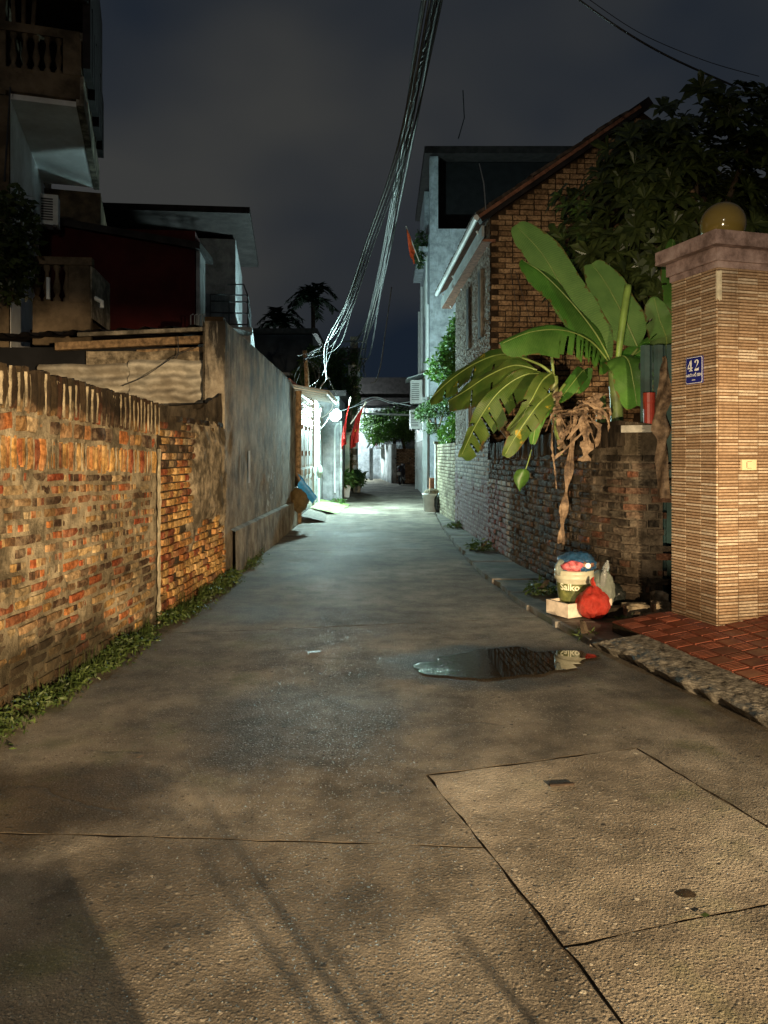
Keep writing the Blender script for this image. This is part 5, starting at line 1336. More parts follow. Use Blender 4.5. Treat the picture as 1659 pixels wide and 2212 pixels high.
def mk_tile_red():
    m = NT('red_paving_tile')
    c = m.ramp(m.rand(), [(0.0, (0.13, 0.035, 0.020)), (0.6, (0.21, 0.055, 0.028)), (1.0, (0.26, 0.075, 0.04))])
    c = m.mix(0.8, c, m.ramp(m.noise(9, 6, .7), [(0.3, .45), (0.7, 1.25)]), 'MULTIPLY')
    return m.fin(c, m.ramp(m.noise(5), [(0.35, .35), (.7, .7)]), m.bump(m.noise(80, 4), .5, .004))
tm.materials.append(mk_tile_red())
tn = (UP - e2k * .12).normalized()
for i in range(-1, 12):
    for j in range(0, 8):
        c = k0 + e1k * (i * TS + .13) + e2k * (j * TS + .155)
        if c.y > 6.35 - .0 * j and j > 0 and not c.x > 2.7: continue
        o = bpy.data.objects.new('paving_tile', tm); COL.objects.link(o); o.parent = pv
        c.z = pave_z(c)
        mx = Matrix.Identity(4); a_ = e1k; b_ = tn.cross(a_).normalized()
        fl = -1 if random.random() < .5 else 1
        for r_ in range(3): mx[r_][0], mx[r_][1], mx[r_][2], mx[r_][3] = a_[r_] * fl, b_[r_] * fl, tn[r_], c[r_] + tn[r_] * rnd(-.002, .002)
        o.matrix_local = mx; BASE[o] = c
mb = MB()
q = [k0 - e1k * .3, k0 + e1k * 3.6, k0 + e1k * 3.6 + e2k * 2.5, k0 - e1k * .3 + e2k * 2.5]
mb.add([Vector((p.x, p.y, -.05)) for p in q] + [Vector((p.x, p.y, pave_z(p) - .008)) for p in q], [(0, 3, 2, 1), (4, 5, 6, 7), (0, 1, 5, 4), (1, 2, 6, 5), (2, 3, 7, 6), (3, 0, 4, 7)])
mb.build('paving_bed', M['mortar_dark'], pv)
ramp = MB()
ka, kb = Vector((1.60, 5.97, 0)), Vector((2.07, 4.155, 0)); kd = (kb - ka).normalized()
def kramp(a, b):
    s = -0.12 + a * 4.0
    top = k0 + e1k * (s + .02) - e2k * .0; 
    low = ka + kd * s
    wv = .035 * nz(s, 0, 0, 3) + .02 * nz(s, 0, 4, 9)
    low = low + Vector((-1, -.2, 0)) * wv
    end = min(1, max(0, (s + .12) / .25))
    if b <= .12:                                    # broken undercut lip
        t = b / .12; p = low + Vector((.06 * (1 - t), .015, 0)); p.z = lerp(-.02, .055 * end + .012 * nz(s, 1, 0, 7), t)
    else:
        t = (b - .12) / .88; p = low.lerp(top, t); p.z = lerp(.058 * end, .135 * end, t ** .8) + (.013 * nz(s, t, 0, 6) + .008 * nz(s, t, 2, 17) + .005 * nz(s, t, 5, 34)) * (1 - .6 * t)
    return p
ramp.grid(kramp, 240, 26)
tag(ramp.build('kerb', M['kerb']), kind='structure')

# ================================================================== TILED GATE PILLAR
P0 = Vector((2.52, 5.81, 0)); TH = R(16)
fu = Vector((math.cos(TH), math.sin(TH), 0)); su = Vector((-math.sin(TH), math.cos(TH), 0))
PW = .54
pil = thing('gate_pillar', 'gate pillar clad in thin tan tiles with a pink moulded cap', 'pillar', P0 + (fu + su) * PW / 2)
def pp_(x, y, z): return P0 + fu * x + su * y + UP * z
mb = MB(); mb.obox(pp_(PW / 2, PW / 2, 1.47), fu * (PW / 2 - .008), su * (PW / 2 - .008), UP * 1.47); mb.build('core', simple('brown_grout', (.10, .05, .022), .9, .2, 9, .2, .003), pil)
def mk_stick():
    m = NT('stick_tile'); r = m.rand()
    c = m.ramp(r, [(0.0, (.29, .19, .115)), (.45, (.36, .245, .155)), (.66, (.40, .28, .18)), (.72, (.47, .36, .25)), (1.0, (.53, .43, .32))])
    c = m.mix(.6, c, m.ramp(m.noise(40, 4), [(.38, .7), (.62, 1.2)]), 'MULTIPLY')
    z = m.xyz()[2]
    st = m.noise(1.0, 7, .7, m.map((9, 9, .7))); bl = m.noise(3.0, 6, .65)
    foot = m.ramp(m.math('ADD', m.math('SUBTRACT', .42, z), m.math('MULTIPLY', m.math('SUBTRACT', bl, .5), .9)), [(.0, 0.0), (.3, .55)])
    drip = m.math('MULTIPLY', m.ramp(st, [(.52, 0.0), (.66, .55)]), m.ramp(m.math('ADD', m.math('MULTIPLY', z, .3), m.math('MULTIPLY', m.math('SUBTRACT', bl, .5), .8)), [(.35, .15), (.8, 1.0)]))
    c = m.mix(m.math('MAXIMUM', foot, drip), c, (.085, .052, .028, 1))
    return m.fin(c, .42, m.bump(m.noise(60, 3), .2, .002), spec=.4)
M['stick'] = mk_stick()
BV.append(([(-.5, -.5, -.5), (.5, -.5, -.5), (.5, -.5, .5), (-.5, -.5, .5), (-.49, .5, -.42), (.49, .5, -.42), (.49, .5, .42), (-.49, .5, .42)], [(0, 1, 2, 3), (4, 7, 6, 5), (0, 4, 5, 1), (1, 5, 6, 2), (2, 6, 7, 3), (3, 7, 4, 0)]))
VT = len(BV) - 1
specs = []
CH = .0237; cw = PW / 3
for k in range(int(2.90 / CH)):
    z = .02 + (k + .5) * CH
    for c_ in range(3):
        if z > .10: specs.append((pp_((c_ + .5) * cw, -.0035, z), fu * (cw - .005), -su * .012, UP * (CH - .0055), VT, M['stick'], 3 - z * .3 + rnd(0, .01)))
        if z > .10: specs.append((pp_(-.0035, (c_ + .5) * cw, z), su * (cw - .005), -fu * .012, UP * (CH - .0055), VT, M['stick'], 2.6 - z * .3 + rnd(0, .01)))
        specs.append((pp_(PW + .0035, (c_ + .5) * cw, z), su * (cw - .005), fu * .012, UP * (CH - .0055), VT, M['stick'], 0))
lay(pil, specs, 298, 'tile', 'tile_cladding')
def mk_cap():
    m = NT('pink_cement'); c = m.ramp(m.noise(6, 7, .72), [(.36, (.13, .085, .075)), (.5, (.28, .195, .18)), (.64, (.40, .30, .28))])
    return m.fin(c, .8, m.bump(m.noise(30, 5, .65), .5, .006))
M['cap'] = mk_cap()
mb = MB()
for (e, z0, z1) in ((.015, 2.905, 2.955), (.035, 2.955, 3.055), (.095, 3.058, 3.165)):
    mb.obox(pp_(PW / 2, PW / 2, (z0 + z1) / 2), fu * (PW / 2 + e), su * (PW / 2 + e), UP * ((z1 - z0) / 2))
mb.build('cap', M['cap'], pil)
mb = MB(); mb.grid(lambda a, b: pp_(-.012 + .0, .01, 0) + fu * lerp(-.002, .04, b) * (1 if b > .4 else 0) + su * (0 if b > .4 else -.0 + .04 * (0.4 - b)) - su * (.024 if b > .4 else .022) - fu * .002 + UP * (2.66 + a * .22 + .03 * nz(b * 9, a, 0, 1)), 16, 8)
mb.build('cement_smear', simple('cement_smear_cream', (.62, .55, .40), .9, .15, 12, .4, .005), pil)
mb = MB(); mb.ball(pp_(PW / 2, PW / 2, 3.165 + .165), .175, 32, 20)
gl = thing('globe_lamp', 'unlit amber glass globe lamp sitting on top of the tiled pillar', 'lamp', pp_(PW / 2, PW / 2, 3.165))
mb.build('globe', NT('amber_glass').fin((.16, .115, .03, 1), .12, spec=.6, coat=.4), gl, True)
mb = MB(); mb.lathe(pp_(PW / 2, PW / 2, 3.166), [(.0, 0), (.09, 0), (.085, .02), (.06, .03), (0, .03)], 18); mb.build('base', M['iron'], gl)

# ---- writing helpers
def text_mesh(body, size, bold=0.0):
    cu = bpy.data.curves.new('lettering', 'FONT'); cu.body = body; cu.size = size; cu.align_x = 'CENTER'; cu.align_y = 'CENTER'; cu.offset = bold; cu.resolution_u = 3
    ob = bpy.data.objects.new('lettering', cu); COL.objects.link(ob)
    dg = bpy.context.evaluated_depsgraph_get(); me = ob.evaluated_get(dg).to_mesh()
    vs = [Vector(v.co) for v in me.vertices]; fs = [tuple(p.vertices) for p in me.polygons]
    ob.evaluated_get(dg).to_mesh_clear(); bpy.data.objects.remove(ob); bpy.data.curves.remove(cu)
    return vs, fs
white_ink = simple('white_enamel', (.78, .78, .76), .4, .03, 5, .02, .001)
# house number plate on the pillar's lane side
pl_c = pp_(-.016, .245, 2.155)
plate = thing('number_plate', 'blue enamel house number plate 42 fixed on the tiled pillar', 'sign', pl_c - UP * .11)
ex, ez, en = -su, UP, -fu
def plate_pts(w, h, r, c, off):
    out = []
    for (sx, sz, a0) in ((1, 1, 0), (-1, 1, 90), (-1, -1, 180), (1, -1, 270)):
        for k in range(5):
            a = R(a0 + k * 22.5); out.append(c + ex * (sx * (w / 2 - r) + r * math.cos(a)) + ez * (sz * (h / 2 - r) + r * math.sin(a)) + en * off)
    return out
def slab(mbx, w, h, r, c, o0, o1):
    a = plate_pts(w, h, r, c, o1); b = plate_pts(w, h, r, c, o0); n_ = len(a); k = len(mbx.v); mbx.v += a + b
    mbx.face(range(k, k + n_)); mbx.face([k + n_ + i for i in reversed(range(n_))])
    for i in range(n_): mbx.face((k + i, k + n_ + i, k + n_ + (i + 1) % n_, k + (i + 1) % n_))
blue = simple('navy_enamel', (.012, .016, .16), .3, .08, 6, .02, .001)
mb = MB(); slab(mb, .20, .215, .012, pl_c, -.004, .003); mb.build('plate', blue, plate)
mb = MB(); slab(mb, .190, .205, .014, pl_c, .003, .0042); mb.build('border', white_ink, plate)
mb = MB(); slab(mb, .182, .197, .012, pl_c, .0042, .0054); mb.build('field', blue, plate)
def ink(polys, nm, par, c, off):
    m2 = MB()
    for pts in polys: m2.poly([c + ex * x + ez * y + en * off for x, y in pts])
    return m2.build(nm, white_ink, par)
S4 = [[(-.002, .045), (-.018, .045), (-.052, -.012), (-.052, -.022), (-.045, -.017), (-.018, .028), (-.018, .045)][:6], [(-.052, -.012), (-.052, -.022), (.008, -.022), (.008, -.012)], [(-.020, .045), (-.003, .045), (-.003, -.040), (-.020, -.040)], [(-.032, -.034), (.008, -.034), (.008, -.042), (-.032, -.042)]]
for dx, polys in ((-.022, S4),): ink([[(x + dx, y + .036) for x, y in p_] for p_ in polys], 'digit', plate, pl_c, .0068)
pts2 = [(.004, .022), (.006, .034), (.016, .043), (.030, .045), (.044, .041), (.052, .030), (.050, .016), (.040, .003), (.020, -.018), (.014, -.026), (.048, -.024), (.052, -.016), (.056, -.018), (.052, -.042), (.004, -.042), (.004, -.034), (.020, -.014), (.032, .004), (.036, .018), (.034, .032), (.026, .038), (.018, .036), (.020, .024), (.012, .018)]
ink([[(x + .006, y + .036) for x, y in pts2]], 'digit', plate, pl_c, .0068)
for (txt, sz, dz, bo) in (('NG\u00d5 H\u1ed2 SEN', .030, -.040, .0008), ('2\u0111\u01b0\u1eddng', .012, -.076, .0006)):
    if dz < -.07: 
        ink([[(-.020 + i * .008, -.080), (-.014 + i * .008, -.080), (-.015 + i * .008, -.0715 + (.002 if i % 2 else 0)), (-.019 + i * .008, -.0715)] for i in range(5)], 'small_print', plate, pl_c, .0068); continue
    vs, fs = text_mesh(txt, sz, bo); m2 = MB(); m2.add([pl_c + ex * v.x + ez * (v.y + dz) + en * .0068 for v in vs], fs); m2.build('street_name', white_ink, plate)
# bell push
bc = pp_(.265, -.016, 1.415)
bell = thing('doorbell', 'cream doorbell switch plate on the front of the tiled pillar', 'switch', bc - UP * .04)
cream = simple('cream_plastic', (.66, .56, .34), .4, .04, 5, .02, .001)
mb = MB(); mb.obox(bc, fu * .066, su * .010, UP * .040); mb.build('plate', cream, bell)
mb = MB(); mb.obox(bc - su * .012, fu * .022, su * .004, UP * .022); o = mb.build('button', cream, bell)
mb = MB(); mb.obox(bc - su * .0125 - fu * .026, fu * .0015, su * .0005, UP * .022); mb.obox(bc - su * .0105 + UP * .026, fu * .022, su * .0005, UP * .0015); mb.obox(bc - su * .0105 - UP * .026, fu * .022, su * .0005, UP * .0015); mb.build('button_gap', M['brown_gap'], o)

# ================================================================== RUBBISH BY THE WALL
def crinkle(seed, s=1.0):
    return lambda d: 1 + s * (.10 * nz(d.x * 2.2, d.y * 2.2, d.z * 2.2 + seed, 1) + .10 * abs(nz(d.x * 5 + seed, d.y * 5, d.z * 3, 1)) + .05 * abs(nz(d.x * 11, d.y * 11 + seed, d.z * 7, 1)))
def mk_bag(name, col, trans=.2, rough=.22):
    m = NT(name)
    w = m.voro(9, m.map((1, 1, .6)), out='Distance')
    c = m.mix(.6, tuple(col) + (1,), m.ramp(m.noise(14, 5, .6), [(.3, .55), (.7, 1.3)]), 'MULTIPLY')
    m.fin(c, rough, m.bump(m.math('ADD', m.noise(20, 7, .7, m.map((1, 1, .45)), dist=2.0), m.math('MULTIPLY', w, .7)), 1.0, .035), spec=.6)
    m.translucent(c, trans)
    return m.mat
M['bag_red'] = mk_bag('red_plastic_bag', (.62, .055, .035)); M['bag_blue'] = mk_bag('blue_plastic_bag', (.03, .12, .26)); M['bag_clear'] = mk_bag('milky_plastic_bag', (.40, .44, .38), .4); M['bag_dark'] = mk_bag('black_plastic_bag', (.012, .016, .014), .05); M['bag_yellow'] = mk_bag('brown_sack', (.12, .075, .02), .1, .6)
TB = Vector((1.735, 7.03, .06))
bk = thing('bucket', 'cream paint bucket with green printed label overflowing with rubbish', 'bucket', TB)
mb = MB(); mb.lathe(TB, [(0, 0), (.122, 0), (.128, .01), (.160, .30), (.162, .302), (.176, .303), (.176, .335), (.170, .34), (.176, .345), (.176, .385), (.168, .388), (.160, .38), (.155, .31), (0, .30)], 40)
mb.build('tub', simple('cream_tub_plastic', (.58, .56, .42), .4, .08, 8, .05, .002, dirt=((.25, .22, .14, 1), .4)), bk, True)
def bk_r(z): return lerp(.128, .160, (z - .01) / .29) + .0018
def label_mat():
    m = NT('bucket_label'); c = m.ramp(m.noise(12, 5, .6), [(.35, (.045, .055, .018)), (.6, (.16, .17, .05)), (.8, (.34, .33, .13))])
    return m.fin(c, .4)
view = math.atan2(-TB.y, -TB.x)
mb = MB(); mb.grid(lambda a, b: TB + V(math.cos(view + (a - .5) * 2.6) * bk_r(.03 + b * .24), math.sin(view + (a - .5) * 2.6) * bk_r(.03 + b * .24), .03 + b * .24), 30, 4); mb.build('label', label_mat(), bk, True)
vs, fs = text_mesh('Saiko', .084, .0022); m2 = MB()
m2.add([TB + V(math.cos(view - .26 + v.x / .152) * (bk_r(.235 + v.y) + .003), math.sin(view - .26 + v.x / .152) * (bk_r(.235 + v.y) + .003), .240 + v.y) for v in vs], [tuple(f) for f in fs]); m2.build('lettering', simple('cream_ink', (.72, .70, .52), .5, .05, 9, .02, .001), bk)
mb = MB(); mb.tube(bez([TB + V(.16, .03, .33), TB + V(.17, -.05, .2), TB + V(.10, -.14, .16)], 10), .004, 5); mb.build('handle', M['steel'], bk)
mb = MB(); mb.ball(TB + V(.02, .01, .43), .17, 34, 24, (1.02, .95, .62), crinkle(3, 1.6)); tag(mb.build('rubbish_bag', M['bag_blue'], smooth=True), 'crumpled blue plastic bag stuffed in the mouth of the bucket', 'bag')
for (lab, c, r_, s3, m_, sd) in (('crumpled pink and white food wrapper on the bucket rim', TB + V(-.03, -.12, .425), .085, (1.2, .6, .6), simple('pink_wrapper', (.50, .11, .12), .35, .5, 22, .6, .006), 6),
                                 ('crumpled brown wrapper on the bucket beside the pink one', TB + V(.07, -.10, .44), .07, (1.2, .7, .6), simple('brown_wrapper', (.22, .10, .05), .35, .5, 20, .6, .006), 9),
                                 ('pale plastic scrap hanging over the bucket rim', TB + V(-.13, -.06, .40), .06, (.8, .7, 1.3), M['bag_clear'], 12)):
    mb = MB(); mb.ball(c, r_, 22, 14, s3, crinkle(sd, 2.0)); tag(mb.build('wrapper', m_, smooth=True), lab, 'wrapper')
mb = MB(); mb.lathe(TB + V(.085, -.165, .44), [(0, 0), (.024, 0), (.025, .006), (.02, .010), (0, .010)], 18, (-.25, -1, .1)); tag(mb.build('round_lid', white_ink), 'round white lid resting on the rubbish in the bucket', 'lid')
rb = thing('rubbish_bag', 'knotted bright red plastic bag leaning against the bucket', 'bag', TB + V(.075, -.24, 0))
mb = MB(); mb.ball(TB + V(.10, -.275, .118), .138, 40, 28, (1.04, .92, .90), lambda d: (1 + .035 * math.sin(math.atan2(d.y, d.x) * 17 + 3 * d.z) * (abs(d.z) ** .6) + .04 * math.sin(math.atan2(d.y, d.x) * 7 + 1.3)) * (1 - .25 * max(0, -d.z - .75) * 4 * .25) * crinkle(1, .7)(d) + (.25 * max(0, d.z - .86) / .14)); mb.build('bag_body', M['bag_red'], rb, True)
mb = MB(); mb.tube(bez([TB + V(.10, -.27, .22), TB + V(.115, -.26, .27), TB + V(.10, -.25, .32), TB + V(.115, -.25, .355)], 14), [.035, .03, .02, .015, .015, .018, .02, .022, .022, .02, .018, .014, .01, .006, .003], 8); mb.build('knot', M['bag_red'], rb, True)
mb = MB(); mb.ball(TB + V(.255, .0, .20), .13, 30, 22, (.85, .8, 1.30), crinkle(8, 1.5)); tag(mb.build('bottle_bag', M['bag_clear'], smooth=True), 'milky plastic bag full of clear bottles beside the bucket', 'bag')
mb = MB(); mb.ball(TB + V(.33, .05, .24), .05, 14, 20, (.35, .8, 2.2), crinkle(18, 1.0)); tag(mb.build('green_carton', simple('green_carton', (.05, .17, .11), .5, .3, 9, .2, .003), smooth=True), 'folded green carton poking out beside the bottle bag', 'carton')
M['clear_plastic'] = NT('clear_plastic').fin((.75, .78, .76, 1), .08, trans=.75)
for (c, tl) in ((TB + V(.24, -.09, .30), (.15, -.2, 1)), (TB + V(.29, .02, .36), (.3, .1, 1)), (TB + V(.22, -.06, .18), (-.3, -.3, 1))):
    mb = MB(); mb.lathe(c, [(0, -.09), (.03, -.088), (.032, -.07), (.030, 0), (.032, .04), (.022, .075), (.012, .09), (.012, .105), (0, .105)], 16, tl); tag(mb.build('plastic_bottle', M['clear_plastic'], smooth=True), 'clear empty drink bottle in the milky bag by the bucket', 'bottle', 'bottles in the milky bag')
mb = MB(); mb.ball(TB + V(.33, .10, .12), .17, 22, 14, (1.0, .7, .75), crinkle(23, 1.6)); tag(mb.build('rubbish_bag', M['bag_dark'], smooth=True), 'sagging black plastic bag behind the red bag', 'bag')
bx_ = thing('foam_box', 'low white foam box tray beneath the bucket', 'box', TB + V(-.02, -.05, 0))
foam = simple('dirty_foam', (.60, .50, .40), .8, .15, 9, .2, .003, dirt=((.25, .19, .13, 1), .5))
def fb(cx, cy, sx, sy, z0, z1, nm):
    m2 = MB(); m2.rbox(TB + V(cx, cy, (z0 + z1) / 2), sx, sy, z1 - z0, .5); m2.build(nm, foam, bx_)
ca5, sa5 = math.cos(.5), math.sin(.5)
def fo(x, y): return (-.02 + x * ca5 - y * sa5, -.10 + x * sa5 + y * ca5)
for (x, y, sx, sy, nm) in ((0, -.13, .36, .025, 'side'), (0, .13, .36, .025, 'side'), (-.192, 0, .024, .285, 'side'), (.192, 0, .024, .285, 'side')):
    c = fo(x, y); fb(c[0], c[1], sx, sy, .004, .125, nm)
c = fo(0, 0); fb(c[0], c[1], .358, .233, -.004, .012, 'base')
mb = MB(); mb.rbox(TB + V(.33, -.20, .045), .24, .10, .075, .28); tag(mb.build('loose_brick', M['brick_right']), 'dark old brick lying beside the red rubbish bag', 'brick')
mb = MB(); mb.rbox(TB + V(.25, -.12, .07), .14, .02, .13, .4); tag(mb.build('foam_piece', foam), 'scrap of foam board propped behind the red bag', 'foam')

# bag of rubbish hung at the end of the grey wall, small items along the lane
hb = thing('hanging_sack', 'sagging brown sack with bright blue lining hung by the timber post', 'bag', (-1.74, 16.0, .4))
mb = MB(); mb.ball((-1.72, 15.7, .66), .34, 26, 20, (.55, .7, 1.0), lambda d: (1.0 - .55 * max(0, d.z)) * crinkle(31, 1.4)(d)); mb.build('sack_body', M['bag_yellow'], hb, True)
mb = MB(); mb.grid(lambda a, b: V(-1.78 + .30 * a + .05 * math.sin(b * 6), 15.55 + .10 * a, 1.12 - .42 * a - .30 * b * (1 - .2 * a) + .03 * nz(a * 4, b * 4, 0, 1)) + V(.10 * math.sin(b * 2.5), -.06 * math.sin(b * 3), 0), 16, 10); mb.build('blue_lining', simple('bright_blue_plastic', (.03, .26, .62), .4, .2, 9, .4, .006), hb, True)
mb = MB(); mb.ball((-1.76, 21.0, 1.02), .14, 18, 14, (.6, .8, 1.2), crinkle(41, 1.5)); tag(mb.build('hanging_bag', M['bag_clear'], smooth=True), 'small white plastic bag hanging on the whitewashed wall', 'bag')
mb = MB(); mb.ball((-1.87, 17.2, 2.55), .09, 14, 10, (.4, .8, 1.9), crinkle(44, 1.0)); tag(mb.build('red_pennant', M['flag_red'], smooth=True), 'little red cloth pennant tied to the gate transom', 'flag')

bk2 = thing('bucket', 'white plastic bucket filled with weeds beside the lit low wall', 'bucket', (1.18, 19.3, .05))
mb = MB(); mb.lathe((1.18, 19.2, .05), [(0, 0), (.17, 0), (.22, .42), (.235, .42), (.235, .46), (.21, .46), (.2, .38), (0, .36)], 24); mb.build('tub', M['ac_white'], bk2, True)
mb = MB(); mb.ball((1.20, 19.2, .5), .2, 16, 12, (1, 1, .6), crinkle(51, 2)); mb.build('contents', simple('rubble_fill', (.16, .13, .09), .9, .4, 12, .8, .01), bk2)
mb = MB(); mb.ball((1.36, 19.05, .28), .2, 16, 12, (.6, .8, 1.3), crinkle(52, 1.8)); tag(mb.build('rubbish_bag', M['bag_dark'], smooth=True), 'black bag slumped next to the white bucket of weeds', 'bag')
mb = MB(); mb.box(1.22, 1.46, 20.4, 20.8, .05, .85); tag(mb.build('crate', M['wood_red']), 'brown wooden crate standing behind the white bucket', 'crate')

# litter on the concrete
def scrap(px, py, label, nm, cat, mat, w, l, ang, h=.004):
    c = gr(px, py); mb = MB()
    mb.grid(lambda a, b: c + V(((a - .5) * w) * math.cos(ang) - ((b - .5) * l) * math.sin(ang), ((a - .5) * w) * math.sin(ang) + ((b - .5) * l) * math.cos(ang), .005 + h * (1 + nz(a * 5, b * 5, px, 1))), 5, 5)
    return tag(mb.build(nm, mat), label, cat)
scrap(678, 1412, 'small crumpled silvery wrapper lying in the middle of the lane', 'litter', 'litter', simple('silver_foil', (.20, .22, .25), .4, .4, 40, .8, .006, metal=.3), .10, .05, .3, .010)
scrap(1523, 1982, 'tiny green leaf scrap on the concrete near the dimple', 'fallen_leaf', 'leaf', M['weed'], .026, .018, .6)
scrap(303, 1640, 'small dry leaf lying on the damp concrete near the weeds', 'fallen_leaf', 'leaf', M['dry'], .035, .018, 1.0, .008)
mb = MB(); c = gr(1213, 1696); mb.rbox(c + V(0, 0, .004), .115, .016, .008, .12); tag(mb.build('wood_sliver', simple('dark_wood_sliver', (.03, .02, .014), .8, .2, 20, .3, .003)), 'short dark sliver of wood lying on the concrete slab', 'stick')
mb = MB(); c = gr(1482, 1930); mb.ball(c + V(0, 0, -.006), .05, 20, 10, (1.15, .8, .16), lambda d: 1 + .15 * nz(d.x * 2, d.y * 2, 0, 1)); tag(mb.build('dark_dip', simple('dip_dark', (.030, .022, .014), .35, .3, 20, .5, .005), smooth=True), 'flat dark lump standing for a shaded dip in the concrete slab', 'dip')  # the dark of a dip, put into the colour of a flat lump

# puddle
pud = MB()
cx, cy = .86, 5.50; pts = []
for k in range(72):
    a = 2 * math.pi * k / 72
    r_ = 1 + .30 * nz(math.cos(a) * 1.4, math.sin(a) * 1.4, 2, 1) + .22 * nz(math.cos(a) * 3, math.sin(a) * 3, 5, 1) + .09 * nz(math.cos(a) * 10, math.sin(a) * 10, 5, 1)
    pts.append(V(cx + .62 * r_ * math.cos(a) + .05 * math.sin(a), cy + .36 * r_ * math.sin(a) + .10 * math.cos(a), .0065))
pud.poly(pts)
def mk_puddle():
    m = NT('puddle_water')
    h = m.ramp(m.noise(38, 5, .65), [(.45, 0.0), (.62, 1.0)])
    left = m.ramp(m.math('SUBTRACT', .78, m.xyz()[0]), [(0.0, 0.0), (.25, 1.0)])
    b = m.bump(m.math('MULTIPLY', h, left), .5, .003)
    return m.fin((.022, .017, .012, 1), m.mix(left, (.015, .015, .015, 1), (.10, .10, .10, 1)), b, spec=.5)
tag(pud.build('puddle', mk_puddle()), kind='structure')

# ================================================================== BANANA PLANTS
def banana_leaf(parent, mid, hw, sideL, sideR, mat, droop=.25, tears=(), wave=.02, seed=0, hwR=None, n=64, taper=.55, rib=True):
    P = bez(mid, n); m_ = 4; mb = MB(); uvs = []
    sideL, sideR = Vector(sideL), Vector(sideR); hwR = hwR or hw
    ids = {}; rs_ = random.Random(int(seed * 100) + 1)
    segs = {(-1, k): (rs_.uniform(-.1, .7), rs_.uniform(-.12, .12)) for k in range(40)}; segs.update({(1, k): (rs_.uniform(-.1, .7), rs_.uniform(-.12, .12)) for k in range(40)})
    rows = {sd_: sorted(int(t_ * n) for t_, s_, d_ in tears if s_ == sd_) for sd_ in (-1, 1)}
    for i, p in enumerate(P):
        t = i / n
        T = (P[min(i + 1, n)] - P[max(i - 1, 0)]).normalized()
        w = min(1, (t / .14 + .02)) ** .6 * (max(0.0, 1 - t ** 4.2)) ** taper
        for j in range(-m_, m_ + 1):
            sd = sideL if j < 0 else sideR
            sd = (sd - T * sd.dot(T)).normalized()
            f = abs(j) / m_; ww = (hw if j < 0 else hwR) * w
            q = p + sd * (f * ww) + V(0, 0, -droop * f * f * ww) + sd.cross(T) * (wave * f * math.sin(t * 15 + seed + (1 if j < 0 else 2.3)) + .5 * wave * f * nz(t * 12, j, seed, 1))
            if j:
                k_ = sum(1 for r_ in rows[-1 if j < 0 else 1] if r_ < i)
                if rows[-1 if j < 0 else 1]: dr_, sh_ = segs[(-1 if j < 0 else 1, k_)]; q += V(0, 0, -dr_ * f * f * ww * .55) + T * (sh_ * f * f * ww)
            q += T * (.25 * f * ww)                     # lateral veins sweep towards the tip
            ids[i, j] = len(mb.v); mb.v.append(q); uvs.append((t * 3.0 + .12 * f, f))
    tset = {}
    for (tt, sd, depth) in tears: tset.setdefault((int(tt * n), sd), depth)
    for i in range(n):
        for j in range(-m_, m_):
            sd = -1 if j < 0 else 1; outer = (-j if j < 0 else j + 1)
            if (i, sd) in tset and outer > m_ - tset[(i, sd)]:
                # slit: pull the far corner in so that the blade splits
                a = (ids[i, j], ids[i, j + 1]); b = (ids[i + 1, j], ids[i + 1, j + 1])
                o_, i_ = (0, 1) if j < 0 else (1, 0)
                mb.face((a[o_], a[i_], b[i_]) if sd < 0 else (a[i_], a[o_], b[i_]))
                continue
            mb.face((ids[i, j], ids[i + 1, j], ids[i + 1, j + 1], ids[i, j + 1]))
    o = mb.build('leaf', mat, parent, True)
    uvl = o.data.uv_layers.new(name='UVMap')
    arr = np.array(uvs, dtype=np.float32); li = np.empty(len(o.data.loops), dtype=np.int32); o.data.loops.foreach_get('vertex_index', li)
    uvl.data.foreach_set('uv', arr[li].ravel())
    if rib:
        r2 = MB(); N_ = (P[1] - P[0]).cross(sideR).normalized()
        N_ = N_ if N_.y < 0 else -N_
        r2.tube([p + N_ * .006 for p in P[:-2]], [lerp(.010, .003, i / (n - 1)) for i in range(n - 1)], 6); r2.build('midrib', M['rib'], o, True)
    return o
def stem(parent, pts, r0, r1, mat='stem', nm='stem'):
    P = bez(pts, 14); mb = MB(); mb.tube(P, [lerp(r0, r1, i / 14) for i in range(15)], 10); return mb.build(nm, M[mat], parent, True)
def petiole(parent, pts, r=.016):
    P = bez(pts, 10); mb = MB(); mb.tube(P, [lerp(r * 1.3, r * .8, i / 10) for i in range(11)], 8); return mb.build('petiole', M['rib'], parent, True)
LEFTV, RIGHTV = V(-1, 0, 0), V(1, 0, 0)

b1 = thing('banana_plant', 'tall banana plant with broad upright leaves behind the mouldy wall', 'banana plant', (2.40, 7.9, 0))
crown = at(1325, 800, 7.9)
stem(b1, [(2.40, 7.9, 0.0), (2.40, 7.9, 1.2), at(1333, 905, 7.9), crown], .085, .055)
Y1 = 7.75
banana_leaf(b1, [at(1316, 782, 7.8), at(1262, 700, Y1), at(1214, 620, 7.75), at(1168, 545, 7.8), at(1113, 487, 7.85)], .20, V(-.80, -.35, -.45), V(.9, .15, .42), M['banana_pale'], .1, (), .015, 1, .25, taper=.42)
banana_leaf(b1, [at(1320, 785, 7.7), at(1285, 720, 7.6), at(1230, 650, 7.55), at(1170, 590, 7.55), at(1126, 562, 7.6)], .17, V(-.75, -.3, -.6), V(.35, .55, .3), M['banana'], .12, ((.3, -1, 1),), .02, 2.2, .10, taper=.6)
banana_leaf(b1, [at(1376, 748, 7.9), at(1350, 690, 7.9), at(1322, 636, 7.95), at(1300, 600, 8.0), at(1278, 570, 8.05)], .235, V(-.92, -.15, .35), V(.95, .1, .05), M['banana_pale'], .05, (), .012, 3.1, .22, taper=.42)
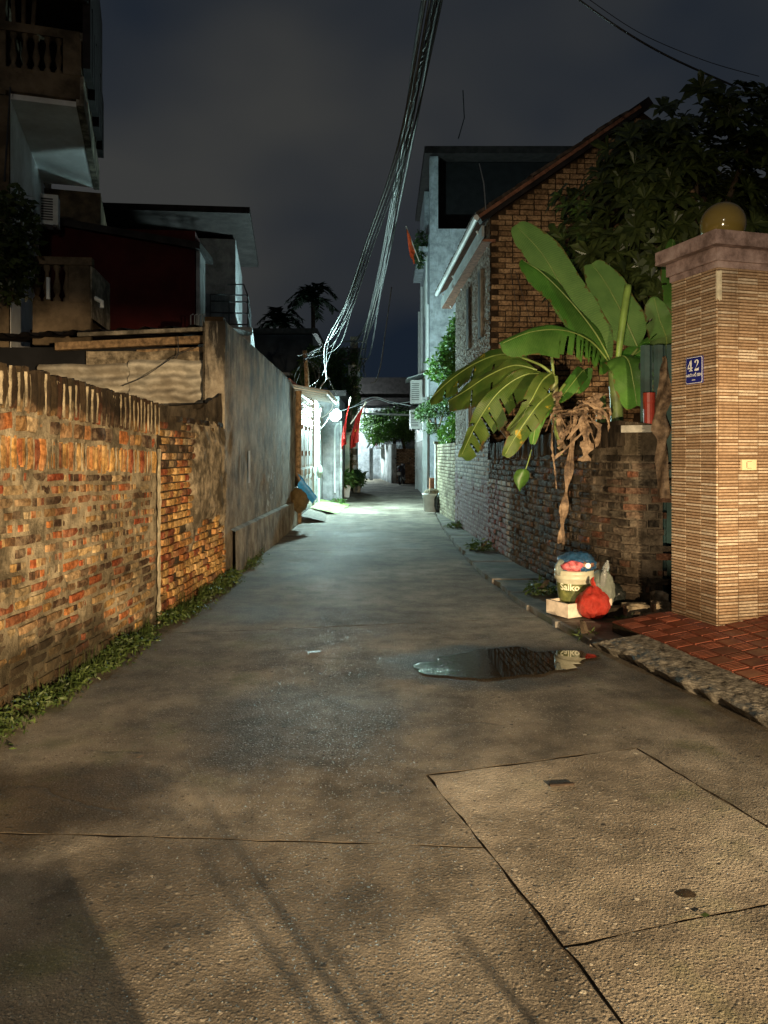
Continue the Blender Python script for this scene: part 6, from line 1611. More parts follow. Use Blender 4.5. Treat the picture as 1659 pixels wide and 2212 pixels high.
petiole(b1, [crown, at(1345, 790, 7.85), at(1378, 752, 7.9)], .016)
petiole(b1, [crown, at(1322, 800, 7.75), at(1316, 782, 7.75)], .02)
banana_leaf(b1, [at(1318, 788, 7.65), at(1275, 738, 7.5), at(1215, 714, 7.4), at(1145, 718, 7.35), at(1080, 744, 7.35)], .17, V(-.1, .35, .6), V(.1, -.45, -.85), M['banana'], .35, ((.14, 1, 3), (.18, 1, 4), (.22, 1, 3), (.26, 1, 4), (.30, 1, 4), (.34, 1, 3), (.38, 1, 4), (.44, 1, 3), (.5, 1, 2), (.6, -1, 2)), .022, 4.2, .19)
banana_leaf(b1, [at(1326, 800, 7.6), at(1342, 770, 7.45), at(1358, 780, 7.35), at(1368, 825, 7.3), at(1376, 876, 7.32)], .20, V(-.95, -.2, -.15), V(.95, -.1, .0), M['banana'], .20, ((.5, -1, 1), (.62, 1, 1)), .02, 5.4, .21, taper=.3)
banana_leaf(b1, [at(1335, 795, 8.1), at(1380, 760, 8.2), at(1425, 735, 8.2), at(1462, 745, 8.1)], .16, V(0, .3, .7), V(0, -.4, -.8), M['banana'], .4, (), .02, 6.3)
r5 = MB(); P = bez([at(1334, 800, 7.6), at(1337, 760, 7.55), at(1346, 690, 7.55), at(1357, 617, 7.6)], 16); r5.tube(P, [.020 + .016 * math.sin(min(1, i / 13) * 1.7) for i in range(17)], 10); r5.build('rolled_leaf', simple('rolled_leaf_green', (.22, .34, .07), .45, .15, 9, .1, .002), b1, True)
stem(b1, [V(2.32, 8.2, 0), V(2.32, 8.2, 1.3), at(1298, 850, 8.2)], .075, .05)

b2 = thing('banana_plant', 'smaller banana plant whose long leaves arch out over the lane', 'banana plant', (1.95, 9.0, 0))
c2 = at(1196, 812, 8.2)
stem(b2, [V(2.05, 8.45, 0), V(2.03, 8.4, 1.2), at(1200, 900, 8.25), c2], .075, .045)
petiole(b2, [c2, at(1170, 790, 8.2), at(1126, 772, 8.3)], .014)
banana_leaf(b2, [at(1140, 776, 8.3), at(1085, 766, 8.5), at(1030, 784, 8.8), at(975, 820, 9.2), at(930, 862, 9.5)], .13, V(.1, .3, .75), V(-.1, -.5, -.75), M['banana_old'], .35, ((.3, 1, 2), (.5, 1, 3), (.66, 1, 2), (.8, 1, 2)), .02, 1.4, .16)
petiole(b2, [c2, at(1175, 808, 8.1), at(1150, 800, 8.05)], .013)
banana_leaf(b2, [at(1160, 800, 8.05), at(1110, 790, 8.1), at(1055, 812, 8.3), at(1005, 845, 8.6), at(966, 868, 8.9)], .12, V(.1, .3, .75), V(-.1, -.5, -.85), M['banana_old'], .35, ((.45, 1, 2), (.66, 1, 3)), .02, 2.9, .17)
banana_leaf(b2, [at(1180, 808, 8.0), at(1130, 812, 7.95), at(1075, 850, 8.0), at(1030, 915, 8.1), at(995, 988, 8.25)], .12, V(-.5, .3, .6), V(.75, -.35, -.5), M['banana_old'], .3, ((.38, 1, 2), (.5, 1, 3), (.63, 1, 3), (.7, 1, 4), (.76, -1, 3), (.8, 1, 4), (.86, 1, 3)), .03, 3.7, .20)
banana_leaf(b2, [at(1192, 806, 7.75), at(1170, 825, 7.6), at(1148, 865, 7.5), at(1125, 905, 7.5), at(1098, 930, 7.55)], .09, V(-.9, -.1, .3), V(.8, -.3, -.1), M['banana_old'], .15, ((.3, 1, 2), (.5, -1, 2), (.66, 1, 2)), .012, 4.4, .10)
banana_leaf(b2, [at(1190, 850, 7.6), at(1165, 872, 7.45), at(1140, 905, 7.4), at(1110, 950, 7.4), at(1090, 985, 7.45)], .085, V(-.8, -.1, .4), V(.9, -.3, -.1), M['banana_old'], .2, ((.3, -1, 2), (.4, 1, 3), (.55, 1, 3), (.7, -1, 2)), .015, 5.5, .10)
banana_leaf(b2, [at(1205, 880, 7.7), at(1180, 880, 7.55), at(1160, 910, 7.45), at(1150, 960, 7.45)], .07, V(-.9, 0, .1), V(.9, 0, .1), M['banana'], .2, (), .015, 6.1)
petiole(b2, [c2, at(1192, 770, 8.2), at(1194, 735, 8.3)], .014)
petiole(b2, [at(1220, 830, 8.0), at(1208, 850, 7.9), at(1200, 900, 7.8)], .013)
banana_leaf(b2, [at(1245, 850, 8.3), at(1262, 800, 8.4), at(1235, 830, 8.3), at(1205, 870, 8.2)], .09, V(-.8, 0, .3), V(.8, -.2, -.2), M['banana'], .2, (), .015, 7.1)
b3 = thing('banana_plant', 'half hidden banana plant between the teal sheet and the pillar', 'banana plant', (2.9, 8.2, 0))
stem(b3, [V(2.95, 8.3, 0), V(2.95, 8.3, 2.0), V(2.93, 8.3, 2.5)], .08, .05)
banana_leaf(b3, [V(2.95, 8.3, 2.45), at(1440, 740, 7.9), at(1425, 690, 7.8), at(1412, 640, 7.8)], .15, V(-.9, 0, 0), V(.9, .1, .1), M['banana_pale'], .2, ((.5, -1, 2), (.7, -1, 2)), .03, 1)
banana_leaf(b3, [V(2.95, 8.3, 2.5), at(1455, 680, 8.1), at(1450, 600, 8.1), at(1452, 518, 8.2)], .12, V(-.9, 0, 0), V(.9, .1, .1), M['banana'], .1, ((.6, -1, 2),), .03, 2)

def dry_strip(parent, mid, hw, seed, n=22, calm=False):
    P = bez(mid, n); mb = MB(); rs_ = random.Random(int(seed * 100)); cols = 6
    prof = [(.25 + .75 * rs_.random()) * (1 - .45 * (i / n) ** 2) for i in range(n + 1)]
    fold = [rs_.uniform(-1, 1) for i in range(n + 1)]
    if calm: prof = [(.62 + .30 * math.sin(i * .8) + .12 * rs_.random()) for i in range(n + 1)]; fold = [.5 * math.sin(i * .6) + .2 * rs_.uniform(-1, 1) for i in range(n + 1)]
    ids = {}
    for i in range(n + 1):
        w = hw * prof[i]; a_ = .9 * math.sin(i * .55 + seed) + .4 * fold[i]
        d = V(math.cos(a_), -abs(math.sin(a_)) * .8, .25 * fold[i])
        for j in range(cols + 1):
            x = j / cols * 2 - 1
            zz = .35 * w * (1 if j % 2 else -1) * (.4 + .6 * abs(fold[i]))
            ids[i, j] = len(mb.v); mb.v.append(P[i] + d * (x * w) + V(.3 * zz, -abs(zz), 0) + V(0, 0, rs_.uniform(-.012, .012)))
    for i in range(n):
        for j in range(cols):
            if (j in (0, cols - 1)) and rs_.random() < (.0 if calm else .2): continue
            mb.face((ids[i, j], ids[i + 1, j], ids[i + 1, j + 1], ids[i, j + 1]))
    return mb.build('dry_leaf', M['dry'], parent)
for i, (mid, hw) in enumerate((([at(1240, 920, 7.5), at(1236, 960, 7.25), at(1225, 1050, 7.2), at(1216, 1120, 7.2), at(1212, 1175, 7.22)], .05),
                              ([at(1205, 845, 7.75), at(1204, 880, 7.6), at(1210, 920, 7.5), at(1215, 970, 7.4)], .055),
                              ([at(1308, 850, 7.5), at(1280, 862, 7.4), at(1245, 880, 7.35), at(1215, 900, 7.4)], .07),
                              ([at(1255, 880, 7.4), at(1262, 920, 7.25), at(1268, 960, 7.2), at(1262, 995, 7.2)], .07),
                              ([at(1240, 900, 7.4), at(1225, 930, 7.25), at(1205, 960, 7.25)], .05),
                              ([at(1196, 900, 7.5), at(1192, 960, 7.35), at(1198, 1010, 7.35), at(1202, 1055, 7.35)], .022),
                              ([at(1290, 850, 7.4), at(1292, 880, 7.35), at(1296, 905, 7.35)], .06),
                              ([at(1235, 885, 7.45), at(1250, 905, 7.35), at(1278, 930, 7.3)], .03))):
    dry_strip(b1 if i != 1 else b2, mid, hw, i * 1.7, 26, i in (0, 1, 3, 6))
for i in range(13):
    a = at(1225 + rnd(-30, 60), 885 + rnd(-15, 20), 7.4); b = a + V(rnd(-.3, .25), -.1, -rnd(.05, .42)); c = (a + b) / 2 + V(rnd(-.12, .12), -.12, .07)
    dry_strip(b1, [a, c, b], rnd(.008, .05), i * 2.3, 12)
dl = thing('dry_leaf', 'long brown dead banana leaf dangling in front of the teal sheet', 'leaf', at(1428, 1075, 6.85))
P = bez([at(1434, 770, 7.0), at(1438, 800, 6.95), at(1434, 850, 6.85), at(1424, 900, 6.82), at(1432, 950, 6.82), at(1430, 1000, 6.82), at(1432, 1076, 6.84)], 30)
mb = MB(); mb.grid(lambda a, b: (lambda p, w: p + V((b - .5) * 2 * w + .01 * nz(a * 9, b, 0, 1), -.04 * math.sin((b - .5) * 5 + a * 11), .02 * nz(a * 7, b * 3, 4, 1)))(P[int(a * 30 + .5)], interp(a, [(0, .005), (.08, .012), (.12, .03), (.38, .085), (.48, .04), (.6, .085), (.68, .03), (.8, .07), (1, .055)])), 30, 6); mb.build('blade', M['dry'], dl, True)
hl = thing('hanging_leaf', 'small green banana leaf dangling upside down by its stalk', 'leaf', at(1125, 1060, 8.0))
mb = MB(); mb.tube(bez([at(1148, 972, 8.0), at(1140, 1000, 7.9), at(1128, 1035, 7.85)], 10), .006, 6); mb.build('stalk', M['rib'], hl)
mb = MB(); mb.grid(lambda a, b: at(1129, 1014, 7.85) + V((b - .5) * 2 * .085 * (math.sin(math.pi * min(1, a ** .7 * .9 + .06)) + .10 * nz(a * 6, b * 3, 0, 1)) - .03 * a, -.05 * math.cos((b - .5) * 3 + a), -.225 * a + .02 * abs(b - .5)), 14, 6); mb.build('blade', mk_leaf('pale_leaf', (.05, .115, .02), (.06, .125, .025)), hl, True)
mb = MB(); mb.tube([at(1068, 905, 9.6), at(1098, 945, 9.2)], .028, 8); tag(mb.build('bamboo_stick', M['timber']), 'cut bamboo stick poking out from the gable beside the banana leaves', 'stick')

# ================================================================== FOLIAGE
def leaf_quads(n, pos_fn, size, aspect, seed, flat=.0):
    rg = np.random.default_rng(seed)
    P = pos_fn(rg, n)
    d = rg.normal(size=(n, 3)); d[:, 2] = d[:, 2] * .7 - .35; d /= np.linalg.norm(d, axis=1)[:, None]
    s = rg.normal(size=(n, 3)); s -= (s * d).sum(1)[:, None] * d; s /= np.linalg.norm(s, axis=1)[:, None]
    nn = np.cross(d, s)
    L = size * rg.uniform(.6, 1.3, n)[:, None]; W = L * aspect
    v = np.stack([P, P + d * L * .45 + s * W * .5 + nn * L * .06, P + d * L, P + d * L * .45 - s * W * .5 + nn * L * .06], 1).reshape(-1, 3)
    return v
def mesh_quads(name, v, mat, parent, kind=None):
    base = np.array(BASE[parent]); n = len(v) // 4
    me = bpy.data.meshes.new(name)
    me.vertices.add(len(v)); me.vertices.foreach_set('co', (v - base).astype(np.float32).ravel())
    me.loops.add(len(v)); me.loops.foreach_set('vertex_index', np.arange(len(v), dtype=np.int32))
    me.polygons.add(n); me.polygons.foreach_set('loop_start', np.arange(0, len(v), 4, dtype=np.int32)); me.polygons.foreach_set('loop_total', np.full(n, 4, dtype=np.int32))
    me.materials.append(mat); me.update(); me.validate()
    o = bpy.data.objects.new(name, me); COL.objects.link(o); o.parent = parent; BASE[o] = BASE[parent]
    if kind: o["kind"] = kind
    return o
def blobs(bl):
    bl = np.array(bl, dtype=float)
    def fn(rg, n):
        w = bl[:, 3] * bl[:, 4] * bl[:, 5]; w = w ** .7; k = rg.choice(len(bl), n, p=w / w.sum())
        d = rg.normal(size=(n, 3)); d /= np.linalg.norm(d, axis=1)[:, None]
        r = rg.uniform(.35, 1, n) ** .6 * (1 + .18 * np.sin(d[:, 0] * 7 + k) * np.cos(d[:, 2] * 6 + 2 * k))
        return bl[k, :3] + d * r[:, None] * bl[k, 3:6]
    return fn
def bush(name, label, cat, bl, n, size, aspect, mat, seed, trunk=None, group=None):
    b0 = bl[0]
    base = trunk[0] if trunk else (b0[0], b0[1], min(b[2] - b[5] for b in bl))
    t = thing(name, label, cat, base, group)
    mesh_quads('crown' if 'tree' in name else 'foliage', leaf_quads(n, blobs(bl), size, aspect, seed), mat, t)
    mb = MB()
    if trunk:
        mb.tube(bez(trunk, 10), [lerp(.16, .05, i / 10) * (trunk_r if False else 1) for i in range(11)], 8)
        top = Vector(trunk[-1])
    else: top = Vector(base) + UP * .05
    rg = random.Random(seed)
    for b in bl:
        c = Vector(b[:3]); mb.tube(bez([top, (top + c) / 2 + V(rg.uniform(-.1, .1), 0, .1), c], 6), [.035, .03, .026, .022, .018, .012, .006], 5)
    mb.build('trunk' if 'tree' in name else 'stem', M['bark'], t)
    return t
# big glossy tree over the pillar: whorls of long leaves
tree = thing('tree', 'large dark glossy leaved tree rising behind the banana plants', 'tree', (4.3, 10.3, 0))
rg = np.random.default_rng(5)
quads = []
BL = np.array([(3.9, 9.6, 4.9, 1.25, 1.2, 1.0), (2.95, 9.6, 4.35, .85, 1.0, .75), (5.2, 9.8, 4.9, 1.3, 1.2, 1.1), (4.4, 9.2, 5.25, .95, 1.0, .55), (3.3, 9.3, 3.7, .9, .8, .65), (4.6, 9.2, 3.7, 1.0, .9, .8), (2.55, 9.5, 3.75, .55, .6, .5), (3.35, 9.6, 5.1, .7, .8, .6)])
pos = blobs(BL)(rg, 900)
cen = np.array([4.0, 10.2, 4.2])
for p in pos:
    out = p - cen; out = out / (np.linalg.norm(out) + 1e-6); out = out * .6 + np.array([0, -.25, .45]) + rg.normal(size=3) * .3; out /= np.linalg.norm(out)
    a = np.cross(out, [0.3, .2, 1.0]); a /= np.linalg.norm(a); b = np.cross(out, a)
    k = rg.integers(6, 10)
    for i in range(k):
        th = 2 * math.pi * i / k + rg.uniform(-.3, .3)
        d = (a * math.cos(th) + b * math.sin(th)) * 1.0 + out * rg.uniform(.15, .6) + np.array([0, 0, -.25]); d /= np.linalg.norm(d)
        s = np.cross(d, out); s /= np.linalg.norm(s) + 1e-6; nn = np.cross(s, d)
        L = rg.uniform(.17, .29); W = L * .36
        m1 = p + d * L * .5 + nn * L * .10; tip = p + d * L - np.array([0, 0, .04]) 
        # two half blades folded along the rib, four quads
        l1 = p + d * L * .28 + s * W * .42 + nn * L * .05; l2 = p + d * L * .66 + s * W * .46 + nn * L * .07
        r1 = p + d * L * .28 - s * W * .42 + nn * L * .05; r2 = p + d * L * .66 - s * W * .46 + nn * L * .07
        quads += [p, l1, l2, m1, p, m1, r2, r1, m1, l2, tip, tip, m1, tip, r2, r2]
qv = np.array(quads)
def whorl_mesh(name, qv, mat, parent):
    # quads with coincident corners become triangles
    base = np.array(BASE[parent]); mbv = []; fs = []
    for i in range(0, len(qv), 4):
        q = qv[i:i + 4] - base; b = len(mbv)
        if np.allclose(q[2], q[3]): mbv += [tuple(q[0]), tuple(q[1]), tuple(q[2])]; fs.append((b, b + 1, b + 2))
        else: mbv += [tuple(x) for x in q]; fs.append((b, b + 1, b + 2, b + 3))
    me = bpy.data.meshes.new(name); me.from_pydata(mbv, [], fs); me.materials.append(mat); me.update()
    o = bpy.data.objects.new(name, me); COL.objects.link(o); o.parent = parent; BASE[o] = BASE[parent]; return o
whorl_mesh('crown', qv, M['leaf_dark'], tree)
mb = MB(); mb.tube(bez([(4.3, 10.3, 0), (4.25, 10.25, 2.0), (4.1, 10.0, 3.6)], 10), [lerp(.16, .09, i / 10) for i in range(11)], 10)
for b in BL: mb.tube(bez([(4.1, 10.0, 3.4), Vector(b[:3]) * .5 + V(2.05, 5.0, 1.9), b[:3]], 8), [lerp(.06, .015, i / 8) for i in range(9)], 6)
mb.build('trunk', M['bark'], tree)

bush('climbing_shrub', 'leafy climber hanging from the tall grey blue house above the lane', 'shrub', [(1.85, 20.5, 4.25, .45, .6, .5), (1.55, 20.3, 3.75, .45, .5, .38), (1.95, 20.4, 3.6, .4, .5, .5), (2.0, 20.6, 4.9, .25, .4, .35)], 3600, .13, .42, M['leaf_mid'], 2)
bush('climbing_shrub', 'feathery dark shrub leaning over the lit low wall', 'shrub', [(1.45, 21.0, 2.75, .5, .5, .30), (1.75, 20.5, 2.95, .5, .5, .30), (1.1, 21.2, 2.6, .3, .4, .2), (1.3, 21.0, 2.2, .16, .3, .18)], 3000, .12, .22, M['leaf_far'], 3)
bush('climbing_shrub', 'bright green shrub spilling over the top of the lit low wall', 'shrub', [(1.62, 18.3, 2.05, .28, .7, .32), (1.72, 17.4, 2.2, .28, .6, .35), (1.55, 19.1, 1.95, .25, .45, .25)], 2600, .10, .4, M['leaf_mid'], 4)
bush('overhanging_tree', 'leafy tree hanging over the far stained walls', 'tree', [(.55, 38.9, 2.8, .75, .8, .5), (1.25, 38.6, 2.65, .6, .6, .55), (.0, 40.5, 2.6, .7, .8, .45), (-.4, 42, 2.35, .5, .6, .4), (1.2, 39.5, 3.3, .6, .7, .4)], 5200, .16, .42, M['leaf_mid'], 6, [(1.2, 39.4, 0), (1.1, 39.3, 1.4), (.9, 39.2, 2.4)])
bush('dark_tree', 'dark tree standing before the flat roofed building', 'tree', [(.6, 44.5, 3.4, 1.3, .7, .9), (-.6, 44.8, 3.2, .9, .7, .8), (1.8, 44.4, 3.2, .9, .6, .8)], 3600, .2, .42, M['leaf_far'], 7, [(.6, 44.6, 0), (.6, 44.6, 1.6), (.6, 44.5, 3)])
bush('lane_tree', 'dark crowned tree behind the street lamp and the vine covered pole', 'tree', [(-2.6, 32.2, 5.3, 1.0, .9, .9), (-1.7, 32.2, 5.0, .7, .8, 1.0), (-2.2, 32.0, 4.2, 1.1, .9, .8), (-1.5, 32.0, 3.6, .6, .7, .7), (-3.2, 32.2, 4.6, .7, .8, .7)], 8000, .16, .42, M['leaf_far'], 8, [(-2.2, 32.3, 0), (-2.2, 32.3, 2), (-2.2, 32.2, 3.8)])
bush('vine', 'dark vine climbing up the concrete utility pole', 'vine', [(-1.42, 30.75, 1.0, .18, .2, .9), (-1.42, 30.75, 2.4, .16, .2, .7), (-1.2, 30.7, 3.9, .28, .25, .9), (-1.05, 30.7, .55, .22, .22, .4), (-1.15, 30.7, 5.1, .25, .25, .6)], 3000, .10, .45, M['leaf_far'], 9)
bush('roof_plant', 'dark trailing plants on the upper ledge of the tall grey blue house', 'plant', [(1.30, 27.2, 8.95, .22, .5, .45), (1.35, 28.5, 8.9, .22, .6, .4), (1.25, 27.0, 8.3, .15, .3, .3)], 900, .13, .4, M['leaf_far'], 10)
bush('shaded_shrub', 'shadowy shrub between the tall old house and the low wall', 'shrub', [(-4.65, 9.6, 4.3, .28, .4, .55), (-4.65, 9.5, 3.8, .30, .4, .45)], 1300, .13, .5, M['leaf_dark'], 11)
for (lab, c, s, n, sd) in (('low green plant at the mossy ramp', (-1.35, 22.3, .12), .22, 260, 21), ('ferny weeds growing on the drain covers below the maroon stretch of wall', (1.45, 11.6, .10), .20, 260, 22), ('weed clump rooted at the wall foot next to the rubbish bucket', (1.62, 8.0, .10), .16, 160, 23), ('weed clump beside the rubble at the tiled pavement edge', (2.08, 6.44, .08), .13, 170, 24), ('dry weeds at the tip of the rough cement kerb', (1.62, 6.20, .05), .09, 70, 25), ('weeds along the foot of the greenish lit wall', (1.40, 15.0, .10), .22, 260, 26)):
    bush('weed_clump', lab, 'plant', [(c[0], c[1], c[2], s, s * 1.2, s * .45)], n, .09 if sd not in (24, 25) else .06, .22, M['weed'] if sd != 21 else M['leaf_mid'], sd)
pot = thing('potted_plant', 'leafy plant in a square white pot beside the yellowish gate post', 'plant', (-1.33, 26.6, 0))
mb = MB(); mb.add([(-1.46, 26.45, 0), (-1.2, 26.45, 0), (-1.2, 26.7, 0), (-1.46, 26.7, 0), (-1.52, 26.38, .42), (-1.14, 26.38, .42), (-1.14, 26.76, .42), (-1.52, 26.76, .42)], [(0, 3, 2, 1), (4, 5, 6, 7), (0, 1, 5, 4), (1, 2, 6, 5), (2, 3, 7, 6), (3, 0, 4, 7)]); mb.build('pot', M['ac_white'], pot)
mesh_quads('foliage', leaf_quads(420, blobs([(-1.3, 26.5, .62, .34, .3, .26)]), .2, .42, 31), M['leaf_mid'], pot)
pot2 = thing('potted_plant', 'dark bushy plant at the foot of the vine covered pole', 'plant', (-1.05, 29.8, 0))
mb = MB(); mb.lathe((-1.05, 29.8, 0), [(0, 0), (.13, 0), (.17, .26), (0, .25)], 14); mb.build('pot', M['concrete_cap'], pot2)
mesh_quads('foliage', leaf_quads(500, blobs([(-1.05, 29.7, .55, .36, .3, .32)]), .17, .4, 32), M['leaf_far'], pot2)

# areca palms
def palm(label, base, h, lean, seed, nf=11, L=1.9):
    t = thing('palm_tree', label, 'palm tree', base)
    base = Vector(base); top = base + V(lean, 0, h); rg = random.Random(seed)
    mb = MB(); mb.tube(bez([base, base + V(lean * .3, 0, h * .5), top], 14), [lerp(.16, .10, i / 14) for i in range(15)], 10); mb.build('trunk', M['bark'], t)
    cr = MB()
    for i in range(nf):
        a = 2 * math.pi * i / nf + rg.uniform(-.2, .2); el = rg.uniform(.1, 1.2) if i % 3 else rg.uniform(-.5, .2)
        d = V(math.cos(a), math.sin(a) * .9, 0)
        P = bez([top, top + d * L * .45 * math.cos(el * .6) + UP * L * (.55 * math.sin(el) + .10), top + d * L * (.95 * math.cos(el * .5)) + UP * L * (.62 * math.sin(el) - .28)], 16)
        cr.tube(P, [lerp(.03, .008, k / 16) for k in range(17)], 4)
        for k in range(2, 17):
            T = (P[k] - P[k - 1]).normalized(); S = T.cross(UP).normalized()
            for sg in (-1, 1):
                ll = L * .36 * (1 - .5 * abs(k / 16 - .5)); dd = (S * sg * .8 + T * .55 + UP * rg.uniform(-.55, .05)).normalized(); w = T * .06
                q = P[k]; cr.add([q - w, q + w, q + dd * ll * .6 + w * .9, q + dd * ll, q + dd * ll * .6 - w * .9], [(0, 1, 2, 3, 4)])
    cr.build('crown', M['leaf_palm'], t)
palm('taller areca palm silhouetted above the dark house', at(680, 980, 40) - V(0, 0, 1.5), 9.4, -.1, 3, 15, 1.45)
palm('shorter areca palm silhouetted beside the taller palm', at(606, 980, 39) - V(0, 0, 1.5), 8.0, .0, 5, 14, 1.4)

# weeds along the foot of the left wall (nobody could count them)
rgw = np.random.default_rng(77)
def weed_pos(rg, n):
    y = rg.uniform(2.6, 11.5, n * 3)
    dens = np.array([.38 + .9 * nz(float(v), 0, 0, 1.6) + .5 * nz(float(v), 3, 0, 5) for v in y]) * np.interp(y, [2.6, 4.5, 8.5, 10, 11.5], [1, 1, 1, .5, .1])
    y = y[rg.uniform(0, 1, len(y)) < np.clip(dens, .03, 1)][:n]
    n2 = len(y)
    w = np.array([.11 + .09 * nz(float(v), 9, 0, 1.1) + .05 * nz(float(v), 5, 0, 4) for v in y])
    x = np.array([left_x(float(v)) for v in y]) + .03 + np.abs(rg.normal(size=n2)) * w * .62
    top = (.05 + .09 * np.clip(np.array([nz(float(v), 1, 4, 2.1) for v in y]) + .4, 0, 1)) * np.clip(1.2 - (x - np.array([left_x(float(v)) for v in y])) / .38, .15, 1)
    return np.stack([x, y, rg.uniform(0, 1, n2) ** .7 * top + .005], 1)
wp = weed_pos(rgw, 8500)
def wl(rg, n): return wp[:n]
wroot = thing('weeds', 'strip of low green weeds along the foot of the brick wall', 'weeds', (-1.95, 6, 0)); wroot["kind"] = 'stuff'
o = mesh_quads('leaves', leaf_quads(len(wp), lambda rg, n: wp, .042, .34, 41), M['weed'], wroot, 'stuff')
mb = MB(); rg = random.Random(4)
for i in range(420):
    p = Vector(wp[rg.randrange(len(wp))]); p.z = 0; mb.tube([p, p + V(rg.uniform(-.03, .06), rg.uniform(-.05, .05), rg.uniform(.06, .2))], [.0025, .001], 3)
o = mb.build('stalks', M['weed'], wroot); o["kind"] = 'stuff'

# ================================================================== MOTORBIKES
def motorbike(label, base, ang, headlight=None):
    t = thing('motorbike', label, 'motorbike', base)
    base = Vector(base); f = V(math.cos(ang), math.sin(ang), 0); s = V(-math.sin(ang), math.cos(ang), 0)
    def q(x, y, z): return base + f * x + s * y + UP * z
    tyre = simple('tyre_rubber', (.02, .02, .02), .8, .1, 9, .1, .002) if 'tyre' not in M else M['tyre']; M['tyre'] = tyre
    body = M.setdefault('bike_body', simple('bike_paint', (.03, .032, .05), .3, .1, 4, .02, .001))
    for x in (-.62, .62):
        mb = MB(); ring = [q(x + .24 * math.cos(a), 0, .29 + .24 * math.sin(a)) for a in [2 * math.pi * k / 24 for k in range(25)]]; mb.tube(ring, .048, 8, False); w = mb.build('wheel', tyre, t, True)
        mb = MB(); mb.lathe(q(x, -.03, .29), [(.0, 0), (.20, 0), (.20, .06), (0, .06)], 18, s); mb.build('rim', M['steel'], w)
    mb = MB(); mb.tube(bez([q(-.85, 0, .72), q(-.45, 0, .70), q(-.05, 0, .55), q(.25, 0, .50), q(.48, 0, .80)], 14), [.05, .09, .11, .12, .12, .11, .10, .09, .09, .10, .11, .12, .11, .09, .05], 10); mb.build('body', body, t, True)
    mb = MB(); mb.tube(bez([q(-.80, 0, .80), q(-.4, 0, .82), q(.02, 0, .76)], 10), [.05, .10, .12, .125, .125, .12, .12, .11, .10, .09, .05], 10); mb.build('seat', M['iron'], t, True)
    mb = MB(); mb.tube([q(.62, .06, .29), q(.46, .05, .92)], .025, 8); mb.tube([q(.62, -.06, .29), q(.46, -.05, .92)], .025, 8); mb.build('fork', M['steel'], t)
    mb = MB(); mb.tube(bez([q(.34, .36, 1.04), q(.46, .18, 1.03), q(.47, 0, .98), q(.46, -.18, 1.03), q(.34, -.36, 1.04)], 14), .017, 8); mb.build('handlebar', M['iron'], t)
    for y in (-.30, .30):
        mb = MB(); mb.tube([q(.40, y, 1.04), q(.36, y * 1.15, 1.22)], .007, 6); mb.ball(q(.36, y * 1.2, 1.26), .055, 12, 8, (.8, 1, .7)); mb.build('mirror', M['iron'], t)
    mb = MB(); mb.ball(q(.52, 0, .93), .10, 14, 10, (.9, .9, .8)); mb.build('headlight_shell', body, t, True)
    mb = MB(); mb.ball(q(-.86, 0, .74), .06, 12, 8, (.6, 1, .6)); mb.build('tail_light', M['flag_red'], t, True)
    mb = MB(); mb.tube(bez([q(.1, -.15, .25), q(-.3, -.17, .26), q(-.8, -.18, .36)], 8), .035, 8); mb.build('exhaust', M['steel'], t)
    mb = MB(); mb.obox(q(-.95, 0, .55), s * .09, f * .006, UP * .07); mb.build('licence_plate', M['ac_white'], t)
    mb = MB(); mb.tube([q(-.1, .1, .28), q(-.16, .26, .01)], .012, 6); mb.build('stand', M['iron'], t)
    return t
motorbike('dark motorbike parked by the short brick wall at the far bend', (.86, 37.4, 0), R(80))

# ---- behind the photographer: assumed lamps and added things that light and shade the foreground
bkA = motorbike('assumed motorbike with its headlight on standing behind the viewpoint', (LAMP_BIKE.x - .1, LAMP_BIKE.y - .68, 0), R(80))  # assumed bike, its headlight read off the glint in the globe
mb = MB(); mb.lathe(LAMP_BIKE - V(0, .02, 0), [(0, 0), (.07, 0), (.085, .02), (.07, .03), (0, .03)], 18, (.12, 1, 0)); mb.build('assumed_headlight_lens', NT('assumed_headlight_lens_lit').fin((.9, .8, .6, 1), .2, emit=(1, .85, .6, 1), estr=6), bkA)
def lamp(name, loc, power, col, rad, parent, spot=None, aim=None, blend=.5):
    ld = bpy.data.lights.new(name, 'SPOT' if spot else 'POINT'); ld.energy = power; ld.color = col; ld.shadow_soft_size = rad
    o = bpy.data.objects.new(name, ld); COL.objects.link(o); o.parent = parent; o.location = Vector(loc) - BASE[parent]
    if spot:
        ld.spot_size = R(spot); ld.spot_blend = blend
        o.rotation_euler = (Vector(aim) - Vector(loc)).to_track_quat('-Z', 'Y').to_euler()
    return o
lamp('assumed_headlight_beam', LAMP_BIKE + V(.02, .06, .0), P_BIKE, (1.0, .80, .52), .05, bkA, 40, (1.75, 7.0, .95), 1.0)
gpB = thing('gate_pillar', 'plain gate pillar added behind the viewpoint to hold the assumed warm wall lamp', 'pillar', (3.4, -3.6, 0))  # pillar added to carry the assumed wall lamp
mb = MB(); mb.box(3.1, 3.6, -3.9, -3.4, 0, 2.6); mb.build('shaft', M['render_pale'], gpB)
mb = MB(); mb.box(3.05, 3.65, -3.95, -3.35, 2.601, 2.72); mb.build('cap', M['cap'], gpB)
wlB = thing('assumed_wall_lamp', 'assumed lit warm bulkhead lamp fixed on the added gate pillar behind the viewpoint', 'lamp', (3.08, -3.38, 1.1))  # assumed fixture, added to give the warm light on the left wall
mb = MB(); mb.obox((3.08, -3.37, 1.15), (.06, .06, 0), (.012, -.012, 0), (0, 0, .09)); mb.build('backplate', M['iron'], wlB)
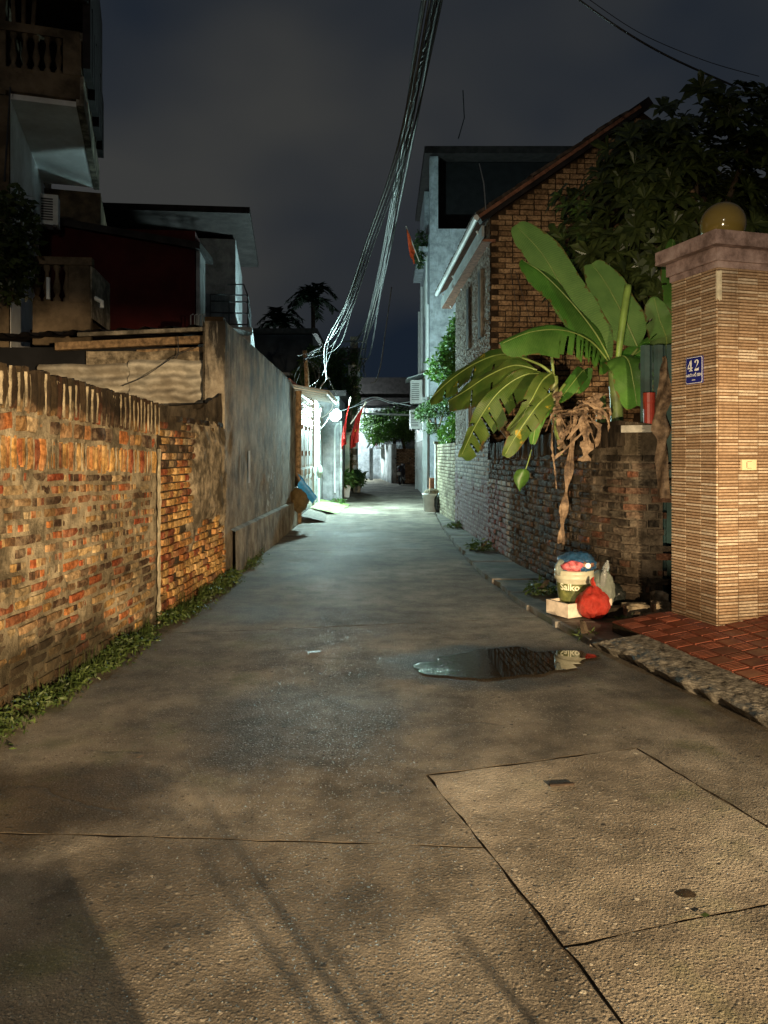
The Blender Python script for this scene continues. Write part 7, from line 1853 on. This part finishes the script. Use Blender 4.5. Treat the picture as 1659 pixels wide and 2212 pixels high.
mb = MB(); mb.ball((3.03, -3.33, 1.15), .05, 14, 10); mb.build('bulb', NT('assumed_warm_bulb_lit').fin((1, .8, .5, 1), .3, emit=(1, .68, .34, 1), estr=10), wlB, True)
lamp('assumed_wall_lamp_light', LAMP_GATE, P_GATE, (1.0, .735, .42), .016, wlB, 74, (-1.9, 6.6, .8), 1.0)
mb = MB(); mb.obox(LAMP_GATE + V(-.07, .20, .062), V(.10, .06, 0), V(-.07, .22, 0), UP * .006); mb.build('added_lamp_hood', M['iron'], wlB)  # plate added to cut the lamp's light above the wall tops
pb = thing('shadow_blocker', 'unseen low block added behind the viewpoint to cast the corner shadow', 'shadow caster', (.5, -.97, 0))  # added blocker, its edge shades the near left corner of the road
mb = MB(); mb.box(-.6, 1.34, -1.06, -.90, 0, .70); mb.build('blocker_body', M['concrete_cap'], pb)
pb2 = thing('shadow_blocker', 'unseen block with upright blades added behind the viewpoint to streak the road with shadow', 'shadow caster', (1.75, -.97, 0))  # second added blocker, dims the middle of the foreground
mb = MB(); mb.box(1.52, 1.98, -1.10, -.86, 0, .45); mb.build('blocker_body', M['concrete_cap'], pb2)
mb = MB(); rg = random.Random(8)
for i in range(9):
    x = rg.uniform(1.56, 1.95); y = rg.uniform(-1.05, -.9); l = rg.uniform(-.06, .06); w = rg.uniform(.006, .016); h = rg.uniform(.58, .78)
    mb.add([(x - w, y, .44), (x + w, y, .44), (x + l + w, y + .02, lerp(.44, h, .6)), (x + l * 2, y + .05, h), (x + l - w, y + .02, lerp(.44, h, .6))], [(0, 1, 2, 3, 4)])
mb.build('shadow_blades', M['weed'], pb2)  # blades added to break the lamp light into streaks

# assumed hooded street lamp behind the viewpoint, read off the glint in the globe; overhead fill
stC = thing('street_lamp', 'assumed hooded street lamp on a tall pole behind the viewpoint', 'lamp', (-2.3, -6.0, 0))
mb = MB(); mb.tube(bez([(-2.3, -6, 0), (-2.3, -6, 4.6), (-2.1, -5.9, 5.1), (-1.6, -5.7, 5.2)], 16), .05, 8); mb.build('post', M['steel'], stC)
mb = MB(); mb.obox((-1.45, -5.62, 5.2), (.22, .08, 0), (-.04, .12, 0), (0, 0, .05)); mb.build('hood', M['metal_grey'], stC)
mb = MB(); mb.ball((-1.45, -5.62, 5.12), .06, 12, 8); mb.build('bulb', NT('assumed_street_bulb_lit').fin((1, .95, .85, 1), .3, emit=(1, .92, .78, 1), estr=8), stC, True)
lamp('assumed_street_lamp_light', (-1.42, -5.55, 5.02), P_BACK, (1.0, .90, .72), .05, stC, 130, (0.2, 3.5, 0), .8)
